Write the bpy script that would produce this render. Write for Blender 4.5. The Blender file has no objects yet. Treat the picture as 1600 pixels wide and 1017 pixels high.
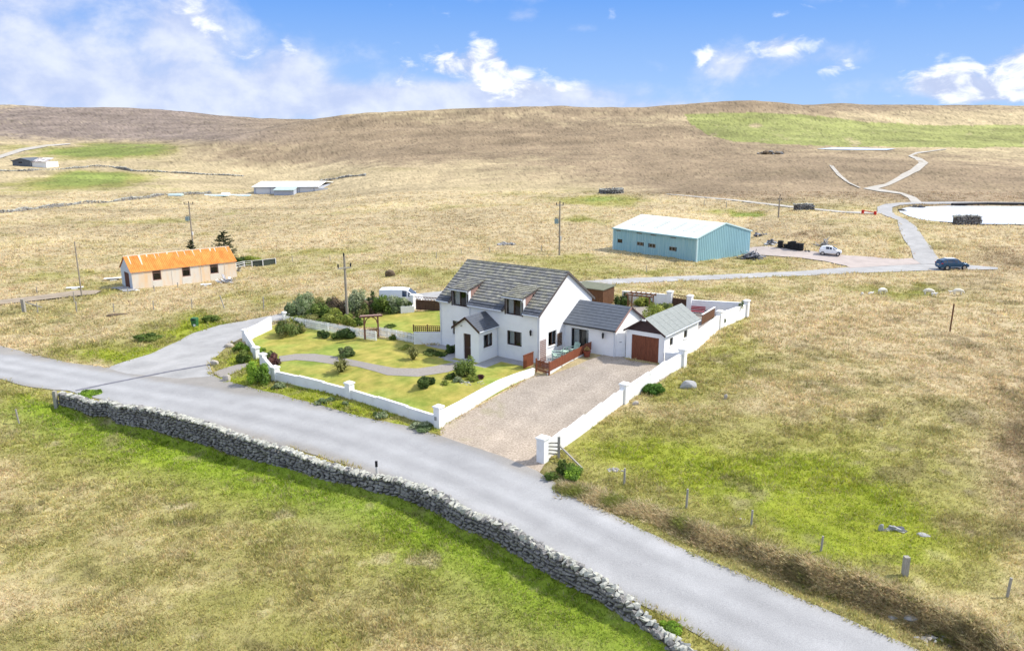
import bpy, bmesh, math, random
import numpy as np
from math import radians as R, pi, sin, cos
from mathutils import Vector, Matrix
from mathutils.geometry import delaunay_2d_cdt

random.seed(7); rng = np.random.default_rng(11)
scene = bpy.context.scene
COL = scene.collection
# ------------------------------------------------------------------ camera, world, sun, exposure
F, PITCH, ROLL, CZ = 1244.0, R(13.959), R(-.2252), 18.63
cam_d = bpy.data.cameras.new('camera'); cam = bpy.data.objects.new('camera', cam_d); COL.objects.link(cam)
cam_d.sensor_fit = 'HORIZONTAL'; cam_d.sensor_width = 36.0; cam_d.lens = F/1600*36; cam_d.clip_start = .5; cam_d.clip_end = 9000
cam.matrix_world = Matrix.Translation((0, 0, CZ)) @ Matrix.Rotation(pi/2-PITCH, 4, 'X') @ Matrix.Rotation(ROLL, 4, 'Z')
scene.camera = cam
SUN_AZ, SUN_EL = R(80), R(47)          # azimuth clockwise from +Y (view direction)
S_DIR = Vector((sin(SUN_AZ)*cos(SUN_EL), cos(SUN_AZ)*cos(SUN_EL), sin(SUN_EL)))
ld = bpy.data.lights.new('sun', 'SUN'); ld.energy = 2.8; ld.angle = R(3.0); ld.color = (1, .94, .83)
lo = bpy.data.objects.new('sun', ld); COL.objects.link(lo); lo.rotation_euler = (-S_DIR).to_track_quat('-Z', 'Y').to_euler()
scene.view_settings.view_transform = 'Standard'; scene.view_settings.look = 'None'
scene.view_settings.gamma = 1; scene.view_settings.use_curve_mapping = False
scene.view_settings.exposure = .88
world = bpy.data.worlds.new('World'); scene.world = world; world.use_nodes = True
WN = world.node_tree.nodes; WL = world.node_tree.links; WN.clear()
def wn(t, **k):
    n = WN.new(t)
    for a, b in k.items(): setattr(n, a, b)
    return n
def wmath(op, a, b=None, c=None):
    n = wn('ShaderNodeMath', operation=op)
    for i, v in enumerate((a, b, c)):
        if v is None: continue
        if isinstance(v, (int, float)): n.inputs[i].default_value = v
        else: WL.new(v, n.inputs[i])
    return n.outputs[0]
tc = wn('ShaderNodeTexCoord'); sep = wn('ShaderNodeSeparateXYZ'); WL.new(tc.outputs['Generated'], sep.inputs[0])
az = wmath('MULTIPLY', wmath('ARCTAN2', sep.outputs[0], sep.outputs[1]), 180/pi)
el = wmath('MULTIPLY', wmath('ARCSINE', sep.outputs[2]), 180/pi)
cb = wn('ShaderNodeCombineXYZ'); WL.new(az, cb.inputs[0]); WL.new(el, cb.inputs[1])
def wnoise(scale, detail, sc, dist=0.0, off=(0, 0, 0)):
    mp = wn('ShaderNodeMapping'); mp.inputs['Scale'].default_value = sc; mp.inputs['Location'].default_value = off
    WL.new(cb.outputs[0], mp.inputs[0])
    n = wn('ShaderNodeTexNoise'); n.inputs['Scale'].default_value = scale; n.inputs['Detail'].default_value = detail
    n.inputs['Roughness'].default_value = .58; n.inputs['Distortion'].default_value = dist
    WL.new(mp.outputs[0], n.inputs['Vector']); return n.outputs['Fac']
def mrange(v, a, b, c=0., d=1., smooth=True):
    n = wn('ShaderNodeMapRange'); n.interpolation_type = 'SMOOTHSTEP' if smooth else 'LINEAR'
    WL.new(v, n.inputs[0])
    for i, q in zip((1, 2, 3, 4), (a, b, c, d)): n.inputs[i].default_value = q
    return n.outputs[0]
def wblobs(lst):
    tot = None
    for (px, py, rx, ry, w) in lst:
        a0 = math.degrees(math.atan((px-800)/1200)); e0 = (199-py)/1244*57.3
        dx = wmath('MULTIPLY', wmath('SUBTRACT', az, a0), 1/(rx/21.7)); dy = wmath('MULTIPLY', wmath('SUBTRACT', el, e0), 1/(ry/21.7))
        d = wmath('ADD', wmath('MULTIPLY', dx, dx), wmath('MULTIPLY', dy, dy))
        g = wmath('MULTIPLY', wmath('EXPONENT', wmath('MULTIPLY', d, -1.)), w)
        tot = g if tot is None else wmath('ADD', tot, g)
    return tot
sky = wn('ShaderNodeTexSky', sky_type='NISHITA'); sky.sun_disc = False; sky.sun_elevation = SUN_EL; sky.sun_rotation = SUN_AZ
sky.altitude = 50; sky.air_density = 1.0; sky.dust_density = .3; sky.ozone_density = 3
def wmix(f, a, b, mode='MIX'):
    n = wn('ShaderNodeMix', data_type='RGBA', blend_type=mode)
    if isinstance(f, (int, float)): n.inputs[0].default_value = f
    else: WL.new(f, n.inputs[0])
    for i, v in ((6, a), (7, b)):
        if isinstance(v, tuple): n.inputs[i].default_value = (*v, 1)
        else: WL.new(v, n.inputs[i])
    return n.outputs[2]
SKYK = .13
nf = wnoise(1.0, 9, (.24, .34, 1), .15); nb = wnoise(1.0, 4, (.045, .10, 1), .2, (3, 5, 0)); nd = wnoise(1., 8, (.42, .75, 1), .4, (9, 1, 0))
# haze-like bank of cloud, left
soft = wblobs([(40, 30, 230, 75, .62), (120, 135, 380, 55, .62), (345, 60, 60, 50, .55), (480, 110, 50, 45, .42), (520, 165, 330, 30, .62), (780, 8, 90, 18, .35), (820, 155, 210, 26, .62), (1040, 175, 80, 12, .5),
               (1100, 112, 50, 30, .42), (1210, 105, 90, 26, .45), (1300, 8, 110, 26, .5), (1450, 12, 70, 14, .32), (820, 42, 34, 12, .34), (1480, 150, 150, 22, .45), (900, 60, 30, 8, .22)])
soft_m = mrange(wmath('ADD', soft, wmath('MULTIPLY', wmath('SUBTRACT', nf, .5), 1.1)), .14, .72, 0, .90)
puff = wblobs([(762, 98, 26, 32, .62), (792, 130, 46, 28, .55), (712, 108, 36, 24, .55), (640, 120, 34, 24, .45), (860, 150, 100, 22, .42), (345, 36, 30, 34, .40), (375, 75, 40, 28, .3), (215, 72, 20, 10, .42), (420, 95, 30, 14, .3), (485, 80, 16, 22, .35), (560, 165, 30, 14, .3),
               (1425, 142, 50, 24, .75), (1585, 122, 70, 38, .8), (1500, 160, 60, 14, .55), (1185, 88, 50, 20, .5), (1080, 105, 22, 24, .4), (1270, 118, 34, 12, .38), (1310, 14, 80, 20, .5), (1450, 6, 50, 10, .3), (660, 10, 20, 8, .1)])
puff_m = mrange(wmath('ADD', puff, wmath('MULTIPLY', wmath('SUBTRACT', nd, .5), 1.35)), .22, .62, 0, .95)
# added clouds above the frame, thickened overhead for a neutral fill light
gen = mrange(wmath('ADD', nb, wmath('MULTIPLY', nf, .5)), .60, .86, 0, .9)
gen = wmath('MULTIPLY', gen, mrange(el, 9.5, 16))
skyt = wmix(1.0, sky.outputs[0], (SKYK, SKYK, SKYK), 'MULTIPLY')
skyc = skyt
grad = mrange(el, .5, 8.5, 0, 1, False)
blue = wmix(grad, (.25, .37, .56), (.095, .225, .52))
skyc = wmix(mrange(el, 9, 26, 1.0, .0), skyc, blue)
c1 = wmix(mrange(nf, .34, .70), (.32, .37, .52), (.48, .51, .58))
c2 = wmix(mrange(nd, .42, .6), (.31, .36, .50), (.60, .62, .65))
out = wmix(gen, skyc, (.68, .70, .76)); out = wmix(soft_m, out, c1); out = wmix(puff_m, out, c2)
bg = wn('ShaderNodeBackground'); WL.new(out, bg.inputs[0]); bg.inputs[1].default_value = 1.0
wo = wn('ShaderNodeOutputWorld'); WL.new(bg.outputs[0], wo.inputs[0])

# ------------------------------------------------------------------ helpers
def tag(o, label=None, cat=None, group=None, kind=None):
    if label: o['label'] = label
    if cat: o['category'] = cat
    if group: o['group'] = group
    if kind: o['kind'] = kind
    return o
def thing(name, label, cat, loc=(0, 0, 0), rz=0., group=None):
    o = bpy.data.objects.new(name, None); COL.objects.link(o); o.location = loc; o.rotation_euler = (0, 0, rz)
    return tag(o, label, cat, group)
def mesh_obj(name, verts, faces, mats, parent=None, midx=None, smooth=False, col=None, loc=None):
    me = bpy.data.meshes.new(name); me.from_pydata([tuple(v) for v in verts], [], faces)
    for m in (mats if isinstance(mats, (list, tuple)) else [mats]): me.materials.append(m)
    if midx is not None: me.polygons.foreach_set('material_index', midx)
    if smooth: me.polygons.foreach_set('use_smooth', [True]*len(me.polygons))
    if col is not None:
        a = me.attributes.new('Col', 'FLOAT_COLOR', 'POINT'); c = np.ones((len(verts), 4), 'f'); c[:, :3] = col; a.data.foreach_set('color', c.ravel())
    me.update(); o = bpy.data.objects.new(name, me); COL.objects.link(o)
    if parent: o.parent = parent
    if loc is not None: o.location = loc
    return o
def fast_mesh(name, V, T, mat, col=None, n=3, kind=None, parent=None):
    """V (N,3) floats, T (M,n) ints"""
    me = bpy.data.meshes.new(name); me.vertices.add(len(V)); me.vertices.foreach_set('co', np.asarray(V, 'f').ravel())
    M = len(T); me.loops.add(M*n); me.loops.foreach_set('vertex_index', np.asarray(T, 'i').ravel())
    me.polygons.add(M); me.polygons.foreach_set('loop_start', np.arange(M, dtype='i')*n)
    me.materials.append(mat)
    if col is not None:
        a = me.attributes.new('Col', 'FLOAT_COLOR', 'POINT'); c = np.ones((len(V), 4), 'f'); c[:, :3] = col; a.data.foreach_set('color', c.ravel())
    me.update(calc_edges=True); o = bpy.data.objects.new(name, me); COL.objects.link(o)
    if kind: o['kind'] = kind
    if parent: o.parent = parent
    return o
class MB:
    def __init__(s): s.v = []; s.f = []; s.m = []
    def add(s, vs, fs, M=None, mi=0):
        b = len(s.v); s.v += [tuple(M @ Vector(v)) for v in vs] if M else [tuple(v) for v in vs]
        s.f += [tuple(b+i for i in f) for f in fs]; s.m += [mi]*len(fs)
    def box(s, x0, x1, y0, y1, z0, z1, M=None, mi=0):
        s.add([(x0, y0, z0), (x1, y0, z0), (x1, y1, z0), (x0, y1, z0), (x0, y0, z1), (x1, y0, z1), (x1, y1, z1), (x0, y1, z1)],
              [(0, 3, 2, 1), (4, 5, 6, 7), (0, 1, 5, 4), (1, 2, 6, 5), (2, 3, 7, 6), (3, 0, 4, 7)], M, mi)
    def hexa(s, b, t, M=None, mi=0):
        s.add(list(b)+list(t), [(0, 3, 2, 1), (4, 5, 6, 7), (0, 1, 5, 4), (1, 2, 6, 5), (2, 3, 7, 6), (3, 0, 4, 7)], M, mi)
    def bar(s, a, b, w, h=None, mi=0):
        a = Vector(a); b = Vector(b); h = h or w; d = (b-a); L = d.length
        q = d.to_track_quat('X', 'Z').to_matrix().to_4x4(); s.box(0, L, -w/2, w/2, -h/2, h/2, Matrix.Translation(a) @ q, mi)
    def tube(s, pts, r, n=8, mi=0, cap=True):
        pts = [Vector(p) for p in pts]; rs = r if isinstance(r, (list, tuple)) else [r]*len(pts); b = len(s.v)
        for i, p in enumerate(pts):
            d = (pts[min(i+1, len(pts)-1)]-pts[max(i-1, 0)]).normalized(); q = d.to_track_quat('Z', 'Y')
            for k in range(n): s.v.append(tuple(p+q @ Vector((rs[i]*cos(2*pi*k/n), rs[i]*sin(2*pi*k/n), 0))))
        for i in range(len(pts)-1):
            for k in range(n):
                k2 = (k+1) % n; s.f.append((b+i*n+k, b+i*n+k2, b+(i+1)*n+k2, b+(i+1)*n+k)); s.m.append(mi)
        if cap:
            s.f.append(tuple(b+k for k in range(n))[::-1]); s.m.append(mi); e = b+(len(pts)-1)*n
            s.f.append(tuple(e+k for k in range(n))); s.m.append(mi)
    def build(s, name, mat, parent=None, smooth=False):
        return mesh_obj(name, s.v, s.f, mat, parent, s.m, smooth)
def one(name, mat, parent, *a, kind=None, **k):
    m = MB(); m.box(*a, **k); o = m.build(name, mat, parent)
    if kind: o['kind'] = kind
    return o
def wall_holes(mb, L, z0, z1, th, holes, M=None):
    """wall in local XZ, y from 0 (face) to th, with rectangular openings"""
    xs = sorted({0, L, *[h[0] for h in holes], *[h[1] for h in holes]}); 
    for a, b in zip(xs[:-1], xs[1:]):
        hs = sorted([(h[2], h[3]) for h in holes if h[0] <= a+1e-6 and h[1] >= b-1e-6]); z = z0
        for (p, q) in hs:
            if p > z: mb.box(a, b, 0, th, z, p, M)
            z = q
        if z < z1: mb.box(a, b, 0, th, z, z1, M)

# noise
def _h(i, j, s):
    v = np.sin(i*127.1+j*311.7+s*74.7)*43758.5453; return v-np.floor(v)
def vnoise(x, y, s=0):
    xi = np.floor(x); yi = np.floor(y); fx = x-xi; fy = y-yi; fx = fx*fx*(3-2*fx); fy = fy*fy*(3-2*fy)
    a = _h(xi, yi, s); b = _h(xi+1, yi, s); c = _h(xi, yi+1, s); d = _h(xi+1, yi+1, s)
    return a+(b-a)*fx+(c-a)*fy+(a-b-c+d)*fx*fy
def fbm(x, y, s=0, o=4):
    t = 0; a = .5; n = 0
    for k in range(o):
        t = t+a*vnoise(x*2**k+k*17.3, y*2**k-k*9.1, s+k); n += a; a *= .5
    return t/n
def sstep(a, b, x):
    t = np.clip((x-a)/(b-a), 0, 1); return t*t*(3-2*t)

# ------------------------------------------------------------------ camera maths (used only to lay things out)
cp, sp = cos(PITCH), sin(PITCH); cr, sr = cos(ROLL), sin(ROLL)
def rays(px, py):
    X = np.asarray(px, float)-800; Y = np.asarray(py, float)-508.5
    X, Y = X*cr+Y*sr, -X*sr+Y*cr; a = X/F; b = -Y/F
    return a, cp+b*sp, -sp+b*cp
def project(x, y, z):
    z = z-CZ; d = y*cp-z*sp; up = y*sp+z*cp; d = np.where(d < .1, .1, d)
    X = F*x/d; Y = -F*up/d
    return 800+X*cr-Y*sr, 508.5+X*sr+Y*cr
# ------------------------------------------------------------------ terrain height
TP = np.array([-700, 0, 250, 450, 600, 800, 1000, 1120, 1200, 1400, 1600, 2300], float)
TY = np.array([1., 20, 45, 60, 80, 100, 125, 150, 200, 280, 350, 450, 600, 700, 900, 1500, 3000, 6000])
ZN = {1: [-1.8]*12, 20: [-1.8]*12,
      45: [-1.8, -1.8, -1.8, -1.7, -1.5, -1.1, -.9, -.9, -.9, -.9, -.9, -.9],
      60: [-1.9, -1.8, -1.4, -.9, -.5, -.1, .1, .1, .1, .1, .1, 0],
      80: [-2.2, -2.1, -1.5, -.6, .1, .7, .6, .3, .1, -.3, -.6, -.8],
      100: [-2.6, -2.5, -2.3, -1.5, -.6, 0, -.2, -.6, -.9, -1.4, -1.6, -1.8],
      125: [-3, -3, -2.9, -2.5, -1.8, -1.6, -2.0, -2.2, -2.4, -2.4, -2.4, -2.4],
      150: [-3.5, -3.5, -3.3, -3.1, -2.8, -2.6, -2.4, -2.4, -2.4, -2.4, -2.4, -2.4]}
RN = {200: [345, 345, 345, 341, 334, 330, 325, 324, 325, 327, 327, 327],
      280: [315, 315, 315, 318, 300, 292, 290, 285, 280, 275, 275, 275],
      350: [292, 292, 292, 300, 272, 262, 260, 255, 250, 250, 256, 256],
      450: [259, 259, 266, 266, 240, 232, 230, 227, 226, 230, 235, 235],
      600: [237, 237, 231, 205, 198, 190, 188, 186, 187, 200, 210, 210],
      700: [228, 228, 236, 196, 175, 171, 167, 158, 162, 183, 196, 190],
      900: [215, 215, 222, 203, 186, 184, 174, 168, 170, 163, 169, 168],
      1500: [167, 167, 173, 189, 190, 190, 185, 180, 178, 176, 176, 176],
      3000: [190, 186, 188, 190, 198, 200, 198, 195, 195, 195, 192, 190],
      6000: [198]*12}
ZT = np.zeros((len(TY), len(TP)))
for i, y in enumerate(TY):
    if y in ZN: ZT[i] = ZN[y]
    else:
        a, b, c = rays(TP, RN[y]); ZT[i] = CZ+c/b*y
TT = np.array([rays(p, 260)[0]/rays(p, 260)[1] for p in TP])
def pchip(xk, Yk, x):
    """monotone cubic along axis 0"""
    h = np.diff(xk)[:, None]; d = np.diff(Yk, axis=0)/h; m = np.zeros_like(Yk)
    w1 = 2*h[1:]+h[:-1]; w2 = h[1:]+2*h[:-1]
    with np.errstate(divide='ignore', invalid='ignore'):
        mm = (w1+w2)/(w1/d[:-1]+w2/d[1:])
    m[1:-1] = np.where(d[:-1]*d[1:] > 0, mm, 0); m[0] = d[0]; m[-1] = d[-1]
    i = np.clip(np.searchsorted(xk, x)-1, 0, len(xk)-2); H_ = h[i]; t = ((x-xk[i])[:, None])/H_
    return (2*t**3-3*t**2+1)*Yk[i]+(t**3-2*t**2+t)*H_*m[i]+(-2*t**3+3*t**2)*Yk[i+1]+(t**3-t**2)*H_*m[i+1]
GL = np.linspace(0, math.log(6000), 700); GTn = np.linspace(TT[0], TT[-1], 240)
Z1 = pchip(np.log(TY), ZT, GL); Z2 = pchip(TT, Z1.T.copy(), GTn).T.copy()
def smooth_axis(Z, n):
    for _ in range(n): Z = np.concatenate([Z[:, :1], (Z[:, :-2]+2*Z[:, 1:-1]+Z[:, 2:])/4, Z[:, -1:]], 1)
    return Z
Z2 = smooth_axis(Z2, 14)
def seg_dist(x, y, P):
    """signed distance to a polyline (left of travel positive), and arc position 0..n"""
    best = np.full(x.shape, 1e9); sg = np.zeros(x.shape); pos = np.zeros(x.shape); P = np.asarray(P, float)
    for i in range(len(P)-1):
        d = P[i+1]-P[i]; L2 = d@d; t = np.clip(((x-P[i, 0])*d[0]+(y-P[i, 1])*d[1])/L2, 0, 1)
        ex = x-P[i, 0]-t*d[0]; ey = y-P[i, 1]-t*d[1]; q = np.hypot(ex, ey); c = d[0]*ey-d[1]*ex
        m = q < best; best = np.where(m, q, best); sg = np.where(m, np.sign(c), sg); pos = np.where(m, i+t, pos)
    return best*sg, pos
def H0(x, y):
    x = np.asarray(x, float); y = np.asarray(y, float)
    r = np.hypot(x, y)+1e-6; a = np.clip(np.arctan2(x, y), math.atan(TT[0]), math.atan(TT[-1]))
    Y = np.clip(r*np.cos(a), 1, 5990); t = np.tan(a)
    gi = np.log(Y)/GL[1]; gj = (t-GTn[0])/(GTn[1]-GTn[0]); i = np.clip(gi.astype(int), 0, 698); j = np.clip(gj.astype(int), 0, 238)
    fi = gi-i; fj = np.clip(gj-j, 0, 1)
    z = (Z2[i, j]*(1-fi)+Z2[i+1, j]*fi)*(1-fj)+(Z2[i, j+1]*(1-fi)+Z2[i+1, j+1]*fi)*fj
    w = 1-sstep(7, 13, np.hypot(x+2.6, y-65)); z = z*(1-w)
    w = 1-sstep(3.5, 8, np.hypot(x-8.5, y-63)); z = z*(1-w)+.55*w
    g = sstep(150, 260, Y)
    pond = sstep(.27, .36, t)*(1-sstep(220, 320, Y)) * sstep(120, 150, Y)
    z = z*(1-pond*.9)
    far = sstep(300, 700, Y)
    q = Y > 150
    if q.any():
        xs = x[q]; ys = y[q]; z = z.copy()
        z[q] += (g*(1-pond))[q]*((fbm(xs/34, ys/34, 5, 4)-.5)*1.8 + far[q]*(fbm(xs/110, ys/110, 8, 4)-.5)*9) + far[q]*(fbm(xs/25, ys/25, 4, 3)-.5)*1.6
    return z
def unproj(px, py, Hf, y0=12., y1=4500., S=260):
    px = np.atleast_1d(np.asarray(px, float)); py = np.atleast_1d(np.asarray(py, float)); a, b, c = rays(px, py)
    n = len(px); ys = np.geomspace(y0, y1, S); lo_ = np.empty(n); hi = np.empty(n)
    for k in range(0, n, 400):
        A = (a/b)[k:k+400, None]*ys; B = np.broadcast_to(ys, A.shape).copy(); Z = CZ+(c/b)[k:k+400, None]*ys
        bl = Z < Hf(A.ravel(), B.ravel()).reshape(A.shape); bl[:, -1] = True; i = np.maximum(bl.argmax(1), 1); hi[k:k+400] = ys[i]; lo_[k:k+400] = ys[i-1]
    for _ in range(15):
        m = (lo_+hi)/2; z = CZ+c/b*m; below = z < Hf(a/b*m, m); hi = np.where(below, m, hi); lo_ = np.where(below, lo_, m)
    return np.stack([a/b*hi, hi, CZ+c/b*hi], 1)
def crop(ox, oy, s, L): return [(ox+x*s, oy+y*s) for x, y in L]
# stone wall foot line (field side) and bank along the right verge
WALL_PX = [(90, 631), (116, 638), (142, 650), (168, 650), (184, 662), (235, 671), (277, 684), (322, 696), (360, 710), (410, 723), (450, 733), (490, 747), (540, 760), (590, 771), (622, 777), (652, 788),
           (690, 806), (722, 827), (777, 849), (800, 864), (845, 892), (885, 915), (935, 940), (980, 970), (1036, 1012), (1100, 1062)]
BANK_PX = [(845, 748), (900, 768), (960, 788), (1030, 808), (1100, 840), (1178, 868), (1260, 900), (1325, 924), (1390, 946), (1450, 975), (1530, 1010), (1640, 1070)]
WALL_W = unproj(*np.array(WALL_PX).T, H0)[:, :2]; BANK_W = unproj(*np.array(BANK_PX).T, H0)[:, :2]
def H(x, y):
    z = H0(x, y)
    near = (np.hypot(x, y) < 110)
    if near.any():
        xs = x[near]; ys = y[near]; zz = z[near]
        d, p = seg_dist(xs, ys, BANK_W); d = np.where(p <= 0, -5., d)
        h = .1+.65*sstep(.5, 8, p); side = d+ (fbm(xs/1.7, ys/1.7, 3, 2)-.5)*.7
        zz = zz+h*sstep(-.55, .55, side)*np.exp(-np.clip(side, 0, 99)/9)
        zz = zz-.25*np.exp(-((side+.9)/.5)**2)*sstep(2, 6, p)*(p > 0)
        d, p = seg_dist(xs, ys, WALL_W)
        zz = zz-.3*sstep(-.1, .6, -d)*np.exp(-np.clip(-d, 0, 99)/12)*((p > 0) & (p < len(WALL_W)-1))
        z = z.copy(); z[near] = zz
    return z
def Hs(x, y): return float(H(np.array([x]), np.array([y]))[0])
def G(px, py):
    p = unproj([px], [py], H)[0]; return Vector(p)
def Gs(L): return unproj(*np.array(L, float).T, H)
def pxm(p, n): return n*(p[1]*cp-(p[2]-CZ)*sp)/F      # metres for n photo pixels at point p

# ------------------------------------------------------------------ surface regions laid on the ground (photo outline -> world outline)
def densify(P, step_px=14, closed=True):
    out = []; n = len(P)
    for i in range(n if closed else n-1):
        a = P[i]; b = P[(i+1) % n]; k = max(1, int(math.dist(a, b)/step_px))
        out += [(a[0]+(b[0]-a[0])*t/k, a[1]+(b[1]-a[1])*t/k) for t in range(k)]
    if not closed: out.append(P[-1])
    return out
REG = {}
REG['road'] = [(-60, 527), (0, 540), (60, 556), (110, 568), (154, 573), (200, 584), (280, 592), (334, 588), (357, 597), (412, 611), (440, 618), (500, 633), (560, 650), (640, 667), (690, 682), (720, 692), (780, 712), (838, 736),
               (900, 775), (1000, 826), (1100, 872), (1200, 914), (1300, 957), (1400, 1000), (1440, 1018), (1600, 1090), (1250, 1090), (1180, 1040), (1133, 1017), (1092, 994), (1047, 967), (1005, 946), (935, 912), (890, 889), (845, 863),
               (790, 838), (740, 812), (690, 788), (640, 764), (590, 750), (540, 727), (460, 702), (410, 690), (335, 670), (275, 651), (200, 636), (160, 625), (105, 611), (55, 607), (0, 593), (-60, 582)]
REG['side_road'] = [(160, 577), (192, 566), (236, 553), (275, 535), (302, 521), (344, 508), (385, 501), (430, 492), (500, 478), (560, 468), (640, 461), (700, 454), (800, 446), (905, 440), (960, 436), (1100, 430.5), (1250, 424), (1325, 418),
                    (1430, 412), (1480, 412), (1520, 415), (1560, 418.5), (1558, 421), (1520, 422), (1450, 423), (1350, 427), (1200, 433.5), (1100, 438), (1000, 442.5), (905, 448), (800, 456), (700, 468), (620, 478), (520, 488), (450, 498), (425, 504), (400, 518), (372, 532),
                    (357, 540), (340, 556), (327, 568), (334, 587), (300, 598), (220, 592)]
REG['yard'] = [(1172, 387), (1200, 385), (1240, 390), (1330, 400), (1400, 405), (1425, 404), (1440, 413), (1400, 415), (1326, 419.5), (1322, 416), (1290, 409), (1250, 403.5), (1205, 400), (1168, 398)]
REG['hill_road'] = [(1430, 408), (1427, 404), (1423, 389), (1411.6, 375), (1404.5, 358), (1403, 345), (1383, 338), (1371, 332.5), (1371, 324), (1383, 319.5), (1420, 316.5), (1500, 316), (1640, 317), (1700, 317.5), (1700, 320), (1600, 319.5), (1500, 319), (1425, 319.5), (1404, 321.5), (1395, 324.5), (1392, 330),
                    (1400, 337), (1417, 344), (1431, 355), (1440, 369), (1455, 386), (1466, 403), (1474, 413), (1440, 414)]
REG['gravel_track'] = [(1424, 317), (1419, 309.5), (1405, 303.5), (1366, 298.5), (1349, 295), (1360, 292), (1382, 288), (1400, 278), (1421, 266), (1437, 255), (1430, 249), (1417, 244), (1430, 238.5), (1478, 233), (1478, 234),
                       (1435, 240), (1424, 243.5), (1439, 248), (1450, 255), (1436, 267), (1410, 280), (1391, 289.5), (1372, 295), (1410, 301.5), (1431, 309), (1440, 317)]
REG['farm_track'] = [(1040, 303), (1100, 308), (1150, 312.5), (1234, 322), (1319, 330.5), (1372, 332), (1372, 334.5), (1344, 334), (1319, 333), (1234, 324.5), (1150, 314.5), (1100, 309.5), (1040, 304)]
REG['driveway'] = [(686, 684), (690, 668), (760, 628), (835, 587), (858, 588), (900, 571), (946, 553), (965, 553), (980, 562), (1032, 571), (1066, 572), (1020, 603), (976, 630), (910, 678), (852, 722), (841, 745), (800, 728), (740, 706), (700, 694)]
REG['lawn'] = [(394, 532), (412, 516), (446, 500), (560, 524), (590, 529), (648, 534), (700, 548), (780, 556), (835, 576), (837, 584), (686, 664), (548, 624), (432, 597), (404, 560)]
REG['back_lawn'] = [(540, 512), (566, 494), (640, 489), (690, 483), (692, 519), (640, 522), (592, 512)]
REG['gravel_path'] = crop(320, 480, .2375, [(490, 325), (600, 310), (720, 309), (850, 325), (980, 350), (1100, 375), (1250, 403), (1400, 405), (1500, 392), (1600, 372), (1655, 362), (1665, 405), (1600, 430), (1400, 460), (1200, 450), (1120, 425), (1000, 393), (860, 380), (720, 360), (600, 350), (490, 362)])
REG['courtyard'] = [(985, 478), (1045, 482), (1077, 488), (1163, 496), (1123, 514), (1088, 532), (1040, 512), (1000, 500)]
REG['gravel_patch'] = [(333, 583), (352, 575), (386, 566), (390, 572), (360, 585), (345, 590)]
REG['dirt_track'] = [(-20, 473), (60, 463), (120, 455), (160, 455), (150, 461), (90, 467), (30, 474), (-20, 479)]
REG['far_road'] = [(-40, 250), (0, 243), (30, 233), (70, 227), (110, 224.5), (110, 226), (75, 229.5), (38, 236), (0, 248), (-40, 256)]
REG['pond'] = [(1404, 327.5), (1420, 324), (1487, 321.8), (1600, 322.5), (1720, 323), (1720, 352), (1600, 351.5), (1530, 350.5), (1487, 348), (1445, 345), (1422, 339), (1406, 332)]
REG['far_pond'] = [(1276, 233.5), (1300, 231.5), (1345, 231.8), (1400, 233.4), (1385, 235.4), (1340, 235.2), (1300, 234.6)]
RW = {}
for k, P in REG.items():
    q = Gs(densify(P, 5 if k in ('gravel_path', 'road', 'side_road', 'driveway') else 9))
    if k in ('road', 'side_road', 'driveway', 'gravel_patch', 'dirt_track', 'hill_road', 'yard', 'gravel_track', 'farm_track'):
        a = np.clip(.0028*q[:, 1], .10, 1.2); q[:, 0] += a*(fbm(q[:, 0]/1.6, q[:, 1]/1.6, 201, 3)-.5)*1.6; q[:, 1] += a*(fbm(q[:, 0]/1.6, q[:, 1]/1.6, 202, 3)-.5)*1.6
    RW[k] = q[:, :2]
def inside(x, y, P):
    m = np.zeros(x.shape, bool); x0, y0 = P.min(0); x1, y1 = P.max(0); s = (x >= x0) & (x <= x1) & (y >= y0) & (y <= y1)
    if not s.any(): return m
    xs = x[s]; ys = y[s]; c = np.zeros(xs.shape, bool); n = len(P)
    for i in range(n):
        a = P[i]; b = P[i-1]
        if a[1] == b[1]: continue
        c ^= ((a[1] > ys) != (b[1] > ys)) & (xs < (b[0]-a[0])*(ys-a[1])/(b[1]-a[1])+a[0])
    m[s] = c; return m
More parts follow.
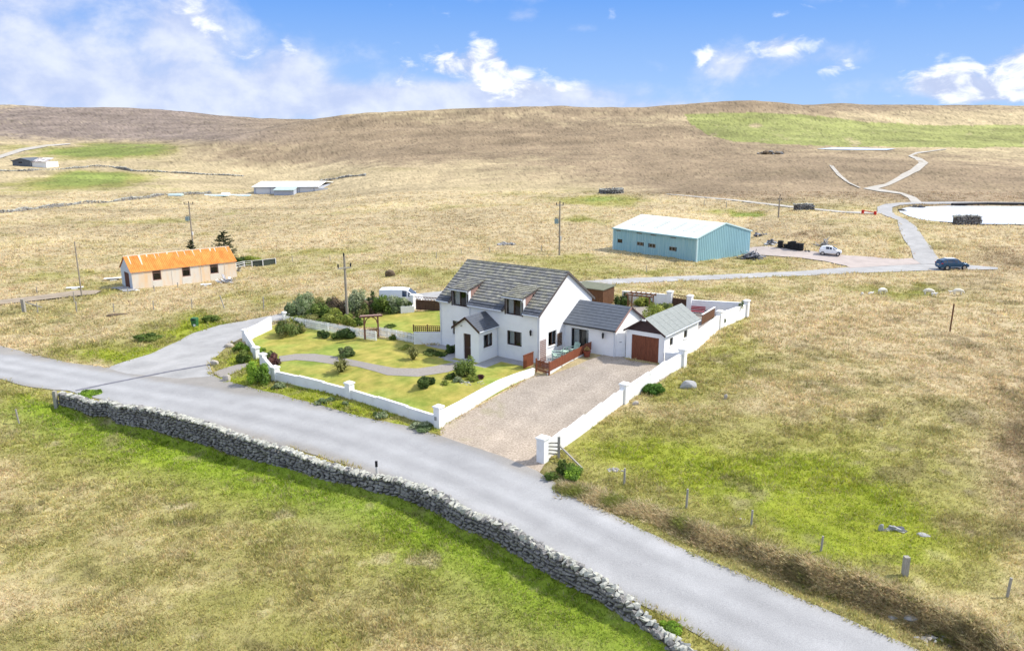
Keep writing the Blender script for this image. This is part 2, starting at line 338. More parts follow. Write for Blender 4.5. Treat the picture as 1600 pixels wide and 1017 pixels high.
# ------------------------------------------------------------------ vegetation colour of the ground (albedo)
STRAW = np.array([.445, .36, .215]); OLIVE = np.array([.28, .262, .082]); GREEN = np.array([.16, .225, .022]); LIME = np.array([.275, .295, .038])
HEATH = np.array([.25, .185, .122]); PURP = np.array([.20, .16, .15]); DARKG = np.array([.085, .13, .03])
def gauss(px, py, L):
    t = np.zeros(px.shape)
    for (a, b, c, d, w) in L: t += w*np.exp(-((px-a)/c)**2-((py-b)/d)**2)
    return t
GB = [(470, 618, 70, 14, 2.2), (560, 642, 70, 11, 2.0), (640, 666, 60, 9, 1.6), (385, 580, 40, 28, 2.4), (240, 556, 90, 10, 1.7), (320, 520, 60, 14, 1.3), (820, 890, 90, 30, .5), (300, 720, 200, 25, .5), (200, 690, 180, 40, .75), (420, 760, 170, 40, .8), (640, 850, 130, 45, .75), (860, 960, 120, 60, .55), (560, 930, 200, 50, .25), (60, 620, 90, 28, 1.), (1060, 1000, 60, 60, .7), (380, 930, 80, 40, .2), (500, 1000, 60, 30, .4),
      (1230, 750, 210, 75, 1.5), (1350, 825, 140, 55, 1.3), (960, 700, 120, 40, .95), (1090, 590, 110, 50, .55), (1400, 860, 150, 40, .75), (1060, 730, 60, 40, .5), (1500, 900, 90, 35, .5), (1140, 540, 40, 40, .6), (1030, 610, 60, 20, .6),
      (330, 510, 60, 18, .9), (210, 545, 110, 20, .8), (130, 490, 160, 16, .3), (75, 434, 60, 12, .55), (150, 430, 50, 14, .55), (170, 455, 60, 8, .6), (30, 400, 40, 8, .3), (600, 420, 150, 14, .5), (900, 405, 90, 14, .7), (1000, 425, 200, 8, .55),
      (1130, 450, 180, 9, .45), (1230, 408, 90, 8, .6), (1400, 390, 12, 20, .4), (1430, 455, 75, 8, 1.), (1165, 500, 30, 20, .5),
      (905, 345, 42, 9, .9), (955, 312, 55, 6, 1.3), (900, 296, 40, 5, .4), (1155, 333, 36, 5, 1.8), (1060, 315, 40, 4, .3), (480, 396, 160, 8, .35), (240, 350, 200, 7, .3), (365, 334, 20, 4, .5),
      (150, 277, 75, 10, 2.2), (100, 290, 120, 8, 1.0), (60, 305, 90, 6, .3), (150, 239, 90, 9, 2.0), (210, 229, 70, 6, 1.6), (30, 232, 50, 6, .5), (1270, 295, 60, 4, .15), (1200, 242, 20, 4, .5),
      (560, 465, 200, 14, .35), (420, 470, 60, 10, .4), (700, 440, 60, 12, .3), (1310, 350, 30, 6, .2), (1340, 300, 60, 5, .2)]
BB = [(850, 215, 420, 38, 1.0), (620, 240, 120, 22, .4), (1350, 275, 260, 38, 1.0), (1600, 300, 150, 40, .6), (1050, 270, 200, 30, .7), (150, 190, 260, 28, 1.5), (430, 200, 160, 16, 1.2), (1200, 165, 500, 14, 1.), (1580, 400, 120, 34, .6),
      (1500, 450, 120, 20, .35), (1590, 720, 90, 130, .65), (1300, 520, 160, 26, .25), (1560, 560, 100, 50, .25), (1250, 365, 60, 16, .5), (420, 245, 150, 16, .6), (700, 280, 200, 16, .15), (1450, 300, 80, 20, .5), (1160, 350, 50, 10, .3), (1480, 820, 40, 30, .4), (1150, 300, 120, 16, .5)]
GREENFIELD = np.array([(1066, 178), (1150, 176), (1260, 180), (1350, 190), (1450, 196), (1700, 196), (1700, 228), (1500, 232), (1400, 230), (1280, 228), (1150, 222), (1100, 210)], float)
def veg(x, y, z):
    px, py = project(x, y, z); Y = np.maximum(y, 1)
    sc = np.clip(Y/60, 1, 12)
    n1 = fbm(x/9, y/9, 21, 4); n2 = fbm(x/2.1, y/2.1, 31, 3); n3 = fbm(x/40, y/55, 41, 4); n4 = fbm(x/(1.2), y/(1.2), 51, 2)
    nn = fbm(px/38, py/14, 61, 4)
    wx = (n3-.5)*60+(nn-.5)*50; wy = (nn-.5)*22*sstep(230, 420, py)+(nn-.5)*5
    g = gauss(px+wx, py+wy, GB); b = gauss(px+wx, py+wy*.5, BB)
    d, _ = seg_dist(x, y, WALL_W); wallg = np.exp(-(np.clip(-d, 0, 99)/3.6)**2)*(d < .1)*(py > 560)
    fg = sstep(560, 700, py)
    g0 = .32+.20*fg-.12*sstep(420, 260, py)
    gg = g0+g*.75+(n1-.5)*.75+(n2-.5)*.4+(n3-.5)*.9*sstep(470, 400, py)
    gg = np.where((py < 262) & (px > 480), gg*.45, gg)
    gm = sstep(.25, .95, gg)[:, None]; g2 = sstep(.62, 1.25, g*.9+(n1-.5)*.5+wallg*.5)[:, None]
    base = STRAW*(1-gm)+OLIVE*gm
    lim = LIME*(1-.5*n2[:, None])+GREEN*.5*n2[:, None]
    fl = sstep(420, 330, py)[:, None]*.75; lim = lim*(1-fl)+np.array([.20, .245, .075])*fl
    c = base*(1-g2)+lim*g2
    w = np.clip(wallg*1.15+.0, 0, 1)[:, None]; w = w*sstep(.2, .6, n1+wallg*.4)[:, None]; c = c*(1-w*.85)+GREEN*1.15*w*.85
    bm = sstep(.18, .85, b+(n1-.5)*.7+(n2-.5)*.35+.02)[:, None]*.85
    hp = PURP*sstep(240, 120, px)[:, None]*sstep(230, 215, py)[:, None]
    far_left = (sstep(560, 250, px)*sstep(232, 214, py))[:, None]
    hc = HEATH*(1-far_left)+PURP*far_left
    c = c*(1-bm)+hc*bm
    gf = inside(px+(nn-.5)*26, py+(nn-.5)*5, GREENFIELD) & (y > 380)
    gfc = np.array([.23, .26, .075])*(.8+.5*n1[:, None]); k = (gf*sstep(.24, .42, nn+.1))[:, None]*.85; c = c*(1-k)+gfc*k
    # dark scattered heather clumps
    dk = sstep(.66, .80, n2*.6+n1*.25+n4*.25+.10*b)[:, None]*(.38*sstep(430, 480, py)+.15)[:, None]
    c = c*(1-dk)+np.array([.11, .09, .045])*dk
    lt = sstep(.62, .8, n4*.6+n2*.4)[:, None]*(.25+.25*sstep(430, 520, py))[:, None]; c = c*(1-lt)+np.array([.46, .39, .25])*lt*(1-g2*.7)+c*lt*g2*.7
    dB, pB = seg_dist(x, y, BANK_W); bk = (np.exp(-(dB/.6)**2)*(pB > 0))[:, None]*.75
    c = c*(1-bk)+np.array([.25, .22, .115])*(.6+.8*n4[:, None])*bk
    vg = (np.exp(-((dB+1.7)/.9)**2)*(pB > 0))[:, None]*.7; c = c*(1-vg)+np.array([.27, .26, .09])*(.8+.4*n4[:, None])*vg
    nf_ = fbm(x/12, y/26, 77, 4); nh = fbm(x/45, y/20, 78, 4); fq = sstep(110, 200, Y)[:, None]
    c = c*(1+fq*((nf_-.5)*.5+(nh-.5)*.6)[:, None])
    spk = rng.random(x.shape)[:, None]; c = c*(.84+.32*spk)
    dr = (rng.random(x.shape) > .93)[:, None]*sstep(70, 160, Y)[:, None]*.4; c = c*(1-dr)
    sp2 = vnoise(x/2.6+.7*n4, y/2.2, 88); sp3 = vnoise(x/1.1, y/.9, 89); rt = sstep(1150, 1350, px)*sstep(425, 450, py)*(1-sstep(760, 900, py)*.4)
    k = (sstep(.70, .80, sp2*.72+sp3*.28)*(.07+.38*rt+.12*b.clip(0, 1)*sstep(240, 330, py)))[:, None]; c = c*(1-k)+np.array([.15, .12, .07])*k
    fb = (1.0+.03*sstep(600, 720, py))[:, None]; c = c*fb
    return np.clip(c*(.84+.32*n4[:, None]), .01, 1)

# ------------------------------------------------------------------ materials
def nmat(name): 
    m = bpy.data.materials.new(name); m.use_nodes = True; nt = m.node_tree; b = nt.nodes['Principled BSDF']; return m, nt, b
def mat(name, col, rough=.8, var=.12, scale=3., bump=0., bscale=40., metal=0., spec=.3, col2=None, detail=6, stretch=None, attr=False, lo=.35, hi=.65):
    m, nt, b = nmat(name); N = nt.nodes; L = nt.links
    b.inputs['Roughness'].default_value = rough; b.inputs['Metallic'].default_value = metal; b.inputs['Specular IOR Level'].default_value = spec
    g = N.new('ShaderNodeNewGeometry'); tcn = N.new('ShaderNodeTexCoord'); mp = N.new('ShaderNodeMapping'); L.new(tcn.outputs['Object'], mp.inputs[0])
    if stretch: mp.inputs['Scale'].default_value = stretch
    n = N.new('ShaderNodeTexNoise'); n.inputs['Scale'].default_value = scale; n.inputs['Detail'].default_value = detail; n.inputs['Roughness'].default_value = .65; L.new(mp.outputs[0], n.inputs['Vector'])
    mr = N.new('ShaderNodeMapRange'); L.new(n.outputs['Fac'], mr.inputs[0]); mr.inputs[1].default_value = lo; mr.inputs[2].default_value = hi
    mx = N.new('ShaderNodeMix'); mx.data_type = 'RGBA'; L.new(mr.outputs[0], mx.inputs[0])
    c2 = col2 or tuple(min(1, c*(1+var)) for c in col); c1_ = col if col2 else tuple(c*(1-var) for c in col)
    if attr:
        at = N.new('ShaderNodeAttribute'); at.attribute_name = 'Col'
        for i, k in ((6, 1-var), (7, 1+var)):
            q = N.new('ShaderNodeMix'); q.data_type = 'RGBA'; q.blend_type = 'MULTIPLY'; q.inputs[0].default_value = 1
            L.new(at.outputs['Color'], q.inputs[6]); q.inputs[7].default_value = (k, k, k, 1); L.new(q.outputs[2], mx.inputs[i])
    else:
        mx.inputs[6].default_value = (*c1_, 1); mx.inputs[7].default_value = (*c2, 1)
    L.new(mx.outputs[2], b.inputs['Base Color'])
    if bump:
        n2 = N.new('ShaderNodeTexNoise'); n2.inputs['Scale'].default_value = bscale; n2.inputs['Detail'].default_value = 5; L.new(mp.outputs[0], n2.inputs['Vector'])
        bp = N.new('ShaderNodeBump'); bp.inputs['Strength'].default_value = bump; bp.inputs['Distance'].default_value = .02; L.new(n2.outputs['Fac'], bp.inputs['Height']); L.new(bp.outputs[0], b.inputs['Normal'])
    return m
M = {}
M['ground'] = mat('moorland turf', (0, 0, 0), .95, .12, 2.6, .5, 9, attr=True, spec=.1)
M['tuft'] = mat('grass blades', (0, 0, 0), .9, .2, 6, attr=True, spec=.1)
M['leaf'] = mat('leaves', (0, 0, 0), .7, .15, 8, attr=True, spec=.25)
for k_ in ('tuft', 'leaf'):
    nt_ = M[k_].node_tree; b_ = nt_.nodes['Principled BSDF']; tl = nt_.nodes.new('ShaderNodeBsdfTranslucent'); ms = nt_.nodes.new('ShaderNodeMixShader'); ms.inputs[0].default_value = .42
    nt_.links.new(b_.inputs['Base Color'].links[0].from_socket, tl.inputs[0]); nt_.links.new(b_.outputs[0], ms.inputs[1]); nt_.links.new(tl.outputs[0], ms.inputs[2]); nt_.links.new(ms.outputs[0], nt_.nodes['Material Output'].inputs[0])
M['road'] = mat('weathered chip seal', (.355, .355, .36), .9, .07, .35, .5, 30, spec=.2, stretch=(1, 1, 1))
M['sideroad'] = mat('pale side road', (.38, .375, .37), .9, .12, .5, .5, 30, spec=.2)
M['yard'] = mat('pink gravel yard', (.44, .38, .35), .95, .1, .5, .5, 12)
M['drive'] = mat('driveway gravel', (.27, .23, .19), .95, .25, 9., .9, 26, col2=(.50, .44, .375), detail=10)
M['trackm'] = mat('pale track', (.45, .42, .37), .95, .15, .3)
M['path'] = mat('grey gravel', (.24, .215, .195), .95, .25, 14., .9, 30, col2=(.38, .35, .32), detail=10)
M['dirt'] = mat('dirt track', (.33, .27, .20), .95, .15, 1.)
M['lawn'] = mat('mown lawn', (.235, .265, .042), .9, .2, .8, .5, 30, col2=(.44, .40, .095), detail=8, stretch=(1, 1, 1), lo=.38, hi=.66)
M['water'] = mat('water with painted sky glare', (.82, .83, .84), .2, .02, 1., spec=.4)  # near-white base colour paints in the glare of the reflected sky
M['white'] = mat('white painted render', (.86, .86, .86), .85, .03, 1.2, .25, 60)
M['white2'] = mat('white painted blocks', (.86, .86, .85), .85, .05, 1.6, .4, 40, col2=(.76, .75, .71), lo=.5, hi=.8)
M['whitewood'] = mat('white painted wood', (.88, .88, .88), .6, .05, 3)
M['tile'] = mat('lichened concrete tile', (0, 0, 0), .85, .25, 5, .4, 50, attr=True)
M['slate'] = mat('blue grey slate', (.10, .115, .14), .5, .15, 3, .2, 30, spec=.5)
M['slate2'] = mat('dark slate', (.075, .085, .105), .38, .15, 3, .2, 30, spec=.6)
M['felt'] = mat('grey mineral felt', (.27, .29, .28), .85, .12, 2.5, .3, 60, stretch=(4, .6, 1))
M['feltgreen'] = mat('mossy felt', (.17, .18, .13), .9, .15, 3)
M['brownframe'] = mat('dark brown stained wood', (.045, .022, .014), .5, .2, 8)
M['verge'] = mat('grey brown verge', (.115, .10, .095), .6, .1, 4)
M['brown'] = mat('brown cladding', (.055, .03, .03), .6, .15, 6)
M['cheek'] = mat('pink grey cladding', (.32, .20, .17), .8, .1, 6)
M['redwood'] = mat('red stained wood', (.20, .065, .032), .6, .22, 4, .2, 30, stretch=(3, 3, .6))
M['archwood'] = mat('reddish arch timber', (.22, .10, .07), .7, .2, 5)
M['fencewood'] = mat('orange red stained boards', (.23, .075, .04), .6, .2, 4, stretch=(3, 3, .6))
M['brownwood'] = mat('weathered brown wood', (.15, .075, .04), .75, .3, 5, stretch=(3, 3, .6))
M['darkwood'] = mat('dark brown fence wood', (.085, .045, .03), .75, .3, 5)
M['post'] = mat('weathered grey post', (.34, .32, .28), .9, .2, 6, .3, 30, stretch=(3, 3, .7))
M['pole'] = mat('pole timber', (.31, .27, .22), .9, .15, 3, stretch=(3, 3, .4))
M['greywood'] = mat('grey timber', (.27, .26, .24), .9, .2, 6)
M['curtain'] = mat('net curtain', (.80, .80, .78), .9, .1, 8, stretch=(10, 10, .5))
M['dark'] = mat('dark void', (.02, .02, .022), .8, .1, 3)
M['room'] = mat('room wall', (.12, .11, .10), .9, .1, 3)
M['metal'] = mat('grey metal', (.35, .36, .37), .4, .1, 5, metal=.6)
M['blackmetal'] = mat('black metal', (.02, .02, .022), .4, .1, 5)
M['gutter'] = mat('white gutter', (.66, .69, .74), .4, .04, 4, spec=.5)
M['slab'] = mat('grey concrete paving', (.33, .33, .34), .9, .12, 2, .3, 30)
M['stone'] = mat('lichened grey stone', (.105, .10, .10), .92, .3, 2.2, .5, 18, col2=(.37, .36, .34), detail=9, lo=.34, hi=.70)
M['stonelichen'] = mat('pale lichened cope stone', (.30, .30, .27), .92, .25, 2.5, .5, 18, col2=(.56, .56, .49), detail=9)
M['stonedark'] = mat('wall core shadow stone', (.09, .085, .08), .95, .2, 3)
M['boulder'] = mat('pale boulder', (.42, .38, .33), .9, .15, 3, .3, 20)
M['boulderg'] = mat('grey boulder', (.36, .36, .36), .9, .2, 2, .3, 20)
M['bluewall'] = mat('blue profiled sheet', (.27, .47, .53), .5, .06, .8, stretch=(1, 1, .3), spec=.4)
M['bluedirty'] = mat('stained blue sheet', (.22, .42, .49), .6, .1, 1.6, col2=(.33, .52, .56), stretch=(1.6, 1.6, .12), lo=.3, hi=.6)
M['rust'] = mat('rust stain', (.16, .09, .05), .9, .2, 5)
M['paleroof'] = mat('pale cement sheet roof', (.66, .74, .73), .55, .05, .7, stretch=(1, .3, 1))
M['rooflight'] = mat('translucent rooflight', (.58, .60, .55), .5, .06, 2)
M['orangeroof'] = mat('rusting orange corrugated roof', (.58, .17, .03), .75, .16, 1.1, col2=(.76, .29, .065), detail=9, stretch=(1.5, .35, 1))
M['paleflake'] = mat('flaked pale patch', (.72, .58, .44), .8, .1, 3)
M['orangewall'] = mat('cream wall stained by rust', (.72, .66, .57), .8, .1, 1.0, col2=(.78, .56, .34), detail=8, stretch=(.9, .9, .2), lo=.44, hi=.66)
M['creampanel'] = mat('pale panel', (.70, .67, .60), .8, .05, 2)
M['bluewhite'] = mat('bluish white wall', (.50, .56, .63), .8, .06, 2)
M['reddoor'] = mat('dull red door', (.12, .04, .03), .7, .15, 4)
M['farmroof'] = mat('white farm roof', (.84, .84, .82), .5, .03, .3)
M['farmwall'] = mat('pale grey farm wall', (.42, .46, .55), .7, .06, .5)
M['farmgreen'] = mat('pale green roof', (.45, .55, .54), .6, .05, .5)
M['tin'] = mat('dark grey tin', (.11, .13, .16), .7, .15, .8)
M['mottle'] = mat('patched tin roof', (.28, .24, .25), .8, .2, .5, col2=(.72, .68, .64), lo=.42, hi=.55, detail=3)
M['carwhite'] = mat('white car paint', (.82, .83, .84), .25, .02, 2, spec=.6)
M['carblue'] = mat('teal blue car paint', (.012, .075, .17), .22, .05, 2, spec=.7, metal=.3)
M['carglass'] = mat('car glass', (.03, .04, .06), .06, .05, 2, spec=.8)
M['tyre'] = mat('tyre rubber', (.025, .025, .027), .8, .1, 5)
M['rim'] = mat('alloy rim', (.5, .5, .52), .3, .05, 5, metal=.7)
M['redlamp'] = mat('red lamp', (.4, .02, .02), .3, .05, 5)
M['clearlamp'] = mat('headlamp', (.7, .72, .75), .15, .05, 5)
M['plate'] = mat('number plate', (.75, .70, .55), .5, .02, 5)
M['black'] = mat('black plastic', (.025, .025, .027), .6, .05, 5)
M['wool'] = mat('cream wool', (.80, .75, .63), .95, .12, 12, .8, 30)
M['woolw'] = mat('white lamb wool', (.85, .82, .76), .95, .08, 12, .6, 30)
M['bin'] = mat('green plastic bin', (.04, .14, .05), .45, .08, 4)
M['sign'] = mat('white sign', (.8, .8, .8), .6, .02, 4)
M['pale_green'] = mat('pale green painted wood', (.40, .55, .47), .6, .08, 5)
M['terra'] = mat('red brown pot', (.26, .07, .04), .6, .1, 6)
M['crimson'] = mat('crimson painted wood', (.33, .02, .04), .5, .1, 4)
M['buff'] = mat('buff stone disc', (.40, .35, .30), .9, .12, 8)
M['rope'] = mat('pink white ring', (.68, .55, .50), .8, .08, 8)
M['trafo'] = mat('transformer grey green', (.25, .34, .36), .5, .08, 4)
M['scrapg'] = mat('scrap grey', (.22, .22, .25), .7, .3, 2, col2=(.55, .55, .58))
M['scrapd'] = mat('scrap dark slate', (.06, .065, .085), .6, .3, 3)
M['bluescrap'] = mat('blue scrap', (.05, .12, .35), .6, .2, 3)
M['netting'] = mat('dark green netting', (.06, .075, .06), .8, .2, 6)
M['bark'] = mat('bark', (.12, .09, .065), .9, .2, 8)
M['mound'] = mat('brown earth mound', (.13, .095, .06), .95, .25, 4, .6, 12)
M['redbar'] = mat('red barrier', (.55, .03, .02), .5, .05, 4)
M['tar'] = mat('dark tar seam', (.16, .16, .19), .9, .2, 3)
M['paleblue'] = mat('pale blue sheeting', (.55, .72, .75), .6, .08, 2)
mg, nt, b = nmat('window glass')
nt.nodes.remove(b); gl = nt.nodes.new('ShaderNodeBsdfGlossy'); gl.inputs['Roughness'].default_value = .03; tr = nt.nodes.new('ShaderNodeBsdfTransparent'); tr.inputs[0].default_value = (.80, .84, .86, 1)
fr = nt.nodes.new('ShaderNodeFresnel'); fr.inputs[0].default_value = 1.6; mx = nt.nodes.new('ShaderNodeMixShader'); nt.links.new(fr.outputs[0], mx.inputs[0]); nt.links.new(tr.outputs[0], mx.inputs[1]); nt.links.new(gl.outputs[0], mx.inputs[2])
nt.links.new(mx.outputs[0], nt.nodes['Material Output'].inputs[0]); M['glass'] = mg
# road: wheel tracks and patches of tar laid with a slow noise plus fine aggregate
for k in ('road', 'sideroad', 'drive', 'lawn'):
    nt = M[k].node_tree; N = nt.nodes; L = nt.links; b = N['Principled BSDF']; src = b.inputs['Base Color'].links[0].from_socket
    at = N.new('ShaderNodeAttribute'); at.attribute_name = 'Col'; q = N.new('ShaderNodeMix'); q.data_type = 'RGBA'; q.blend_type = 'MULTIPLY'; q.inputs[0].default_value = 1
    L.new(src, q.inputs[6]); L.new(at.outputs['Color'], q.inputs[7])
    n = N.new('ShaderNodeTexNoise'); n.inputs['Scale'].default_value = 22; n.inputs['Detail'].default_value = 4; tcn = N.new('ShaderNodeTexCoord'); L.new(tcn.outputs['Object'], n.inputs['Vector'])
    mr = N.new('ShaderNodeMapRange'); L.new(n.outputs['Fac'], mr.inputs[0]); mr.inputs[1].default_value = .3; mr.inputs[2].default_value = .7; mr.inputs[3].default_value = .82; mr.inputs[4].default_value = 1.16
    q2 = N.new('ShaderNodeVectorMath'); q2.operation = 'SCALE'; L.new(q.outputs[2], q2.inputs[0]); L.new(mr.outputs[0], q2.inputs['Scale']); L.new(q2.outputs[0], b.inputs['Base Color'])

# ------------------------------------------------------------------ ground mesh
PAVED = ['road', 'side_road', 'yard', 'hill_road', 'gravel_track', 'farm_track', 'driveway', 'lawn', 'back_lawn', 'gravel_path', 'courtyard', 'gravel_patch', 'dirt_track', 'far_road', 'pond', 'far_pond']
def micro(x, y):
    Y = np.hypot(x, y); cell = np.maximum(.12, Y*Y/14300)
    m = np.zeros(x.shape)
    for w, a in ((.7, .05), (1.7, .16), (4.5, .18), (11, .25)):
        m += a*(fbm(x/w, y/w, int(w*10), 2)-.5)*sstep(1.6, 3.2, w*2/cell)
    return m
def smooth_zone(x, y):
    """1 where the turf may be rough, 0 on mown or built ground"""
    s = np.ones(x.shape)
    for (cx, cy, r) in ((-1, 65, 13), (10, 66, 10), (16, 74, 9), (-8, 74, 12), (-22, 66, 8)): s = np.minimum(s, sstep(r-2, r+2, np.hypot(x-cx, y-cy)))
    return s
def build_ground():
    az_ = np.concatenate([np.linspace(-180, -41, 60)[:-1], np.linspace(-41, 41, 980), np.linspace(41, 180, 60)[1:]])
    rad = [2.]
    while rad[-1] < 5500:
        y = rad[-1]; rad.append(y+(1.2 if y < 20 else max(.13, min(y*y/13500, y*.0095))))
    A = np.radians(az_); r = np.array(rad); X = (r[:, None]*np.sin(A)).ravel(); Y = (r[:, None]*np.cos(A)).ravel()
    Z = H(X, Y); base = Z.copy(); m = micro(X, Y)*(.25+.75*smooth_zone(X, Y)); low = np.zeros(X.shape)
    for k in PAVED:
        i = inside(X, Y, RW[k]); m[i] = 0
        if k in ('road', 'side_road', 'driveway', 'lawn', 'back_lawn', 'gravel_path', 'courtyard', 'gravel_patch'):
            j = np.where(i)[0]; d, _ = seg_dist(X[j], Y[j], np.vstack([RW[k], RW[k][:1]])); i[j[np.abs(d) < .22+.0022*Y[j]]] = False
        if k not in ('pond', 'far_pond'): low = np.maximum(low, i*(.015+.0004*Y))
        else: low = np.maximum(low, i*(.8 if k == 'pond' else .15))
    # calm the turf just beside the roads
    for k in ('road', 'side_road', 'driveway'):
        d = np.full(X.shape, 9.); s = (np.hypot(X, Y) < 130) & (np.abs(np.arctan2(X, Y)) < .8)
        P = np.vstack([RW[k], RW[k][:1]]); dd, _ = seg_dist(X[s], Y[s], P); d[s] = np.abs(dd); m = m*sstep(0, 1.0, d)
    Zf = Z+m-low
    n = len(az_); R_ = len(r); idx = np.arange(n*R_).reshape(R_, n)
    q = np.stack([idx[:-1, :-1], idx[:-1, 1:], idx[1:, 1:], idx[1:, :-1]], -1).reshape(-1, 4)
    col = veg(X, Y, base)
    o = fast_mesh('ground', np.stack([X, Y, Zf], 1), q[:, ::-1], M['ground'], col, 4, 'structure')
    o.data.polygons.foreach_set('use_smooth', np.ones(len(q), bool)); return o
ground = build_ground()

# ------------------------------------------------------------------ sheets
def drape(name, key, m, off, step, kind='structure', slope=.0002, zfix=None, colf=None):
    P = RW[key]; x0, y0 = P.min(0); x1, y1 = P.max(0)
    xs = np.arange(x0, x1, step); 
    ys = [y0]
    while ys[-1] < y1: ys.append(ys[-1]+step*(1 if step > 2 else max(1, ys[-1]/70)))
    gx, gy = np.meshgrid(xs, np.array(ys)); gx = gx.ravel(); gy = gy.ravel(); ins = inside(gx, gy, P); d, _ = seg_dist(gx, gy, np.vstack([P, P[:1]])); ins &= np.abs(d) > step*.35
    pts = [Vector(p) for p in P]+[Vector((a, b)) for a, b in zip(gx[ins], gy[ins])]; n = len(P)
    v, e, f, *_ = delaunay_2d_cdt(pts, [(i, (i+1) % n) for i in range(n)], [list(range(n))], 1, 1e-4)
    v = np.array([(p.x, p.y) for p in v]); z = H(v[:, 0], v[:, 1])+off+slope*v[:, 1] if zfix is None else np.full(len(v), zfix)
    V = np.column_stack([v, z]); T = np.array([t for t in f if len(t) == 3])
    a = V[T[:, 1]]-V[T[:, 0]]; b = V[T[:, 2]]-V[T[:, 0]]; nz = a[:, 0]*b[:, 1]-a[:, 1]*b[:, 0]; T[nz < 0] = T[nz < 0][:, ::-1]
    col = colf(V) if colf else None
    o = fast_mesh(name, V, T, m, col, 3, kind); o.data.polygons.foreach_set('use_smooth', np.ones(len(T), bool)); return o
# wheel track shading of the road is wear: measured across the road from its lower edge
CL = Gs([(-60, 560), (0, 571), (100, 590), (200, 610), (300, 627), (400, 646), (500, 668), (600, 698), (700, 733), (800, 778), (900, 828), (1000, 878), (1100, 925), (1200, 972), (1300, 1020), (1400, 1070)])[:, :2]
def roadcol(V):
    d, p = seg_dist(V[:, 0], V[:, 1], CL); n = fbm(p*.9, d*1.1, 71, 3); n2 = fbm(V[:, 0]/1.3, V[:, 1]/1.3, 72, 3)
    t = 1+.09*np.cos(d*2*pi/1.75+(n-.5)*.5)*np.exp(-(d/3)**2)-.10*sstep(2.1, 3.0, np.abs(d))+(n-.5)*.20+(n2-.5)*.16-.05*sstep(.60, .66, fbm(V[:, 0]/3.1, V[:, 1]/3.1, 74, 2))
    e = sstep(2.1, 3.0, np.abs(d)+(n2-.5)*1.2)[:, None]*.6
    return np.stack([t, t, t], 1)*(1-e)+np.array([.90, .81, .68])*t[:, None]*e
def sidecol(V):
    n = fbm(V[:, 0]/2.5, V[:, 1]/2.5, 73, 4); t = 1+(n-.5)*.3; return np.stack([t, t, t], 1)
drape('road', 'road', M['road'], .032, .55, colf=roadcol)
drape('side_road', 'side_road', M['sideroad'], .026, .8, colf=sidecol)
drape('gravel_yard', 'yard', M['yard'], .05, 2.)
drape('hill_road', 'hill_road', M['sideroad'], .06, 2., colf=sidecol)
drape('gravel_track', 'gravel_track', M['trackm'], .04, 5., slope=.0002)
drape('farm_track', 'farm_track', M['trackm'], .04, 4., slope=.0002)
DL = Gs([(770, 715), (830, 660), (900, 610), (980, 570)])[:, :2]
def drivecol(V):
    d, p = seg_dist(V[:, 0], V[:, 1], DL); n = fbm(V[:, 0]/1.1, V[:, 1]/1.1, 81, 4); n2 = fbm(V[:, 0]/4, V[:, 1]/4, 82, 3)
    tr = np.exp(-((np.abs(d)-.85-(n2-.5))/.4)**2)*.14; fr = sstep(1.6, .2, p)
    t = (.92+(n-.5)*.35+tr+.1*fr)[:, None]; c = np.array([1.0, .99, .98])*(1-fr[:, None]*.6)+np.array([1.08, 1.0, .90])*fr[:, None]*.6
    g = (sstep(.66, .76, n)*sstep(1.2, 2.2, np.abs(d)))[:, None]*.35; return t*c*(1-g)+np.array([.55, .62, .3])*g
def lawncol(V):
    a = fbm(V[:, 0]/2.6, V[:, 1]/1.6, 83, 4); b = fbm(V[:, 0]/.7, V[:, 1]/.4, 84, 3); e = fbm(V[:, 0]/6, V[:, 1]/6, 85, 2); st = .04*np.sin((V[:, 0]*.6+V[:, 1]*.8)*2*pi/1.1)
    t = (1+(a-.5)*.22+(b-.5)*.2+st)[:, None]; g = sstep(.42, .68, e*.5+a*.5+.16*sstep(62, 52, V[:, 1]*0+V[:, 1])*0)[:, None]
    return t*(np.array([1.08, .98, 1.0])*(1-g)+np.array([.76, .92, .8])*g)
drape('driveway', 'driveway', M['drive'], .020, .4, colf=drivecol)
drape('garden_lawn', 'lawn', M['lawn'], .016, .35, colf=lawncol)
drape('back_lawn', 'back_lawn', M['lawn'], .03, .6, colf=lawncol)
drape('gravel_path', 'gravel_path', M['path'], .036, .4)
drape('courtyard', 'courtyard', M['path'], .03, .8)
drape('gravel_patch', 'gravel_patch', M['path'], .03, .5)
drape('dirt_track', 'dirt_track', M['dirt'], .12, 2.)
drape('far_road', 'far_road', M['trackm'], .1, 12.)
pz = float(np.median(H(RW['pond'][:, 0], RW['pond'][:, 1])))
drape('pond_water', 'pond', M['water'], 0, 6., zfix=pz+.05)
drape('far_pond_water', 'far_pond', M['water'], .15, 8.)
def ribbon(name, P, w, m, off, kind=None, parent=None):
    P = Gs(densify(P, 6, False)); V = []; Fc = []
    for i, p in enumerate(P):
        d = P[min(i+1, len(P)-1)]-P[max(i-1, 0)]; n = np.array([-d[1], d[0]])/np.hypot(d[0], d[1])
        ww = w*(1+.3*(random.random()-.5))
        for s in (-.5, .5):
            x = p[0]+n[0]*ww*s; y = p[1]+n[1]*ww*s; V.append((x, y, Hs(x, y)+off+.0003*y))
        if i: Fc.append((2*i-2, 2*i, 2*i+1, 2*i-1))
    o = mesh_obj(name, V, Fc, m, parent)
    if kind: o['kind'] = kind
    return o
ribbon('tar_seam', [(118, 611), (170, 600), (220, 590), (270, 580), (328, 570)], .35, M['tar'], .036, 'structure')
ribbon('wheel_rut', [(1344, 294.5), (1327, 287), (1313, 275), (1300, 260)], .8, M['trackm'], .12, 'structure')
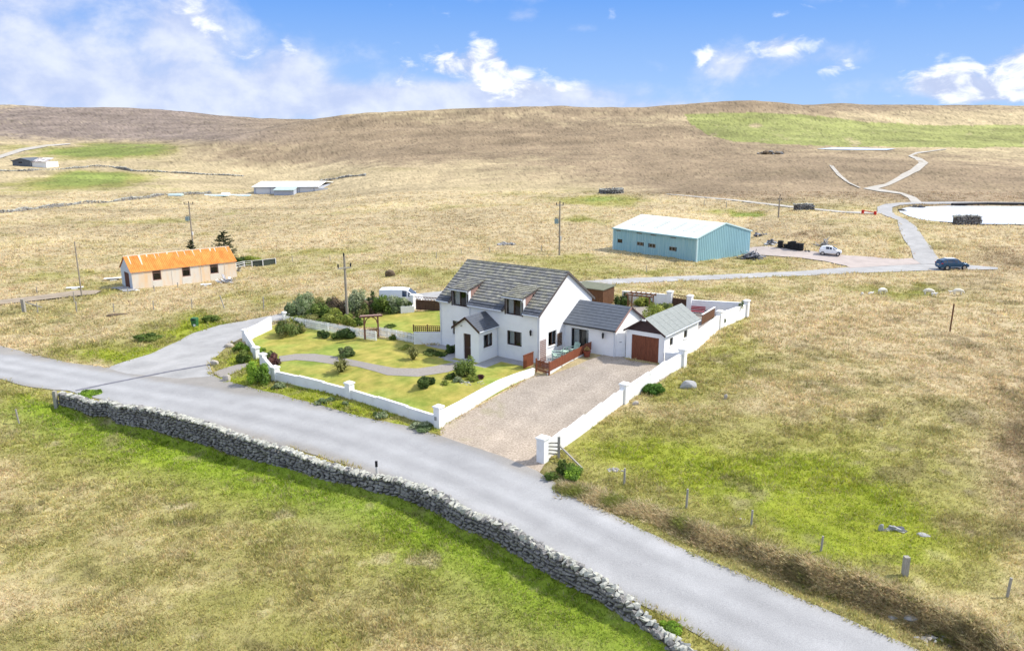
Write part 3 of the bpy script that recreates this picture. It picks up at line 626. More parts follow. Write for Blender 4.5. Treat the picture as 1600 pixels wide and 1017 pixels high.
ribbon('wheel_rut', [(1338, 292), (1322, 284), (1309, 274), (1297, 259)], .7, M['trackm'], .12, 'structure')

# ------------------------------------------------------------------ rough grass blades (uncountable)
def blades(name, pts, h, spread, col, nb, lean=.5, bw=.05, kind='stuff', parent=None, m=None):
    N = len(pts); nb_ = nb; t = np.repeat(np.arange(N), nb_); K = len(t)
    a = rng.uniform(0, 2*pi, K); rr = np.sqrt(rng.uniform(0, 1, K))*spread[t]; base = pts[t]+np.stack([rr*np.cos(a), rr*np.sin(a), -.03+0*a], 1)
    hh = h[t]*rng.uniform(.55, 1.2, K); la = a+rng.normal(0, .6, K); ln = hh*lean*rng.uniform(.3, 1.5, K)
    tip = base+np.stack([np.cos(la)*ln, np.sin(la)*ln, hh], 1); w = hh*bw*rng.uniform(.7, 1.6, K)+.004*pts[t, 1]*.15; wa = rng.uniform(0, pi, K)
    o1 = np.stack([np.cos(wa)*w, np.sin(wa)*w, 0*w], 1)
    V = np.empty((K*3, 3)); V[0::3] = base-o1; V[1::3] = base+o1; V[2::3] = tip
    q = rng.random(N)[:, None]; cl = np.where(q > .74, col*.45+np.array([.50, .42, .25])*.55, np.where(q < .10, col*np.array([.6, .68, .5]), col)) if name == 'rough_grass' else col
    nearf = (1-sstep(70, 130, pts[:, 1]))[:, None] if name == 'rough_grass' else 1; cl = col*(1-nearf)+cl*nearf
    c = cl[t]*rng.uniform(.82, 1.25, (K, 1))*(1+rng.normal(0, .05, (K, 3))); C = np.repeat(c, 3, 0); C[0::3] *= .95; C[1::3] *= .95
    return fast_mesh(name, V, np.arange(K*3).reshape(-1, 3), m or M['tuft'], np.clip(C, .01, .9), 3, kind, parent)
def rough_grass():
    n = 112000; px = rng.uniform(-170, 1770, n); py = 1030-(1030-300)*rng.uniform(0, 1, n)**.82
    P = unproj(px, py, H0, 16, 420, 50); P[:, 2] = H(P[:, 0], P[:, 1]); x, y = P[:, 0], P[:, 1]; keep = np.ones(n, bool)
    for k in PAVED:
        i = inside(x, y, RW[k]); 
        if k in ('road', 'side_road', 'driveway', 'gravel_path'):
            j = np.where(i)[0]; d, _ = seg_dist(x[j], y[j], np.vstack([RW[k], RW[k][:1]])); i[j[(np.abs(d) < .28*rng.random(len(j))**1.5)]] = False
        keep &= ~i
    for (u0, u1, v0, v1, fr) in FOOT:
        o, yw = fr; c, s = cos(yw), sin(yw); u = (x-o[0])*c+(y-o[1])*s; v = -(x-o[0])*s+(y-o[1])*c; keep &= ~((u > u0) & (u < u1) & (v > v0) & (v < v1))
    P = P[keep]; x, y = P[:, 0], P[:, 1]; col = veg(x, y, P[:, 2]); P[:, 2] += micro(x, y)*(.25+.75*smooth_zone(x, y))*.8
    nz = fbm(x/2.3, y/2.3, 91, 3); h = (.13+.09*sstep(.35, .75, nz))*np.clip(y/45, 1, 1.7); sp_ = .16*np.clip(y/40, 1, 4)
    bright = (1.30+.45*rng.random(len(P)))[:, None]
    blades('rough_grass', P, h, sp_+0*h, col*bright, 7, .75)
    # long dead grass on the verge bank
    n = 5200; seg = rng.uniform(.6, len(BANK_W)-1.01, n); i = seg.astype(int); f = (seg-i)[:, None]; B = BANK_W[i]*(1-f)+BANK_W[i+1]*f
    d = BANK_W[i+1]-BANK_W[i]; nr = np.stack([-d[:, 1], d[:, 0]], 1)/np.linalg.norm(d, axis=1)[:, None]; B = B+nr*rng.normal(-.12, .30, (n, 1))
    Z = H(B[:, 0], B[:, 1]); P = np.column_stack([B, Z]); nn = fbm(B[:, 0]/1.1, B[:, 1]/1.1, 95, 3)
    c = np.where(nn[:, None] > .46, np.array([.54, .46, .28]), np.array([.31, .265, .14])); c = 1.2*np.where((nn[:, None] < .36)|(fbm(B[:, 0]/2, B[:, 1]/2, 96, 2) > .66)[:, None], np.array([.27, .29, .08]), c)
    blades('bank_grass', P, np.full(n, .24), np.full(n, .2), c, 12, 1.2, .04)
FOOT = []

# ------------------------------------------------------------------ plants
def clump_pts(n, rx, ry, rz, k, seed):
    r = np.random.default_rng(seed); c = r.normal(0, 1, (k, 3)); c /= np.linalg.norm(c, axis=1)[:, None]; c *= r.uniform(.35, .85, (k, 1)); c[:, 2] = np.abs(c[:, 2])*1.0-.38
    i = r.integers(0, k, n); p = r.normal(0, 1, (n, 3)); p /= np.linalg.norm(p, axis=1)[:, None]; rad = r.uniform(.24, .42, k)[i][:, None]
    q = c[i]+p*rad*r.uniform(.6, 1.05, (n, 1)); nrm = p
    q = q*np.array([rx, ry, rz*.8])+np.array([0, 0, rz*.45]); q[:, 2] = np.maximum(q[:, 2], .02); return q, nrm, i
def leaves(name, n, rx, ry, rz, size, cols, parent, seed, k=14, stuff=False):
    q, nrm, i = clump_pts(n, rx, ry, rz, k, seed); r = np.random.default_rng(seed+1)
    t = np.cross(nrm+r.normal(0, .5, (n, 3)), r.normal(0, 1, (n, 3))); t /= np.linalg.norm(t, axis=1)[:, None]; b = np.cross(nrm+r.normal(0, .45, (n, 3)), t); b /= np.linalg.norm(b, axis=1)[:, None]
    s = size*r.uniform(.6, 1.5, (n, 1)); V = np.empty((n*4, 3)); V[0::4] = q-t*s*.5; V[1::4] = q+b*s*.8-t*s*.1; V[2::4] = q+t*s*.5; V[3::4] = q-b*s*.8+t*s*.1
    cc = np.array(cols)[r.integers(0, len(cols), k)][i]*r.uniform(.7, 1.35, (n, 1)); return fast_mesh(name, V, np.arange(n*4).reshape(-1, 4), M['leaf'], np.repeat(np.clip(cc, .01, .9), 4, 0), 4, None, parent)
SEED = [100]
GRN = [(.07, .11, .025), (.10, .15, .03), (.14, .18, .04)]; DRK = [(.035, .06, .018), (.055, .09, .025), (.08, .12, .03)]; YEL = [(.22, .25, .05), (.16, .20, .04), (.30, .32, .08)]; LIM = [(.16, .26, .03), (.22, .33, .04), (.11, .18, .03)]
GRY = [(.22, .26, .14), (.15, .20, .09), (.28, .31, .19)]; PUR = [(.10, .05, .05), (.16, .08, .07), (.07, .04, .04)]; HED = [(.13, .17, .05), (.20, .20, .07), (.08, .11, .03)]; BRN = [(.16, .12, .08), (.22, .17, .11), (.10, .08, .05)]
def shrub(px, py, w, h, cols, label, cat='shrub', name='shrub', group=None, leaf=None, dense=1., k=14):
    """px, py: foot in the photo; w, h: size in photo pixels"""
    SEED[0] += 7; p = G(px, py); W = pxm(p, w)/2*1.18; Hh = pxm(p, h)*1.02; cols = [tuple(q*1.45 for q in c_) for c_ in cols]; t = thing(name, label, cat, p, random.uniform(0, 6), group)
    sz = leaf or max(.05, pxm(p, 2.0)*.8); n = int(min(3600, max(420, 9*W*W*Hh/(sz**3)*.2+420*dense))*dense)
    leaves('foliage', n, W, W*.9, Hh, sz, cols, t, SEED[0], k)
    m = MB(); r = random.Random(SEED[0])
    for i in range(5):
        a = r.uniform(0, 2*pi); m.tube([(0, 0, -.05), (cos(a)*W*.25, sin(a)*W*.25, Hh*.4), (cos(a)*W*.5, sin(a)*W*.5, Hh*.8)], [.03, .02, .008], 5)
    m.build('stem', M['bark'], t); return t
def bladeplant(px, py, w, h, col, label, name='spiky_plant'):
    p = G(px, py); W = pxm(p, w)/2; Hh = pxm(p, h); t = thing(name, label, 'plant', p); SEED[0] += 3; r = random.Random(SEED[0]); V = []; Fc = []; C = []
    for i in range(120):
        a = r.uniform(0, 2*pi); l = r.uniform(.2, 1.25); hh = Hh*r.uniform(.6, 1.0)*(1.1-.45*l); b = len(V); d = Vector((cos(a), sin(a), 0)); s = Vector((-sin(a), cos(a), 0))*W*.075; o_ = d*W*.12*r.random()
        for (u, z, ww) in ((.0, 0, 1), (.35*l, hh*.62, 1), (.75*l, hh*.98, .7), (1.15*l, hh*.80, .05)):
            c = np.array(col)*r.uniform(.8, 1.5)*(.8+.4*(z/hh)); V += [tuple(o_+d*W*u+s*ww+Vector((0, 0, z))), tuple(o_+d*W*u-s*ww+Vector((0, 0, z)))]; C += [c, c]
        for q in range(3): Fc.append((b+2*q, b+2*q+1, b+2*q+3, b+2*q+2))
    o = mesh_obj('foliage', V, Fc, M['leaf'], t, col=np.array(C)); return t

# ================================================================== THE HOUSE
HO, HY = (-6.31, 67.98), -.6336
HL, HW, HE, HR = 10.56, 8.13, 4.18, 6.92; SL = (HR-HE)/(HW/2)
def frame(o, yaw, z=0): return Matrix.Translation((o[0], o[1], z)) @ Matrix.Rotation(yaw, 4, 'Z')
HF = frame(HO, HY)
def Mr(L): return Matrix(((0, -1, 0, L), (1, 0, 0, 0), (0, 0, 1, 0), (0, 0, 0, 1)))   # wall running along +v whose outside faces +u
def Ml(): return Matrix(((0, 1, 0, 0), (1, 0, 0, 0), (0, 0, 1, 0), (0, 0, 0, 1)))     # outside faces -u
house = thing('house', 'white rendered house with steep grey tiled roof, two dormers and gabled porch', 'house', (HO[0], HO[1], 0), HY)
def window(parent, Mx, x0, x1, z0, z1, cols=2, deep=.10, curtain=True, frm='brownframe', sill=True, name='window', fw=.07):
    m = MB(); d = deep
    m.box(x0, x1, d, d+.07, z1-fw, z1, Mx); m.box(x0, x1, d, d+.07, z0, z0+fw, Mx); m.box(x0, x0+fw, d, d+.07, z0+fw, z1-fw, Mx); m.box(x1-fw, x1, d, d+.07, z0+fw, z1-fw, Mx)
    for k in range(1, cols):
        x = x0+(x1-x0)*k/cols; m.box(x-fw*.7, x+fw*.7, d-.01, d+.06, z0+fw, z1-fw, Mx)
    w = m.build(name, M[frm], parent)
    for k in range(cols):
        a = x0+(x1-x0)*k/cols+fw*.7; b = x0+(x1-x0)*(k+1)/cols-fw*.7; p = MB(); p.add([(a, d+.03, z0+fw), (b, d+.03, z0+fw), (b, d+.03, z1-fw), (a, d+.03, z1-fw)], [(0, 1, 2, 3)], Mx); p.build('pane', M['glass'], w)
    if sill:
        p = MB(); p.box(x0-.08, x1+.08, -.05, d, z0-.08, z0-.002, Mx); p.build('sill', M['white2'], w)
    if curtain:
        for (a, b) in ((x0+.1, x0+(x1-x0)*.36), (x1-(x1-x0)*.22, x1-.1)):
            p = MB(); n = 6
            for i in range(n):
                u0 = a+(b-a)*i/n; u1 = a+(b-a)*(i+1)/n; p.add([(u0, d+.2+.03*(i % 2), z0+.05), (u1, d+.2+.03*((i+1) % 2), z0+.05), (u1, d+.2+.03*((i+1) % 2), z1-.05), (u0, d+.2+.03*(i % 2), z1-.05)], [(0, 1, 2, 3)], Mx)
            p.build('curtain', M['curtain'], w)
    # dark room lining behind the opening
    p = MB(); e = .25; p.box(x0-e, x1+e, d+1.3, d+1.34, z0-.5, z1+.3, Mx); p.build('room_backdrop', M['room'], w)
    return w
I4 = Matrix.Identity(4)
D1, D2 = (1.5, 3.15), (7.22, 8.85); DZ0, DZ1 = 3.78, 5.12
# walls
m = MB(); wall_holes(m, HL, -1.0, HE, .3, [(1.42, 2.9, 1.2, 2.42), (7.3, 8.8, 1.2, 2.42), (4.4, 5.5, .1, 2.1), (D1[0], D1[1], DZ0, HE), (D2[0], D2[1], DZ0, HE)])
for a, b in (D1, D2):
    m.box(a-.12, a, 0, .3, HE, DZ1+.1); m.box(b, b+.12, 0, .3, HE, DZ1+.1); m.box(a, b, 0, .3, DZ1, DZ1+.1)
m.build('front_wall', M['white'], house)
m = MB(); X = Mr(HL); wall_holes(m, HW-.6, -1.0, HE, .3, [(1.0, 2.2, 1.2, 2.42)], X @ Matrix.Translation((.3, 0, 0)))
m.add([(HL, 0, HE), (HL, HW, HE), (HL, HW/2, HR-.02), (HL-.3, 0, HE), (HL-.3, HW, HE), (HL-.3, HW/2, HR-.02)], [(0, 1, 2), (5, 4, 3), (0, 3, 4, 1), (1, 4, 5, 2), (2, 5, 3, 0)])
m.build('gable_wall', M['white'], house)
m = MB(); m.box(0, .3, .3, HW-.3, -1, HE); m.add([(.3, 0, HE), (.3, HW, HE), (.3, HW/2, HR-.02), (0, 0, HE), (0, HW, HE), (0, HW/2, HR-.02)], [(0, 1, 2), (5, 4, 3), (0, 3, 4, 1), (1, 4, 5, 2), (2, 5, 3, 0)]); m.build('gable_wall', M['white'], house)
m = MB(); m.box(0, HL, HW-.3, HW, -1, HE); m.build('rear_wall', M['white'], house)
m = MB(); m.box(.3, HL-.3, .3, HW-.3, 2.55, 2.7); m.build('floor_slab', M['room'], house)
# roof deck
def slope_pts(u0, u1, v0, v1, eave, sl, th, mir=None):
    z = lambda v: eave+v*sl
    b = [(u0, v0, z(v0)), (u1, v0, z(v0)), (u1, v1, z(v1)), (u0, v1, z(v1))]; t = [(x, y, q+th) for x, y, q in b]
    if mir is not None: b = [(x, mir-y, q) for x, y, q in b][::-1]; t = [(x, mir-y, q) for x, y, q in t][::-1]
    return b, t
m = MB()
for (a, b) in ((-.12, D1[0]-.12), (D1[1]+.12, D2[0]-.12), (D2[1]+.12, HL+.12)): m.hexa(*slope_pts(a, b, -.28, 2.2, HE, SL, .1))
m.hexa(*slope_pts(-.12, HL+.12, 2.2, HW/2, HE, SL, .1)); m.hexa(*slope_pts(-.12, HL+.12, -.28, HW/2, HE, SL, .1, HW)); m.build('roof', M['verge'], house)
def tiles(name, parent, u0, u1, v0, v1, eave, sl, cols, tw=.33, course=.34, mir=None, skip=None, dark_rows=2, lich=lambda u, v: 0.5, seed=1, lift=.115):
    r = random.Random(seed); L = math.hypot(1, sl); V = []; Fc = []; C = []; n = int((v1-v0)*L/course)+1; dv = course/L
    for i in range(n):
        va = v0+i*dv; vb = min(va+dv*1.12, v1); nu = int((u1-u0)/tw); w = (u1-u0)/nu
        for k in range(nu):
            a = u0+k*w; b = a+w*.985
            if skip and skip((a+b)/2, va+.5*dv): continue
            za = eave+va*sl+lift+.085+r.uniform(0, .012); zb = eave+vb*sl+lift+.012; zl = eave+va*sl+lift-.01
            # double-roll profile: two crests per tile
            us = [a, a+w*.25, a+w*.5, a+w*.75, b]; hs = [0, .022, 0, .022, 0]; s = len(V)
            for (uu, hh) in zip(us, hs): V += [(uu, va, zl), (uu, va, za+hh), (uu, vb, zb+hh)]
            for q in range(4):
                e = s+3*q; Fc += [(e, e+3, e+4, e+1), (e+1, e+4, e+5, e+2)]
            l = lich((a+b)/2, va); t = .78*r.random()+.22*float(vnoise(np.array([(a+b)*.55+seed]), np.array([va*1.1]))[0])
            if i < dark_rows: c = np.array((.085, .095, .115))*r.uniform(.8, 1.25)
            else:
                c = np.array((.20, .20, .195))*r.uniform(.88, 1.14)
                if t < l*.75: c = np.array((.275, .27, .22))*r.uniform(.8, 1.15)
                elif t < .42+l*.3: c = np.array((.26, .255, .225))*r.uniform(.85, 1.15)
            C += [c*.5, c, c]*5  # front edge darkened to paint the shadow line under each course
    if mir is not None: V = [(x, mir-y, z) for x, y, z in V]; Fc = [f[::-1] for f in Fc]
    o = mesh_obj(name, V, Fc, M['tile'], parent, col=np.array(C)); o['kind'] = 'stuff'; return o
inD = lambda u, v: any(a-.12 < u < b+.12 for a, b in (D1, D2)) and v < 2.2
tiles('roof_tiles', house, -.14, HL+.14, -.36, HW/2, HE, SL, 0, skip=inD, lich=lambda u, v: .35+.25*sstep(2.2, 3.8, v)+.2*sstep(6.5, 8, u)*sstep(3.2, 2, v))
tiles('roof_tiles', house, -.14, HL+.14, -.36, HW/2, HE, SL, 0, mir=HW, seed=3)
m = MB(); 
for i in range(26):
    a = -.14+i*(HL+.28)/26; m.tube([(a, HW/2, HR+.06), (a+(HL+.28)/26*.97, HW/2, HR+.07)], .13, 8)
o = m.build('ridge_tiles', mat('ridge tile', (.16, .165, .15), .9, .3, 4), house); o['kind'] = 'stuff'
# verge trims
for u in (HL+.12, -.16):
    for mir in (None, HW):
        m = MB(); b_, t_ = slope_pts(u, u+.04, -.30, HW/2-.004, HE-.06, SL, .2, mir); m.hexa(b_, t_); m.build('verge_board', M['verge'], house)
# dormers
for di, (a, b) in enumerate((D1, D2)):
    sl2 = .215; z0 = DZ1+.14; 
    m = MB(); m.hexa(*slope_pts(a-.22, b+.22, -.25, 2.30, z0, sl2, .07)); dr = m.build('dormer_roof', M['verge'], house)
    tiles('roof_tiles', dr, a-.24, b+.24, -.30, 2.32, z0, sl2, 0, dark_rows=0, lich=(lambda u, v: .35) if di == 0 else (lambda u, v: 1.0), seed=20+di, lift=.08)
    for u in (a-.12, b):
        m = MB(); vv = np.linspace(.3, 2.28, 6); bo = [(v, max(HE+v*SL+.08, HE)) for v in vv]; to = [(v, z0+v*sl2-.002) for v in vv]; V = []
        for (v, z), (_, q) in zip(bo, to): V += [(u, v, min(z, q)), (u+.12, v, min(z, q)), (u+.12, v, q), (u, v, q)]
        Fc = [];
        for k in range(5):
            e = 4*k; Fc += [(e+1, e+5, e+6, e+2), (e, e+3, e+7, e+4), (e+3, e+2, e+6, e+7), (e, e+4, e+5, e+1)]
        m.add(V, Fc); m.build('dormer_cheek', M['cheek'], house)
    m = MB(); m.tube([(a-.22, -.31, z0-.05), (b+.22, -.31, z0-.05)], .055, 8); m.build('gutter', M['gutter'], house)
    m = MB(); m.tube([(b+.16, -.31, z0-.1), (b+.16, -.06, z0-.35), (b+.16, -.06, HE)], .035, 6); m.build('downpipe', M['gutter'], house)
    for u in (a-.10, b+.0):
        m = MB(); m.box(u, u+.10, -.05, 0, DZ0-.02, DZ1+.1); m.build('window_surround', M['brownframe'], house)
    window(house, I4, a, b, DZ0, DZ1, 2, .06)
window(house, I4, 1.42, 2.9, 1.2, 2.42, 2); window(house, I4, 7.3, 8.8, 1.2, 2.42, 2); window(house, X @ Matrix.Translation((.3, 0, 0)), 1.0, 2.2, 1.2, 2.42, 2)
# gutters and downpipes
for (a, b) in ((-.12, D1[0]-.25), (D1[1]+.25, D2[0]-.25), (D2[1]+.25, HL+.12)):
    m = MB(); m.tube([(a, -.36, HE-.14), (b, -.36, HE-.14)], .06, 8); m.build('gutter', M['gutter'], house)
for u in (.12, 3.42, HL-.12):
    m = MB(); m.tube([(u, -.36, HE-.18), (u, -.06, HE-.42), (u, -.06, 0)], .035, 6); m.build('downpipe', M['gutter'], house)
def lantern(parent, x, y, z, s=1, out=(0, -1)):
    m = MB(); ox, oy = out; m.tube([(x, y, z-.18*s), (x+ox*.14*s, y+oy*.14*s, z-.1*s)], .015, 5); c = (x+ox*.15*s, y+oy*.15*s)
    m.tube([(*c, z-.2*s), (*c, z-.14*s), (*c, z+.1*s), (*c, z+.2*s)], [.03*s, .06*s, .085*s, .01], 6); m.build('wall_lantern', M['blackmetal'], parent)
lantern(house, 9.82, 0, 2.6, 1.3)
m = MB(); m.tube([(4.72, -2.60, 2.95), (4.72, -2.72, 2.98), (4.72, -2.80, 2.94)], [.02, .05, .06], 6); m.build('porch_lamp', M['metal'], house)
# porch
PU0, PU1, PV, PE, PR = 3.8, 6.3, -2.5, 2.75, 3.62; PM = (PU0+PU1)/2; PS = (PR-PE)/(PM-PU0)
m = MB(); wall_holes(m, PU1-PU0, -1, PE, .2, [(.92, 1.68, .12, 2.3)], Matrix.Translation((PU0, PV, 0)))
m.add([(PU0, PV, PE), (PU1, PV, PE), (PM, PV, PR-.02), (PU0, PV+.2, PE), (PU1, PV+.2, PE), (PM, PV+.2, PR-.02)], [(0, 1, 2), (5, 4, 3), (0, 3, 4, 1), (1, 4, 5, 2), (2, 5, 3, 0)]); pw = m.build('porch_wall', M['white'], house)
m = MB(); wall_holes(m, -PV-.2, -1, PE, .2, [(.45, 1.65, 1.1, 2.2)], Mr(PU1) @ Matrix.Translation((PV+.2, 0, 0))); m.build('porch_wall', M['white'], house)
window(house, Mr(PU1) @ Matrix.Translation((PV+.2, 0, 0)), .45, 1.65, 1.1, 2.2, 2, .06)
m = MB(); m.box(PU0, PU0+.2, PV+.2, 0, -1, PE); m.build('porch_wall', M['white'], house)
for s_ in (0, 1):
    f = lambda u, v, z: (u if not s_ else 2*PM-u, v, z)
    zz = lambda u: PE+(u-PU0)*PS
    B = [f(PU0-.2, PV-.15, zz(PU0-.2)), f(PM, PV-.15, zz(PM)), f(PM, -.002, zz(PM)), f(PU0-.2, -.002, zz(PU0-.2))]; T = [(x, y, z+.11) for x, y, z in B]
    if s_: B, T = B[::-1], T[::-1]
    m = MB(); m.hexa(B, T)
    rf = m.build('porch_roof', M['slate2'], house)
    m = MB(); nrow = 8
    for i in range(nrow):
        a = PU0-.22+(PM-PU0+.22)*i/nrow; b = a+(PM-PU0+.22)/nrow*1.15; b = min(b, PM); 
        B = [f(a, PV-.17, zz(a)+.112), f(b, PV-.17, zz(b)+.112), f(b, 0, zz(b)+.112), f(a, 0, zz(a)+.112)]; T = [f(a, PV-.17, zz(a)+.145), f(b, PV-.17, zz(b)+.118), f(b, 0, zz(b)+.118), f(a, 0, zz(a)+.145)]
        if s_: B, T = B[::-1], T[::-1]
        m.hexa(B, T)
    o = m.build('slate_course', M['slate2'], rf); o['kind'] = 'stuff'
    B = [f(PU0-.22, PV-.2, zz(PU0-.22)-.08), f(PM, PV-.2, zz(PM)-.08), f(PM, PV-.152, zz(PM)-.08), f(PU0-.22, PV-.152, zz(PU0-.22)-.08)]; T = [(x, y, z+.2) for x, y, z in B]
    if s_: B, T = B[::-1], T[::-1]
    m = MB(); m.hexa(B, T); m.build('verge_board', M['brownframe'], house)
    m = MB(); u = PU0-.24 if not s_ else 2*PM-PU0+.24; m.tube([(u, PV-.15, PE-.12), (u, -.05, PE-.12)], .05, 8); m.build('gutter', M['gutter'], house)
m = MB(); m.tube([(PU1+.24, -.1, PE-.15), (PU1+.1, -.06, PE-.35), (PU1+.1, -.06, 0)], .035, 6); m.build('downpipe', M['gutter'], house)
m = MB(); m.box(PU0+.92, PU0+1.68, PV+.10, PV+.15, .12, 2.3); dd = m.build('front_door', M['brown'], house)
for (a, b, c, d) in ((.16, .60, 1.2, 2.15), (.16, .60, .3, 1.05)):
    m = MB(); m.box(PU0+.92+a, PU0+.92+b, PV+.085, PV+.1, c-.0, d); m.build('door_panel', M['brownframe'], dd)
m = MB(); m.tube([(PU0+1.58, PV+.06, 1.1), (PU0+1.58, PV+.06, 1.25)], .02, 6); m.build('handle', M['metal'], dd)
one('step', M['slab'], house, PU0+.8, PU0+1.8, PV-.4, PV-.001, -.3, .12)
# annex
AU, AV, AL, AW, AZ0, AE, AR = HL, 3.8, 4.81, 4.62, .5, 2.89, 4.22; AS = (AR-AE)/(AW/2)
AM = Matrix.Translation((AU, AV, 0))
m = MB(); wall_holes(m, AL, -.6, AE, .25, [(.62, 2.3, .62, 2.42)], AM); m.build('annex_wall', M['white'], house)
m = MB(); m.box(AU+AL-.25, AU+AL, AV+.25, AV+AW, -.6, AE)
m.add([(AU+AL, AV, AE), (AU+AL, AV+AW, AE), (AU+AL, AV+AW/2, AR-.02), (AU+AL-.25, AV, AE), (AU+AL-.25, AV+AW, AE), (AU+AL-.25, AV+AW/2, AR-.02)], [(0, 1, 2), (5, 4, 3), (0, 3, 4, 1), (1, 4, 5, 2), (2, 5, 3, 0)]); m.build('annex_wall', M['white'], house)
one('annex_wall', M['white'], house, AU, AU+AL-.25, AV+AW-.25, AV+AW, -.6, AE)
for mir in (None, 1):
    g_ = lambda P: P if mir is None else [(x, 2*AV+AW-y, z) for x, y, z in P][::-1]
    z = lambda v: AE+v*AS
    B = [(AU+.002, AV-.3, z(-.3)), (AU+AL+.12, AV-.3, z(-.3)), (AU+AL+.12, AV+AW/2, z(AW/2)), (AU+.002, AV+AW/2, z(AW/2))]; T = [(x, y, q+.1) for x, y, q in B]
    m = MB(); m.hexa(g_(B), g_(T)); rf = m.build('annex_roof', M['slate'], house); m = MB(); n = 9
    for i in range(n):
        a = -.32+(AW/2+.32)*i/n; b = min(AW/2, a+(AW/2+.32)/n*1.15)
        B = [(AU+.004, AV+a, z(a)+.102), (AU+AL+.13, AV+a, z(a)+.102), (AU+AL+.13, AV+b, z(b)+.102), (AU+.004, AV+b, z(b)+.102)]; T = [(B[0][0], B[0][1], B[0][2]+.035), (B[1][0], B[1][1], B[1][2]+.035), (B[2][0], B[2][1], B[2][2]+.006), (B[3][0], B[3][1], B[3][2]+.006)]
        m.hexa(g_(B), g_(T))
    o = m.build('slate_course', M['slate'], rf); o['kind'] = 'stuff'
    B = [(AU+AL+.135, AV-.3, z(-.3)-.08), (AU+AL+.17, AV-.3, z(-.3)-.08), (AU+AL+.17, AV+AW/2, z(AW/2)-.08), (AU+AL+.135, AV+AW/2, z(AW/2)-.08)]; T = [(x, y, q+.2) for x, y, q in B]
    m = MB(); m.hexa(g_(B), g_(T)); m.build('verge_board', M['cheek'] if mir is None else M['brown'], house)
m = MB(); m.tube([(AU+.1, AV-.36, AE-.12), (AU+AL+.12, AV-.36, AE-.12)], .055, 8); m.build('gutter', M['blackmetal'], house)
m = MB(); m.tube([(AU+AL-.1, AV-.36, AE-.15), (AU+AL-.1, AV-.05, AE-.4), (AU+AL-.1, AV-.05, .4)], .035, 6); m.build('downpipe', M['gutter'], house)
w = window(house, AM, .62, 2.3, .62, 2.42, 2, .1, sill=False, frm='blackmetal', name='patio_door'); lantern(house, AU+3.75, AV, 2.25, 1.3)
# paving slabs round the house front
pav = []
paving = thing('paving', None, None, (HO[0], HO[1], 0), HY); paving['kind'] = 'structure'
def slabs(u0, u1, v0, v1, s=.6):
    nu = max(1, round((u1-u0)/s)); nv = max(1, round((v1-v0)/s))
    for i in range(nu):
        for j in range(nv):
            a = u0+(u1-u0)*i/nu; b = u0+(u1-u0)*(i+1)/nu-.015; c = v0+(v1-v0)*j/nv; d = v0+(v1-v0)*(j+1)/nv-.015
            w = HF @ Vector(((a+b)/2, (c+d)/2, 0)); z = Hs(w.x, w.y)+.03+random.uniform(0, .012); one('paving_slab', M['slab'], paving, a, b, c, d, z-.12, z)
slabs(6.35, 9.9, -1.15, -.02, .9); slabs(6.35, 7.6, -3.3, -1.17, .9); slabs(3.3, 6.3, -3.5, -2.95, .9); slabs(2.5, 3.75, -3.2, -1.2, .9); slabs(-.9, 2.45, -1.1, -.02, 1.0)

# ================================================================== GARAGE
GO, GY = (9.18, 61.9), -.6336
garage = thing('garage', 'small white garage with red brown double doors and grey felt roof', 'garage', (GO[0], GO[1], .45), GY)
gL, gW, gE, gR = 3.3, 6.58, 2.46, 3.52; gS = (gR-gE)/(gL/2)
m = MB(); wall_holes(m, gL, -1, gE, .2, [(.5, 2.88, -.05, 2.12)]); m.build('wall', M['white'], garage)
m = MB(); wall_holes(m, gW-.4, -1, gE, .2, [(.9, 1.5, 1.3, 1.95), (3.55, 4.2, 1.35, 2.0)], Mr(gL) @ Matrix.Translation((.2, 0, 0))); m.build('wall', M['white'], garage)
one('wall', M['white'], garage, 0, .2, .2, gW-.2, -1, gE); one('wall', M['white'], garage, 0, gL, gW-.2, gW, -1, gE)
m = MB(); m.add([(0, gW, gE), (gL, gW, gE), (gL/2, gW, gR-.02), (0, gW-.2, gE), (gL, gW-.2, gE), (gL/2, gW-.2, gR-.02)], [(1, 0, 2), (4, 5, 3), (0, 1, 4, 3), (1, 2, 5, 4), (2, 0, 3, 5)]); m.build('rear_gable', M['white'], garage)
gb = MB(); gb.add([(0, .02, gE), (gL, .02, gE), (gL/2, .02, gR-.02), (0, .2, gE), (gL, .2, gE), (gL/2, .2, gR-.02)], [(0, 1, 2), (5, 4, 3), (0, 3, 4, 1), (1, 4, 5, 2), (2, 5, 3, 0)]); gb = gb.build('gable_backing', M['brown'], garage)
for i in range(7):
    z0 = gE+.02+i*.145; z1 = min(z0+.14, gR-.05); k = lambda z: (z-gE)/gS
    if z1 <= z0: continue
    m = MB(); m.hexa([(k(z0), -.03, z0), (gL-k(z0), -.03, z0), (gL-k(z0), .018, z0), (k(z0), .018, z0)], [(k(z1), -.005, z1), (gL-k(z1), -.005, z1), (gL-k(z1), .018, z1), (k(z1), .018, z1)]); m.build('gable_board', M['brown'], garage)
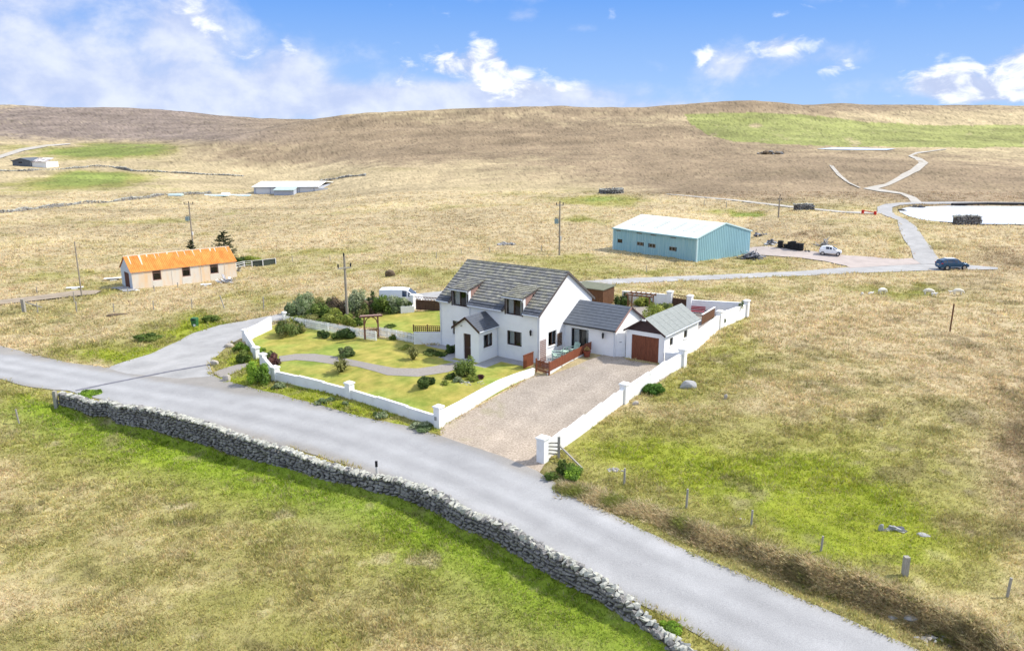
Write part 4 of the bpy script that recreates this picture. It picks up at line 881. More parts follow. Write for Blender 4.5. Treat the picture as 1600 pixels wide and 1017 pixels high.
for s_ in (0, 1):
    f = lambda u, v, z: (u if not s_ else gL-u, v, z); zz = lambda u: gE+u*gS
    B = [f(-.15, -.15, zz(-.15)), f(gL/2, -.15, zz(gL/2)), f(gL/2, gW+.1, zz(gL/2)), f(-.15, gW+.1, zz(-.15))]; T = [(x, y, z+.08) for x, y, z in B]
    if s_: B, T = B[::-1], T[::-1]
    m = MB(); m.hexa(B, T); rf = m.build('roof', M['felt'], garage); 
    for i in range(1, 7):
        v = -.15+i*(gW+.25)/7; B = [f(-.152, v, zz(-.15)+.08), f(gL/2, v, zz(gL/2)+.08), f(gL/2, v+.04, zz(gL/2)+.08), f(-.152, v+.04, zz(-.15)+.08)]; T = [(x, y, z+.012) for x, y, z in B]
        if s_: B, T = B[::-1], T[::-1]
        m = MB(); m.hexa(B, T); m.build('felt_joint', M['felt'], rf)
    B = [f(-.17, -.19, zz(-.17)-.06), f(gL/2, -.19, zz(gL/2)-.06), f(gL/2, -.152, zz(gL/2)-.06), f(-.17, -.152, zz(-.17)-.06)]; T = [(x, y, z+.16) for x, y, z in B]
    if s_: B, T = B[::-1], T[::-1]
    m = MB(); m.hexa(B, T); m.build('verge_board', M['brown'], garage)
    m = MB(); u = -.2 if not s_ else gL+.2; m.tube([(u, -.1, gE-.1), (u, gW, gE-.1)], .05, 6); m.build('gutter', M['gutter'], garage)
for u in (-.04, gL+.04):
    m = MB(); m.tube([(u, -.02, gE-.12), (u, -.04, gE-.3), (u, -.04, 0)], .03, 6); m.build('downpipe', M['gutter'], garage)
for a, b in ((.5, 1.68), (1.70, 2.88)):
    m = MB(); m.box(a, b, .06, .09, -.02, 2.12); dl = m.build('door_leaf', M['redwood'], garage); n = 8
    for i in range(n):
        u = a+(b-a)*i/n; one('board', M['redwood'], dl, u+.006, u+(b-a)/n-.006, .035, .0598, -.02, 2.12)
for (a, b, z) in ((.9, 1.5, 1.3), (3.55, 4.2, 1.35)): window(garage, Mr(gL) @ Matrix.Translation((.2, 0, 0)), a, b, z, z+.65, 1, .06, False, 'greywood', True, fw=.05)
m = MB(); m.box(gL/2-.16, gL/2+.16, -.34, -.2, gR-.12, gR-.0); m.build('security_lamp', M['sign'], garage)

# white side gate between annex and garage
ga = HF @ Vector((AU+AL+.03, AV+.1, 0)); gbp = Vector((GO[0]-.05, GO[1]+.1, 0)); d = gbp-ga; zg = Hs(ga.x, ga.y)
t = thing('side_gate', 'tall white boarded gate between the house annex and the garage', 'gate', (ga.x, ga.y, zg), math.atan2(d.y, d.x))
n = 7; L = d.length
for i in range(n): one('board', M['whitewood'], t, L*i/n+.008, L*(i+1)/n-.008, 0, .03, .03, 2.0)
for z in (.3, 1.1, 1.75): one('rail', M['whitewood'], t, 0, L, .032, .08, z, z+.1)
m = MB(); m.tube([(L*.35, -.03, 1.25), (L*.6, -.03, 1.25)], .02, 6); m.build('latch', M['black'], t)

# ================================================================== GARDEN WALLS
def ground_path(px): return [Vector(p) for p in Gs(px)]
def pillar(parent, p, h, w=.5, cap=.62, yaw=HY, z=None):
    Mx = Matrix.Translation((p[0], p[1], Hs(p[0], p[1]) if z is None else z)) @ Matrix.Rotation(yaw, 4, 'Z')
    m = MB(); m.box(-w/2, w/2, -w/2, w/2, -.4, h, Mx); q = m.build('pillar', M['white2'], parent)
    m = MB(); c = cap/2; m.hexa([(-c, -c, h), (c, -c, h), (c, c, h), (-c, c, h)], [(-c, -c, h+.09), (c, -c, h+.09), (c, c, h+.09), (-c, c, h+.09)], Mx); c2 = c*.55
    m.hexa([(-c, -c, h+.09), (c, -c, h+.09), (c, c, h+.09), (-c, c, h+.09)], [(-c2, -c2, h+.17), (c2, -c2, h+.17), (c2, c2, h+.17), (-c2, c2, h+.17)], Mx); m.build('cap', M['white2'], q); return q
def panel(parent, a, b, ha, hb, th=.2, level=False, cope=True, mt='white2'):
    a = Vector((a[0], a[1], Hs(a[0], a[1]))); b = Vector((b[0], b[1], Hs(b[0], b[1]))); d = (b-a); d.z = 0; d.normalize(); n = Vector((-d.y, d.x, 0))*th/2
    za, zb = a.z+ha, b.z+hb
    if level: za = zb = (za+zb)/2+.0
    V = lambda p, s, z: (p.x+s*n.x, p.y+s*n.y, z)
    m = MB(); m.hexa([V(a, -1, a.z-.4), V(b, -1, b.z-.4), V(b, 1, b.z-.4), V(a, 1, a.z-.4)], [V(a, -1, za), V(b, -1, zb), V(b, 1, zb), V(a, 1, za)]); o = m.build('wall_panel', M[mt], parent)
    if cope:
        m = MB(); m.hexa([V(a, -1.25, za), V(b, -1.25, zb), V(b, 1.25, zb), V(a, 1.25, za)], [V(a, -1.2, za+.06), V(b, -1.2, zb+.06), V(b, 1.2, zb+.06), V(a, 1.2, za+.06)]); m.build('coping', M['white2'], o)
    return o
def lerp(a, b, t): return a+(b-a)*t
wA, wB, wC, wD, wD2, wE, wF = [G(*p) for p in ((686, 667), (547, 623), (431, 594), (401, 560), (412, 571), (384, 534), (424, 515))]
t = thing('garden_wall', 'low white garden wall with square capped pillars along the main road', 'wall')
for a, b, h1, h2, n in ((wA, wB, .72, .72, 3), (wB, wC, .72, .72, 3)):
    for i in range(n): panel(t, lerp(a, b, i/n), lerp(a, b, (i+1)/n), h1+.06*(i == 1), h2+.06*(i == 1))
panel(t, wC, wD2, .8, .8)
pA = pillar(t, wA, 1.42); pillar(t, wB, 1.2); pillar(t, wC, 1.05); pillar(t, wD2, .95, .42, .56)
# small blue box and notice on the corner pillar
o = MB(); Mx = Matrix.Translation((wA.x, wA.y, wA.z)) @ Matrix.Rotation(HY, 4, 'Z'); o.box(-.15, .02, -.30, -.251, .55, .80, Mx); o.build('letter_slot', M['metal'], pA)
o = MB(); o.box(-.13, .0, -.262, -.2505, .58, .77, Mx); o.build('notice', M['sign'], pA)
t = thing('garden_wall', 'short white wall with capped pillars turning the corner by the side road', 'wall')
pillar(t, wD, .95, .42, .56); panel(t, wD, wE, .85, .95); pillar(t, wE, 1.1, .42, .56); panel(t, wE, lerp(wE, wF, .5), 1.1, 1.1); panel(t, lerp(wE, wF, .5), wF, 1.1, 1.25)
t = thing('garden_wall', 'low white wall between the front lawn and the gravel driveway', 'wall')
e = G(834, 586); n = 5; hs = [1.0, .95, .85, .75, .62, .5]
for i in range(n): panel(t, lerp(wA, e, (i+.02)/n), lerp(wA, e, (i+1)/n), hs[i], hs[i+1])
t = thing('boundary_wall', 'stepped white boundary wall with pillars between the driveway and the rough pasture', 'wall')
P1, P2, P3 = G(848, 721), G(975, 629), G(1066, 573)
for a, b, ts, hh in ((P1, P2, [0, .25, .48, .70, .88, 1], 1.08), (P2, P3, [0, .40, .68, 1], 1.1)):
    for i in range(len(ts)-1): panel(t, lerp(a, b, ts[i]), lerp(a, b, ts[i+1]), hh-.10, hh+.02, level=False)
pillar(t, P1, 1.5, .55, .68); pillar(t, P2, 1.35); pillar(t, P3, 1.4)
gc = frame(GO, GY) @ Vector((gL+.1, .1, 0)); panel(t, P3, gc, 1.05, 1.0)
t = thing('boundary_wall', 'white wall continuing from the back of the garage round the rear garden', 'wall')
gr = frame(GO, GY) @ Vector((gL-.1, gW+.02, 0)); P4, P5, P6, P7, P8 = G(1123, 514), G(1165, 496), G(1077, 488), G(1046, 481), G(972, 472)
for a, b, n, h in ((gr, P4, 3, 1.35), (P4, P5, 3, 1.35), (P5, P6, 3, 1.3), (P7, P8, 3, 1.2)):
    for i in range(n): panel(t, lerp(a, b, i/n), lerp(a, b, (i+1)/n), h+.06*(n-i)-.05, h+.06*(n-i)-.1)
for p in (P4, P5, P6, P7): pillar(t, p, 1.65, .5, .62)
t = thing('garden_wall', 'low white wall carrying a brown trellis beside the front corner of the house', 'wall')
q0 = G(647, 538); q1 = HF @ Vector((-.02, .15, 0)); panel(t, q0, q1, 1.15, 1.15, cope=False)
def trellis(name, parent, a, b, z0, h, n, rows, mt, w=.035, diag=False, names='slat'):
    m = thing(name, None, None) if parent is None else None
    a = Vector(a); b = Vector(b)
    for i in range(n+1):
        p = a.lerp(b, i/n); mb = MB(); mb.box(-w/2, w/2, -.015, .015, z0, z0+h, Matrix.Translation(p) @ Matrix.Rotation(math.atan2(b.y-a.y, b.x-a.x), 4, 'Z')); mb.build(names, M[mt], parent)
    for i in range(rows+1):
        z = z0+h*i/rows; mb = MB(); mb.bar(a+Vector((0, 0, z)), b+Vector((0, 0, z)), .032, w); mb.build('rail', M[mt], parent)
zt = Hs(q0.x, q0.y)
tr = thing('trellis', 'brown square trellis fixed along the top of the low white wall by the house', 'trellis'); A_ = Vector((q0.x, q0.y, 0)); B_ = Vector((q1.x, q1.y, 0))
trellis('x', tr, A_, B_, zt+1.16, .5, 14, 3, 'brownwood', .06); 
for k in (0, .5): mb = MB(); p = A_.lerp(B_, k); mb.box(p.x-.05, p.x+.05, p.y-.05, p.y+.05, zt+1.16, zt+1.8); mb.build('post', M['brownwood'], tr)

# picket fences
def picket(label, a, b, h, sp=.175):
    t = thing('picket_fence', label, 'fence'); a = Vector(a); b = Vector(b); d = b-a; d.z = 0; L = d.length; yaw = math.atan2(d.y, d.x); n = int(L/sp)
    mb = MB(); mb.box(-.045, .045, -.01, .01, .05, h-.06); mb.add([(-.045, -.01, h-.06), (.045, -.01, h-.06), (.045, .01, h-.06), (-.045, .01, h-.06), (0, -.01, h), (0, .01, h)], [(0, 1, 4), (2, 3, 5), (1, 2, 5, 4), (3, 0, 4, 5)])
    first = None
    for i in range(n+1):
        p = a.lerp(b, i/n); z = Hs(p.x, p.y)
        if first is None: first = mb.build('picket', M['whitewood'], t); o = first
        else: o = first.copy(); COL.objects.link(o); o.parent = t
        o.location = (p.x, p.y, z+random.uniform(-.015, .015)); o.rotation_euler = (0, random.uniform(-.01, .01), yaw)
    for zz in (.25, h-.25):
        for i in range(4):
            p = a.lerp(b, i/4); q = a.lerp(b, (i+1)/4); m = MB(); nn = Vector((-d.y, d.x, 0)).normalized()*.03; m.bar((p.x+nn.x, p.y+nn.y, Hs(p.x, p.y)+zz), (q.x+nn.x, q.y+nn.y, Hs(q.x, q.y)+zz), .03, .07); m.build('rail', M['whitewood'], t)
    for i in range(0, 5):
        p = a.lerp(b, i/4); nn = Vector((-d.y, d.x, 0)).normalized()*.09; z = Hs(p.x, p.y); m = MB(); m.box(p.x+nn.x-.04, p.x+nn.x+.04, p.y+nn.y-.04, p.y+nn.y+.04, z-.3, z+h-.1); m.build('post', M['whitewood'], t)
    return t
pk0, pk1, pk2, pk3 = G(444, 507), G(587, 533), G(592, 526), G(647, 537)
picket('long white picket fence behind the front lawn, left of the wooden arch', pk0, pk1, .98); picket('short white picket fence between the wooden arch and the white wall', pk2, pk3, .95)
pst = thing('gate_post', 'small white capped pillar where the picket fence meets the side road corner', 'post'); pp = G(445, 504); pillar(pst, pp, 1.0, .3, .42)
# arch
t = thing('garden_arch', 'reddish wooden arch with a gate between the two picket fences', 'arch', G(581, 529), R(14))
for x in (-.62, .62): one('post', M['archwood'], t, x-.07, x+.07, -.07, .07, -.2, 2.05)
m = MB(); m.bar((-1.05, 0, 2.10), (1.05, 0, 2.10), .30, .10); m.build('beam', M['archwood'], t); m = MB(); m.bar((-.95, 0, 2.19), (.95, 0, 2.19), .42, .05); m.build('cap_board', M['cheek'], t)
for s_ in (-1, 1): m = MB(); m.tube([(s_*.55, 0, 1.45), (s_*.47, 0, 1.75), (s_*.3, 0, 1.94), (s_*.1, 0, 2.02)], .05, 6); m.build('brace', M['archwood'], t)
for i in range(8): one('gate_slat', M['archwood'], t, -.53+i*.134, -.44+i*.134, -.02, .02, .1, .95-.02*abs(i-3.5))
for z in (.2, .8): one('gate_rail', M['archwood'], t, -.55, .55, .022, .05, z, z+.09)

# patio enclosure in front of the gable
A_ = G(858, 586); B_ = G(932, 548); 
t = thing('patio_fence', 'low red brown boarded fence on a white plinth along the driveway side of the patio', 'fence'); d = B_-A_; L = math.hypot(d.x, d.y); n = 30; yw = math.atan2(d.y, d.x)
for i in range(n):
    p = A_.lerp(B_, (i+.5)/n); z = Hs(p.x, p.y); zb = Hs(A_.x, A_.y)+.30+.55*i/n; zb = max(zb, z+.04); ztop = Hs(A_.x, A_.y)+1.02+.52*i/n
    m = MB(); m.box(-L/n/2+.004, L/n/2-.004, -.015, .015, zb, ztop, Matrix.Translation((p.x, p.y, 0)) @ Matrix.Rotation(yw, 4, 'Z')); m.build('board', M['fencewood'], t)
for i in range(5):
    p = A_.lerp(B_, i/4); z = Hs(p.x, p.y); one('post', M['redwood'], t, p.x-.05, p.x+.05, p.y+.03, p.y+.13, z-.2, Hs(A_.x, A_.y)+1.06+.52*i/4)
m = MB(); n_ = Vector((-d.y, d.x, 0)).normalized()*.1; zA, zB = Hs(A_.x, A_.y), Hs(B_.x, B_.y); A2 = A_+n_*1.2; B2 = B_+n_*1.2
m.hexa([(A2.x-n_.x, A2.y-n_.y, zA-.3), (B2.x-n_.x, B2.y-n_.y, zB-.3), (B2.x+n_.x, B2.y+n_.y, zB-.3), (A2.x+n_.x, A2.y+n_.y, zA-.3)], [(A2.x-n_.x, A2.y-n_.y, zA+.32), (B2.x-n_.x, B2.y-n_.y, max(zB+.06, zA+.84)), (B2.x+n_.x, B2.y+n_.y, max(zB+.06, zA+.84)), (A2.x+n_.x, A2.y+n_.y, zA+.32)]); m.build('plinth', M['white2'], t)
# gate (facing the driveway, below the fence)
Lg = G(838, 581); t = thing('patio_gate', 'red stained patio gate with upright slats and a black latch', 'gate', (A_.x, A_.y, 0)); d2 = Lg-A_; L2 = math.hypot(d2.x, d2.y); Mx = Matrix.Translation((0, 0, zA)) @ Matrix.Rotation(math.atan2(d2.y, d2.x), 4, 'Z')
for i in range(8):
    m = MB(); a = .12+i*(L2-.2)/8; m.box(a, a+(L2-.2)/8*.55, -.012, .012, .06, .98, Mx); m.build('slat', M['redwood'], t)
for z in (.18, .82): m = MB(); m.box(.05, L2-.05, .014, .05, z, z+.1, Mx); m.build('rail', M['redwood'], t)
for x in (0, L2): m = MB(); m.box(x-.05, x+.05, -.05, .05, -.2, 1.08, Mx); m.build('post', M['redwood'], t)
m = MB(); m.box(L2*.35, L2*.68, -.05, -.013, .80, .95, Mx); m.build('sign_plate', M['black'], t)
# side screens
b0 = HF @ Vector((HL-.35, -.35, 0)); c0 = HF @ Vector((HL-.35, -1.75, 0))
t = thing('patio_screen', 'red brown boarded screen at the front corner of the house beside the gate', 'fence'); z = Hs(b0.x, b0.y)
for i in range(9):
    p = Vector((b0.x, b0.y, 0)).lerp(Vector((c0.x, c0.y, 0)), (i+.5)/9); m = MB(); m.box(-.075, .075, -.015, .015, z-.1, z+1.0, Matrix.Translation(p) @ Matrix.Rotation(HY+pi/2, 4, 'Z')); m.build('board', M['redwood'], t)
m = MB(); m.bar((b0.x, b0.y, z+1.03), (c0.x, c0.y, z+1.03), .1, .05); m.build('rail', M['redwood'], t)
t = thing('trellis', 'tall narrow red brown lattice screen standing between gate and garden chairs', 'trellis'); a = HF @ Vector((HL+.75, -1.0, 0)); b = HF @ Vector((HL+.75, -.2, 0)); trellis('x', t, Vector((a.x, a.y, 0)), Vector((b.x, b.y, 0)), Hs(a.x, a.y)+.2, 2.0, 6, 13, 'redwood')
t = thing('trellis', 'brown lattice panel fixed to the white gable beside the gable window', 'trellis'); a = HF @ Vector((HL+.05, 2.6, 0)); b = HF @ Vector((HL+.05, 3.25, 0)); trellis('x', t, Vector((a.x, a.y, 0)), Vector((b.x, b.y, 0)), 1.0, 1.05, 5, 8, 'brownwood')
t = thing('trellis', 'brown lattice panel at the right end of the low patio fence', 'trellis'); trellis('x', t, Vector((B_.x-.75, B_.y-.05, 0)), Vector((B_.x-.1, B_.y+.2, 0)), zB+.4, 1.1, 5, 8, 'brownwood')
one('end_board', M['fencewood'], t, B_.x-.05, B_.x+.45, B_.y+.0, B_.y+.04, zB, zB+1.15)
# patio floor
patio = MB(); p4 = [HF @ Vector(q) for q in ((HL+.02, -.3, 0), (HL+1.4, -.9, 0), (HL+4.0, 3.6, 0), (HL+.02, 3.75, 0))]; patio.hexa([(p.x, p.y, -.4) for p in p4], [(p.x, p.y, .50) for p in p4]); o = patio.build('patio', M['slab']); o['kind'] = 'structure'
def garden_chair(u, v, rot, label):
    w = HF @ Vector((u, v, 0)); t = thing('garden_chair', label, 'chair', (w.x, w.y, .52), HY+rot, 'pale green garden chairs on the patio')
    for i in range(5):
        m = MB(); m.bar((-.24+i*.12, .30, .22), (-.30+i*.15, .62, .98-.03*abs(i-2)), .10, .02); m.build('back_slat', M['pale_green'], t)
    for i in range(5): one('seat_slat', M['pale_green'], t, -.28, .28, -.30+i*.13, -.19+i*.13, .38-.03*i, .40-.03*i)
    for s_ in (-1, 1):
        one('leg', M['pale_green'], t, s_*.31-.03, s_*.31+.03, -.32, -.24, 0, .56); m = MB(); m.bar((s_*.31, -.34, .36), (s_*.31, .62, 0.06), .04, .1); m.build('leg', M['pale_green'], t)
        one('armrest', M['pale_green'], t, s_*.35-.07, s_*.35+.07, -.4, .42, .562, .59)
garden_chair(HL+1.15, .7, R(-60), 'pale green slatted garden chair nearest the patio gate'); garden_chair(HL+1.5, 2.55, R(-20), 'pale green slatted garden chair beside the patio door')
w = HF @ Vector((HL+1.3, 1.65, 0)); t = thing('garden_table', 'small pale green slatted table between the two garden chairs', 'table', (w.x, w.y, .52), HY)
for i in range(5): one('slat', M['pale_green'], t, -.3+i*.125, -.2+i*.125, -.28, .28, .46, .49)
for x in (-.26, .22):
    for y in (-.24, .2): one('leg', M['pale_green'], t, x, x+.05, y, y+.05, 0, .46)
def pot(px, py, w, h, label, mt='terra', cols=((.45, .30, .12), (.55, .40, .16)), name='plant_pot', ph=1.0):
    p = G(px, py); r = pxm(p, w)/2; hh = pxm(p, h); t = thing(name, label, 'pot', p); m = MB(); m.tube([(0, 0, 0), (0, 0, hh*.85), (0, 0, hh*.86), (0, 0, hh)], [r*.72, r*.95, r*1.08, r*1.08], 14, cap=True); m.build('bowl', M[mt], t); SEED[0] += 5
    f = leaves('foliage', 260, r*.8, r*.8, r*1.6*ph, .09, cols, t, SEED[0], 8); f.location = (0, 0, hh*.9)
pot(917, 557, 12, 9, 'red brown pot with a withered yellow plant at the end of the patio fence')
def disc(px, py, label, mt, r, hole=0, name='stone_disc', cat='stone'):
    p = G(px, py); t = thing(name, label, cat, (p.x, p.y, p.z+r*.95), HY); m = MB(); n = 20; V = []
    for k in range(n):
        a = 2*pi*k/n
        for rr in (r, hole*r if hole else 0): 
            for y in (-.04, .04): V.append((rr*cos(a), y+.1*rr*sin(a), rr*sin(a)))
    Fc = []
    for k in range(n):
        a = 4*k; b = 4*((k+1) % n); Fc += [(a, b, b+1, a+1), (a, a+2, b+2, b), (a+1, b+1, b+3, a+3), (a+2, a+3, b+3, b+2)]
    m.add(V, Fc); m.build('disc', M[mt], t)
disc(941, 551, 'buff round stone disc leaning on the white annex wall', 'buff', .42); disc(955, 553, 'pale pink ring leaning on the annex wall beside the side gate', 'rope', .42, .6, 'ring', 'ring')
# ================================================================== REAR GARDEN
Q = G(941, 480); t = thing('timber_shed', 'brown slatted timber shed with mossy flat roof behind the house', 'shed', Q, HY)
sw, sd, sh = 3.6, 2.4, 1.75
one('shell', M['darkwood'], t, -sw, 0, 0.03, sd, -.2, sh)
for i in range(22):
    a = -sw+i*sw/22; one('slat', M['brownwood'], t, a+.02, a+sw/22-.02, 0, .028, 0, sh)
for i in range(14):
    a = .03+i*(sd-.03)/14; one('board', M['brownwood'], t, .001, .03, a+.012, a+(sd-.03)/14-.012, 0, sh)
m = MB(); m.hexa([(-sw-.1, -.15, sh), (.15, -.15, sh), (.15, sd+.15, sh+.12), (-sw-.1, sd+.15, sh+.12)], [(-sw-.1, -.15, sh+.08), (.15, -.15, sh+.08), (.15, sd+.15, sh+.2), (-sw-.1, sd+.15, sh+.2)]); m.build('roof', M['feltgreen'], t)
Q = G(1000, 492); t = thing('pergola', 'dark brown wooden pergola in the rear garden', 'pergola', Q, HY+R(8))
for x in (-1.1, 1.1):
    for y in (-.6, .6): one('post', M['brownwood'], t, x-.05, x+.05, y-.05, y+.05, -.2, 1.95)
for y in (-.6, .6): one('beam', M['brownwood'], t, -1.4, 1.4, y-.03, y+.03, 1.952, 2.08)
for i in range(6): one('rafter', M['brownwood'], t, -1.25+i*.5, -1.18+i*.5, -.85, .85, 2.082, 2.16)
for i in range(6): one('lattice_slat', M['brownwood'], t, -1.1+i*.06, -1.08+i*.06, -.58, -.56, .1, 1.9)
def boarded_gate(label, a, b, h, name='field_gate'):
    a = Vector(a); b = Vector(b); d = b-a; L = math.hypot(d.x, d.y); t = thing(name, label, 'gate', (a.x, a.y, (a.z+b.z)/2), math.atan2(d.y, d.x)); n = max(8, int(L/.16))
    for i in range(n): one('board', M['darkwood'], t, L*i/n+.006, L*(i+1)/n-.006, -.015, .015, .08, h*.72)
    for z in (.15, h*.70): one('rail', M['brownwood'], t, 0, L, .016, .06, z, z+.09)
    one('top_rail', M['brownwood'], t, 0, L, -.03, .03, h-.06, h); k = max(4, int(L/.3))
    for i in range(k):
        for (z0, z1) in ((h*.72, h-.06), (h-.06, h*.72)): m = MB(); m.bar((L*i/k, 0, z0), (L*(i+1)/k, 0, z1), .03, .03); m.build('lattice_slat', M['brownwood'], t)
boarded_gate('dark brown lattice topped gate in the rear boundary wall', G(1048, 481), G(1074, 486), 1.5)
boarded_gate('wide dark brown gate with lattice top left of the house behind the back lawn', G(650, 486), G(690, 486), 1.45)
pst = thing('gate_pillar', 'white pillar beside the wide brown gate near the parked van', 'pillar'); pillar(pst, G(646, 484), 1.5, .45, .56)
Q = G(637, 488); t = thing('planter', 'square white boarded planter with a small green shrub on the back lawn', 'planter', Q, R(8))
for i in range(6): one('board', M['whitewood'], t, -.7+i*.23, -.48+i*.23, -.45, -.42, 0, .72)
one('box', M['whitewood'], t, -.7, .68, -.418, .45, 0, .7); f = leaves('foliage', 500, .5, .35, .8, .09, DRK, t, 555, 9); f.location = (0, 0, .65)
Q = G(1090, 493); t = thing('garden_bench', 'dark red wooden bench in the rear garden behind the garage', 'bench', Q, R(-20))
for i in range(4): one('seat_slat', M['crimson'], t, -.7, .7, -.2+i*.11, -.11+i*.11, .42, .45)
for i in range(3): one('back_slat', M['crimson'], t, -.7, .7, .26, .29, .5+i*.14, .6+i*.14)
for x in (-.6, .55): one('leg', M['crimson'], t, x, x+.06, -.2, .24, 0, .42)
Q = G(1140, 492); t = thing('garden_chair', 'crimson upright chair against the far rear garden wall', 'chair', Q, R(-30))
one('seat', M['crimson'], t, -.3, .3, -.3, .3, .4, .46); one('backrest', M['crimson'], t, -.3, .3, .26, .31, .462, 1.2)
for x in (-.28, .22):
    for y in (-.28, .22): one('leg', M['crimson'], t, x, x+.06, y, y+.06, 0, .4)
Q = G(1104, 501); t = thing('barbecue', 'black kettle barbecue on legs in the rear garden', 'barbecue', Q)
m = MB(); m.tube([(0, 0, .6), (0, 0, .7), (0, 0, .85), (0, 0, .98), (0, 0, 1.05)], [.12, .27, .3, .22, .05], 12); m.build('bowl', M['black'], t, True)
for k in range(3): m = MB(); a = k*2.1; m.tube([(.15*cos(a), .15*sin(a), .65), (.3*cos(a), .3*sin(a), 0)], .018, 5); m.build('leg', M['metal'], t)
t = thing('deck_rail', 'short brown slatted rail with white top behind the garage', 'fence'); a = G(1096, 509); b = G(1116, 497); d = b-a; Mx = Matrix.Translation(a) @ Matrix.Rotation(math.atan2(d.y, d.x), 4, 'Z'); L = math.hypot(d.x, d.y)
for i in range(10): m = MB(); m.box(L*i/10+.01, L*(i+1)/10-.01, -.015, .015, .1, 1.05, Mx); m.build('slat', M['brownwood'], t)
m = MB(); m.box(0, L, -.08, .08, 1.052, 1.11, Mx); m.build('top_rail', M['whitewood'], t)

# ================================================================== OUTBUILDINGS
# blue shed
BO, BY = (17.85, 139.1), -.885; bz = -2.4; t = thing('blue_shed', 'large pale blue corrugated metal shed with a bright low pitched roof', 'shed', (BO[0], BO[1], bz), BY)
bL, bW, bE, bR = 18.05, 14.3, 3.9, 5.7
def corr(mb, L, z0, z1, Mx, pitch=.5, amp=.05, holes=(), ztop=None):
    """trapezoidal profiled sheet wall, outside faces -y"""
    n = int(L/pitch); 
    for i in range(n):
        x0 = L*i/n; w = L/n
        zt = (lambda x: z1) if ztop is None else ztop
        hs = [h for h in holes if h[0] < x0+w/2 < h[1]]; spans = [(z0, None)] if not hs else [(z0, hs[0][2]), (hs[0][3], None)]
        for (a, b) in spans:
            P = [(x0, 0), (x0+w*.3, 0), (x0+w*.42, -amp), (x0+w*.88, -amp), (x0+w, 0)]
            V = [];
            for (x, y) in P: V += [(x, y, a), (x, y, zt(x) if b is None else b)]
            mb.add(V, [(2*k, 2*k+2, 2*k+3, 2*k+1) for k in range(4)], Mx)
W4 = [(.8, 2.1, 1.5, 2.12), (5.5, 6.85, 1.5, 2.12), (8.2, 9.6, 1.45, 2.12), (12.4, 13.8, 1.4, 2.08)]
m = MB(); corr(m, bL, -.5, bE, I4, .5, .05, W4); fw = m.build('side_wall', M['bluedirty'], t)
gz = lambda x: bE+(bR-bE)*(1-abs(x-bW/2)/(bW/2))
m = MB(); corr(m, bW, -.5, bE, Mr(bL), .45, .05, ztop=gz); m.build('end_wall', M['bluewall'], t)
m = MB(); m.box(.02, .1, 0, bW, -.5, bE); m.add([(.05, 0, bE), (.05, bW, bE), (.05, bW/2, bR)], [(0, 1, 2)]); m.box(0, bL, bW-.1, bW, -.5, bE); m.build('rear_walls', M['bluewall'], t)
for s_ in (0, 1):
    f = lambda v: (v if not s_ else bW-v); m = MB(); n = 36; rs = (bR-bE)/(bW/2)
    for i in range(n):
        a = -.15+(bL+.3)*i/n; w = (bL+.3)/n; V = []
        for (x, q) in ((a, 0), (a+w*.4, 0), (a+w*.5, .05), (a+w*.9, .05), (a+w, 0)): V += [(x, f(-.25), bE-.25*rs+.08+q), (x, f(bW/2), bR+.08+q)]
        m.add(V, [((2*k, 2*k+2, 2*k+3, 2*k+1) if not s_ else (2*k+1, 2*k+3, 2*k+2, 2*k)) for k in range(4)])
    rf = m.build('roof', M['paleroof'], t)
    for k, x in enumerate((2.2, 4.3, 7.2, 10.7, 13.4, 15.2)):
        m = MB(); B = [(x, f(2.0), bE+2.0*rs+.135), (x+.95, f(2.0), bE+2.0*rs+.135), (x+.95, f(5.6), bE+5.6*rs+.135), (x, f(5.6), bE+5.6*rs+.135)]; m.add(B, [(0, 1, 2, 3) if not s_ else (3, 2, 1, 0)]); m.build('rooflight', M['rooflight'], rf)
m = MB(); m.bar((-.15, -.28, bE-.02), (bL+.15, -.28, bE-.02), .16, .2); m.build('gutter', M['bluewall'], t)
for x in (0, bL): m = MB(); m.box(x-.1, x+.1, -.08, .12, -.5, bE-.05); m.build('corner_trim', M['paleblue'], t)
for mir in (0, 1):
    m = MB(); y = lambda v: v if not mir else bW-v; m.bar((bL+.1, y(-.25), bE+.02), (bL+.1, y(bW/2), bR+.09), .14, .2); m.build('verge_trim', M['paleblue'], t)
for k, h in enumerate(W4):
    w = window(t, Matrix.Translation((0, -.06, 0)), *h, cols=2 if k else 1, deep=.04, curtain=False, frm='greywood' if k else 'black', sill=False, fw=.09)
for x in (1.1, 5.9, 9.0, 13.2):
    m = MB(); m.box(x-.5, x+.6, -.062, -.055, 3.5, 3.62); m.build('rust_patch', M['rust'], fw)
# orange-roofed hut
OO, OY = (-51.3, 105.9), .691; oz = -2.55; t = thing('corrugated_hut', 'long low hut with a rusting orange corrugated roof and stained cream walls', 'hut', (OO[0], OO[1], oz), OY)
oL, oW, oE, oR = 14.3, 5.4, 2.42, 4.2
W3 = [(2.65, 3.8, .95, 2.32), (6.6, 7.75, 1.0, 2.32), (10.5, 11.7, .95, 2.3)]
m = MB(); wall_holes(m, oL, -.5, oE, .12, W3); m.build('wall', M['orangewall'], t)
m = MB(); m.box(0, .12, .12, oW, -.5, oE); m.add([(0, 0, oE), (0, oW, oE), (0, oW/2, oR-.03), (.12, 0, oE), (.12, oW, oE), (.12, oW/2, oR-.03)], [(1, 0, 2), (3, 4, 5)]); m.build('end_wall', M['bluewhite'], t)
m = MB(); m.box(oL-.12, oL, .12, oW, -.5, oE); m.add([(oL, 0, oE), (oL, oW, oE), (oL, oW/2, oR-.03)], [(0, 1, 2)]); m.box(.12, oL-.12, oW-.12, oW, -.5, oE); m.build('rear_walls', M['orangewall'], t)
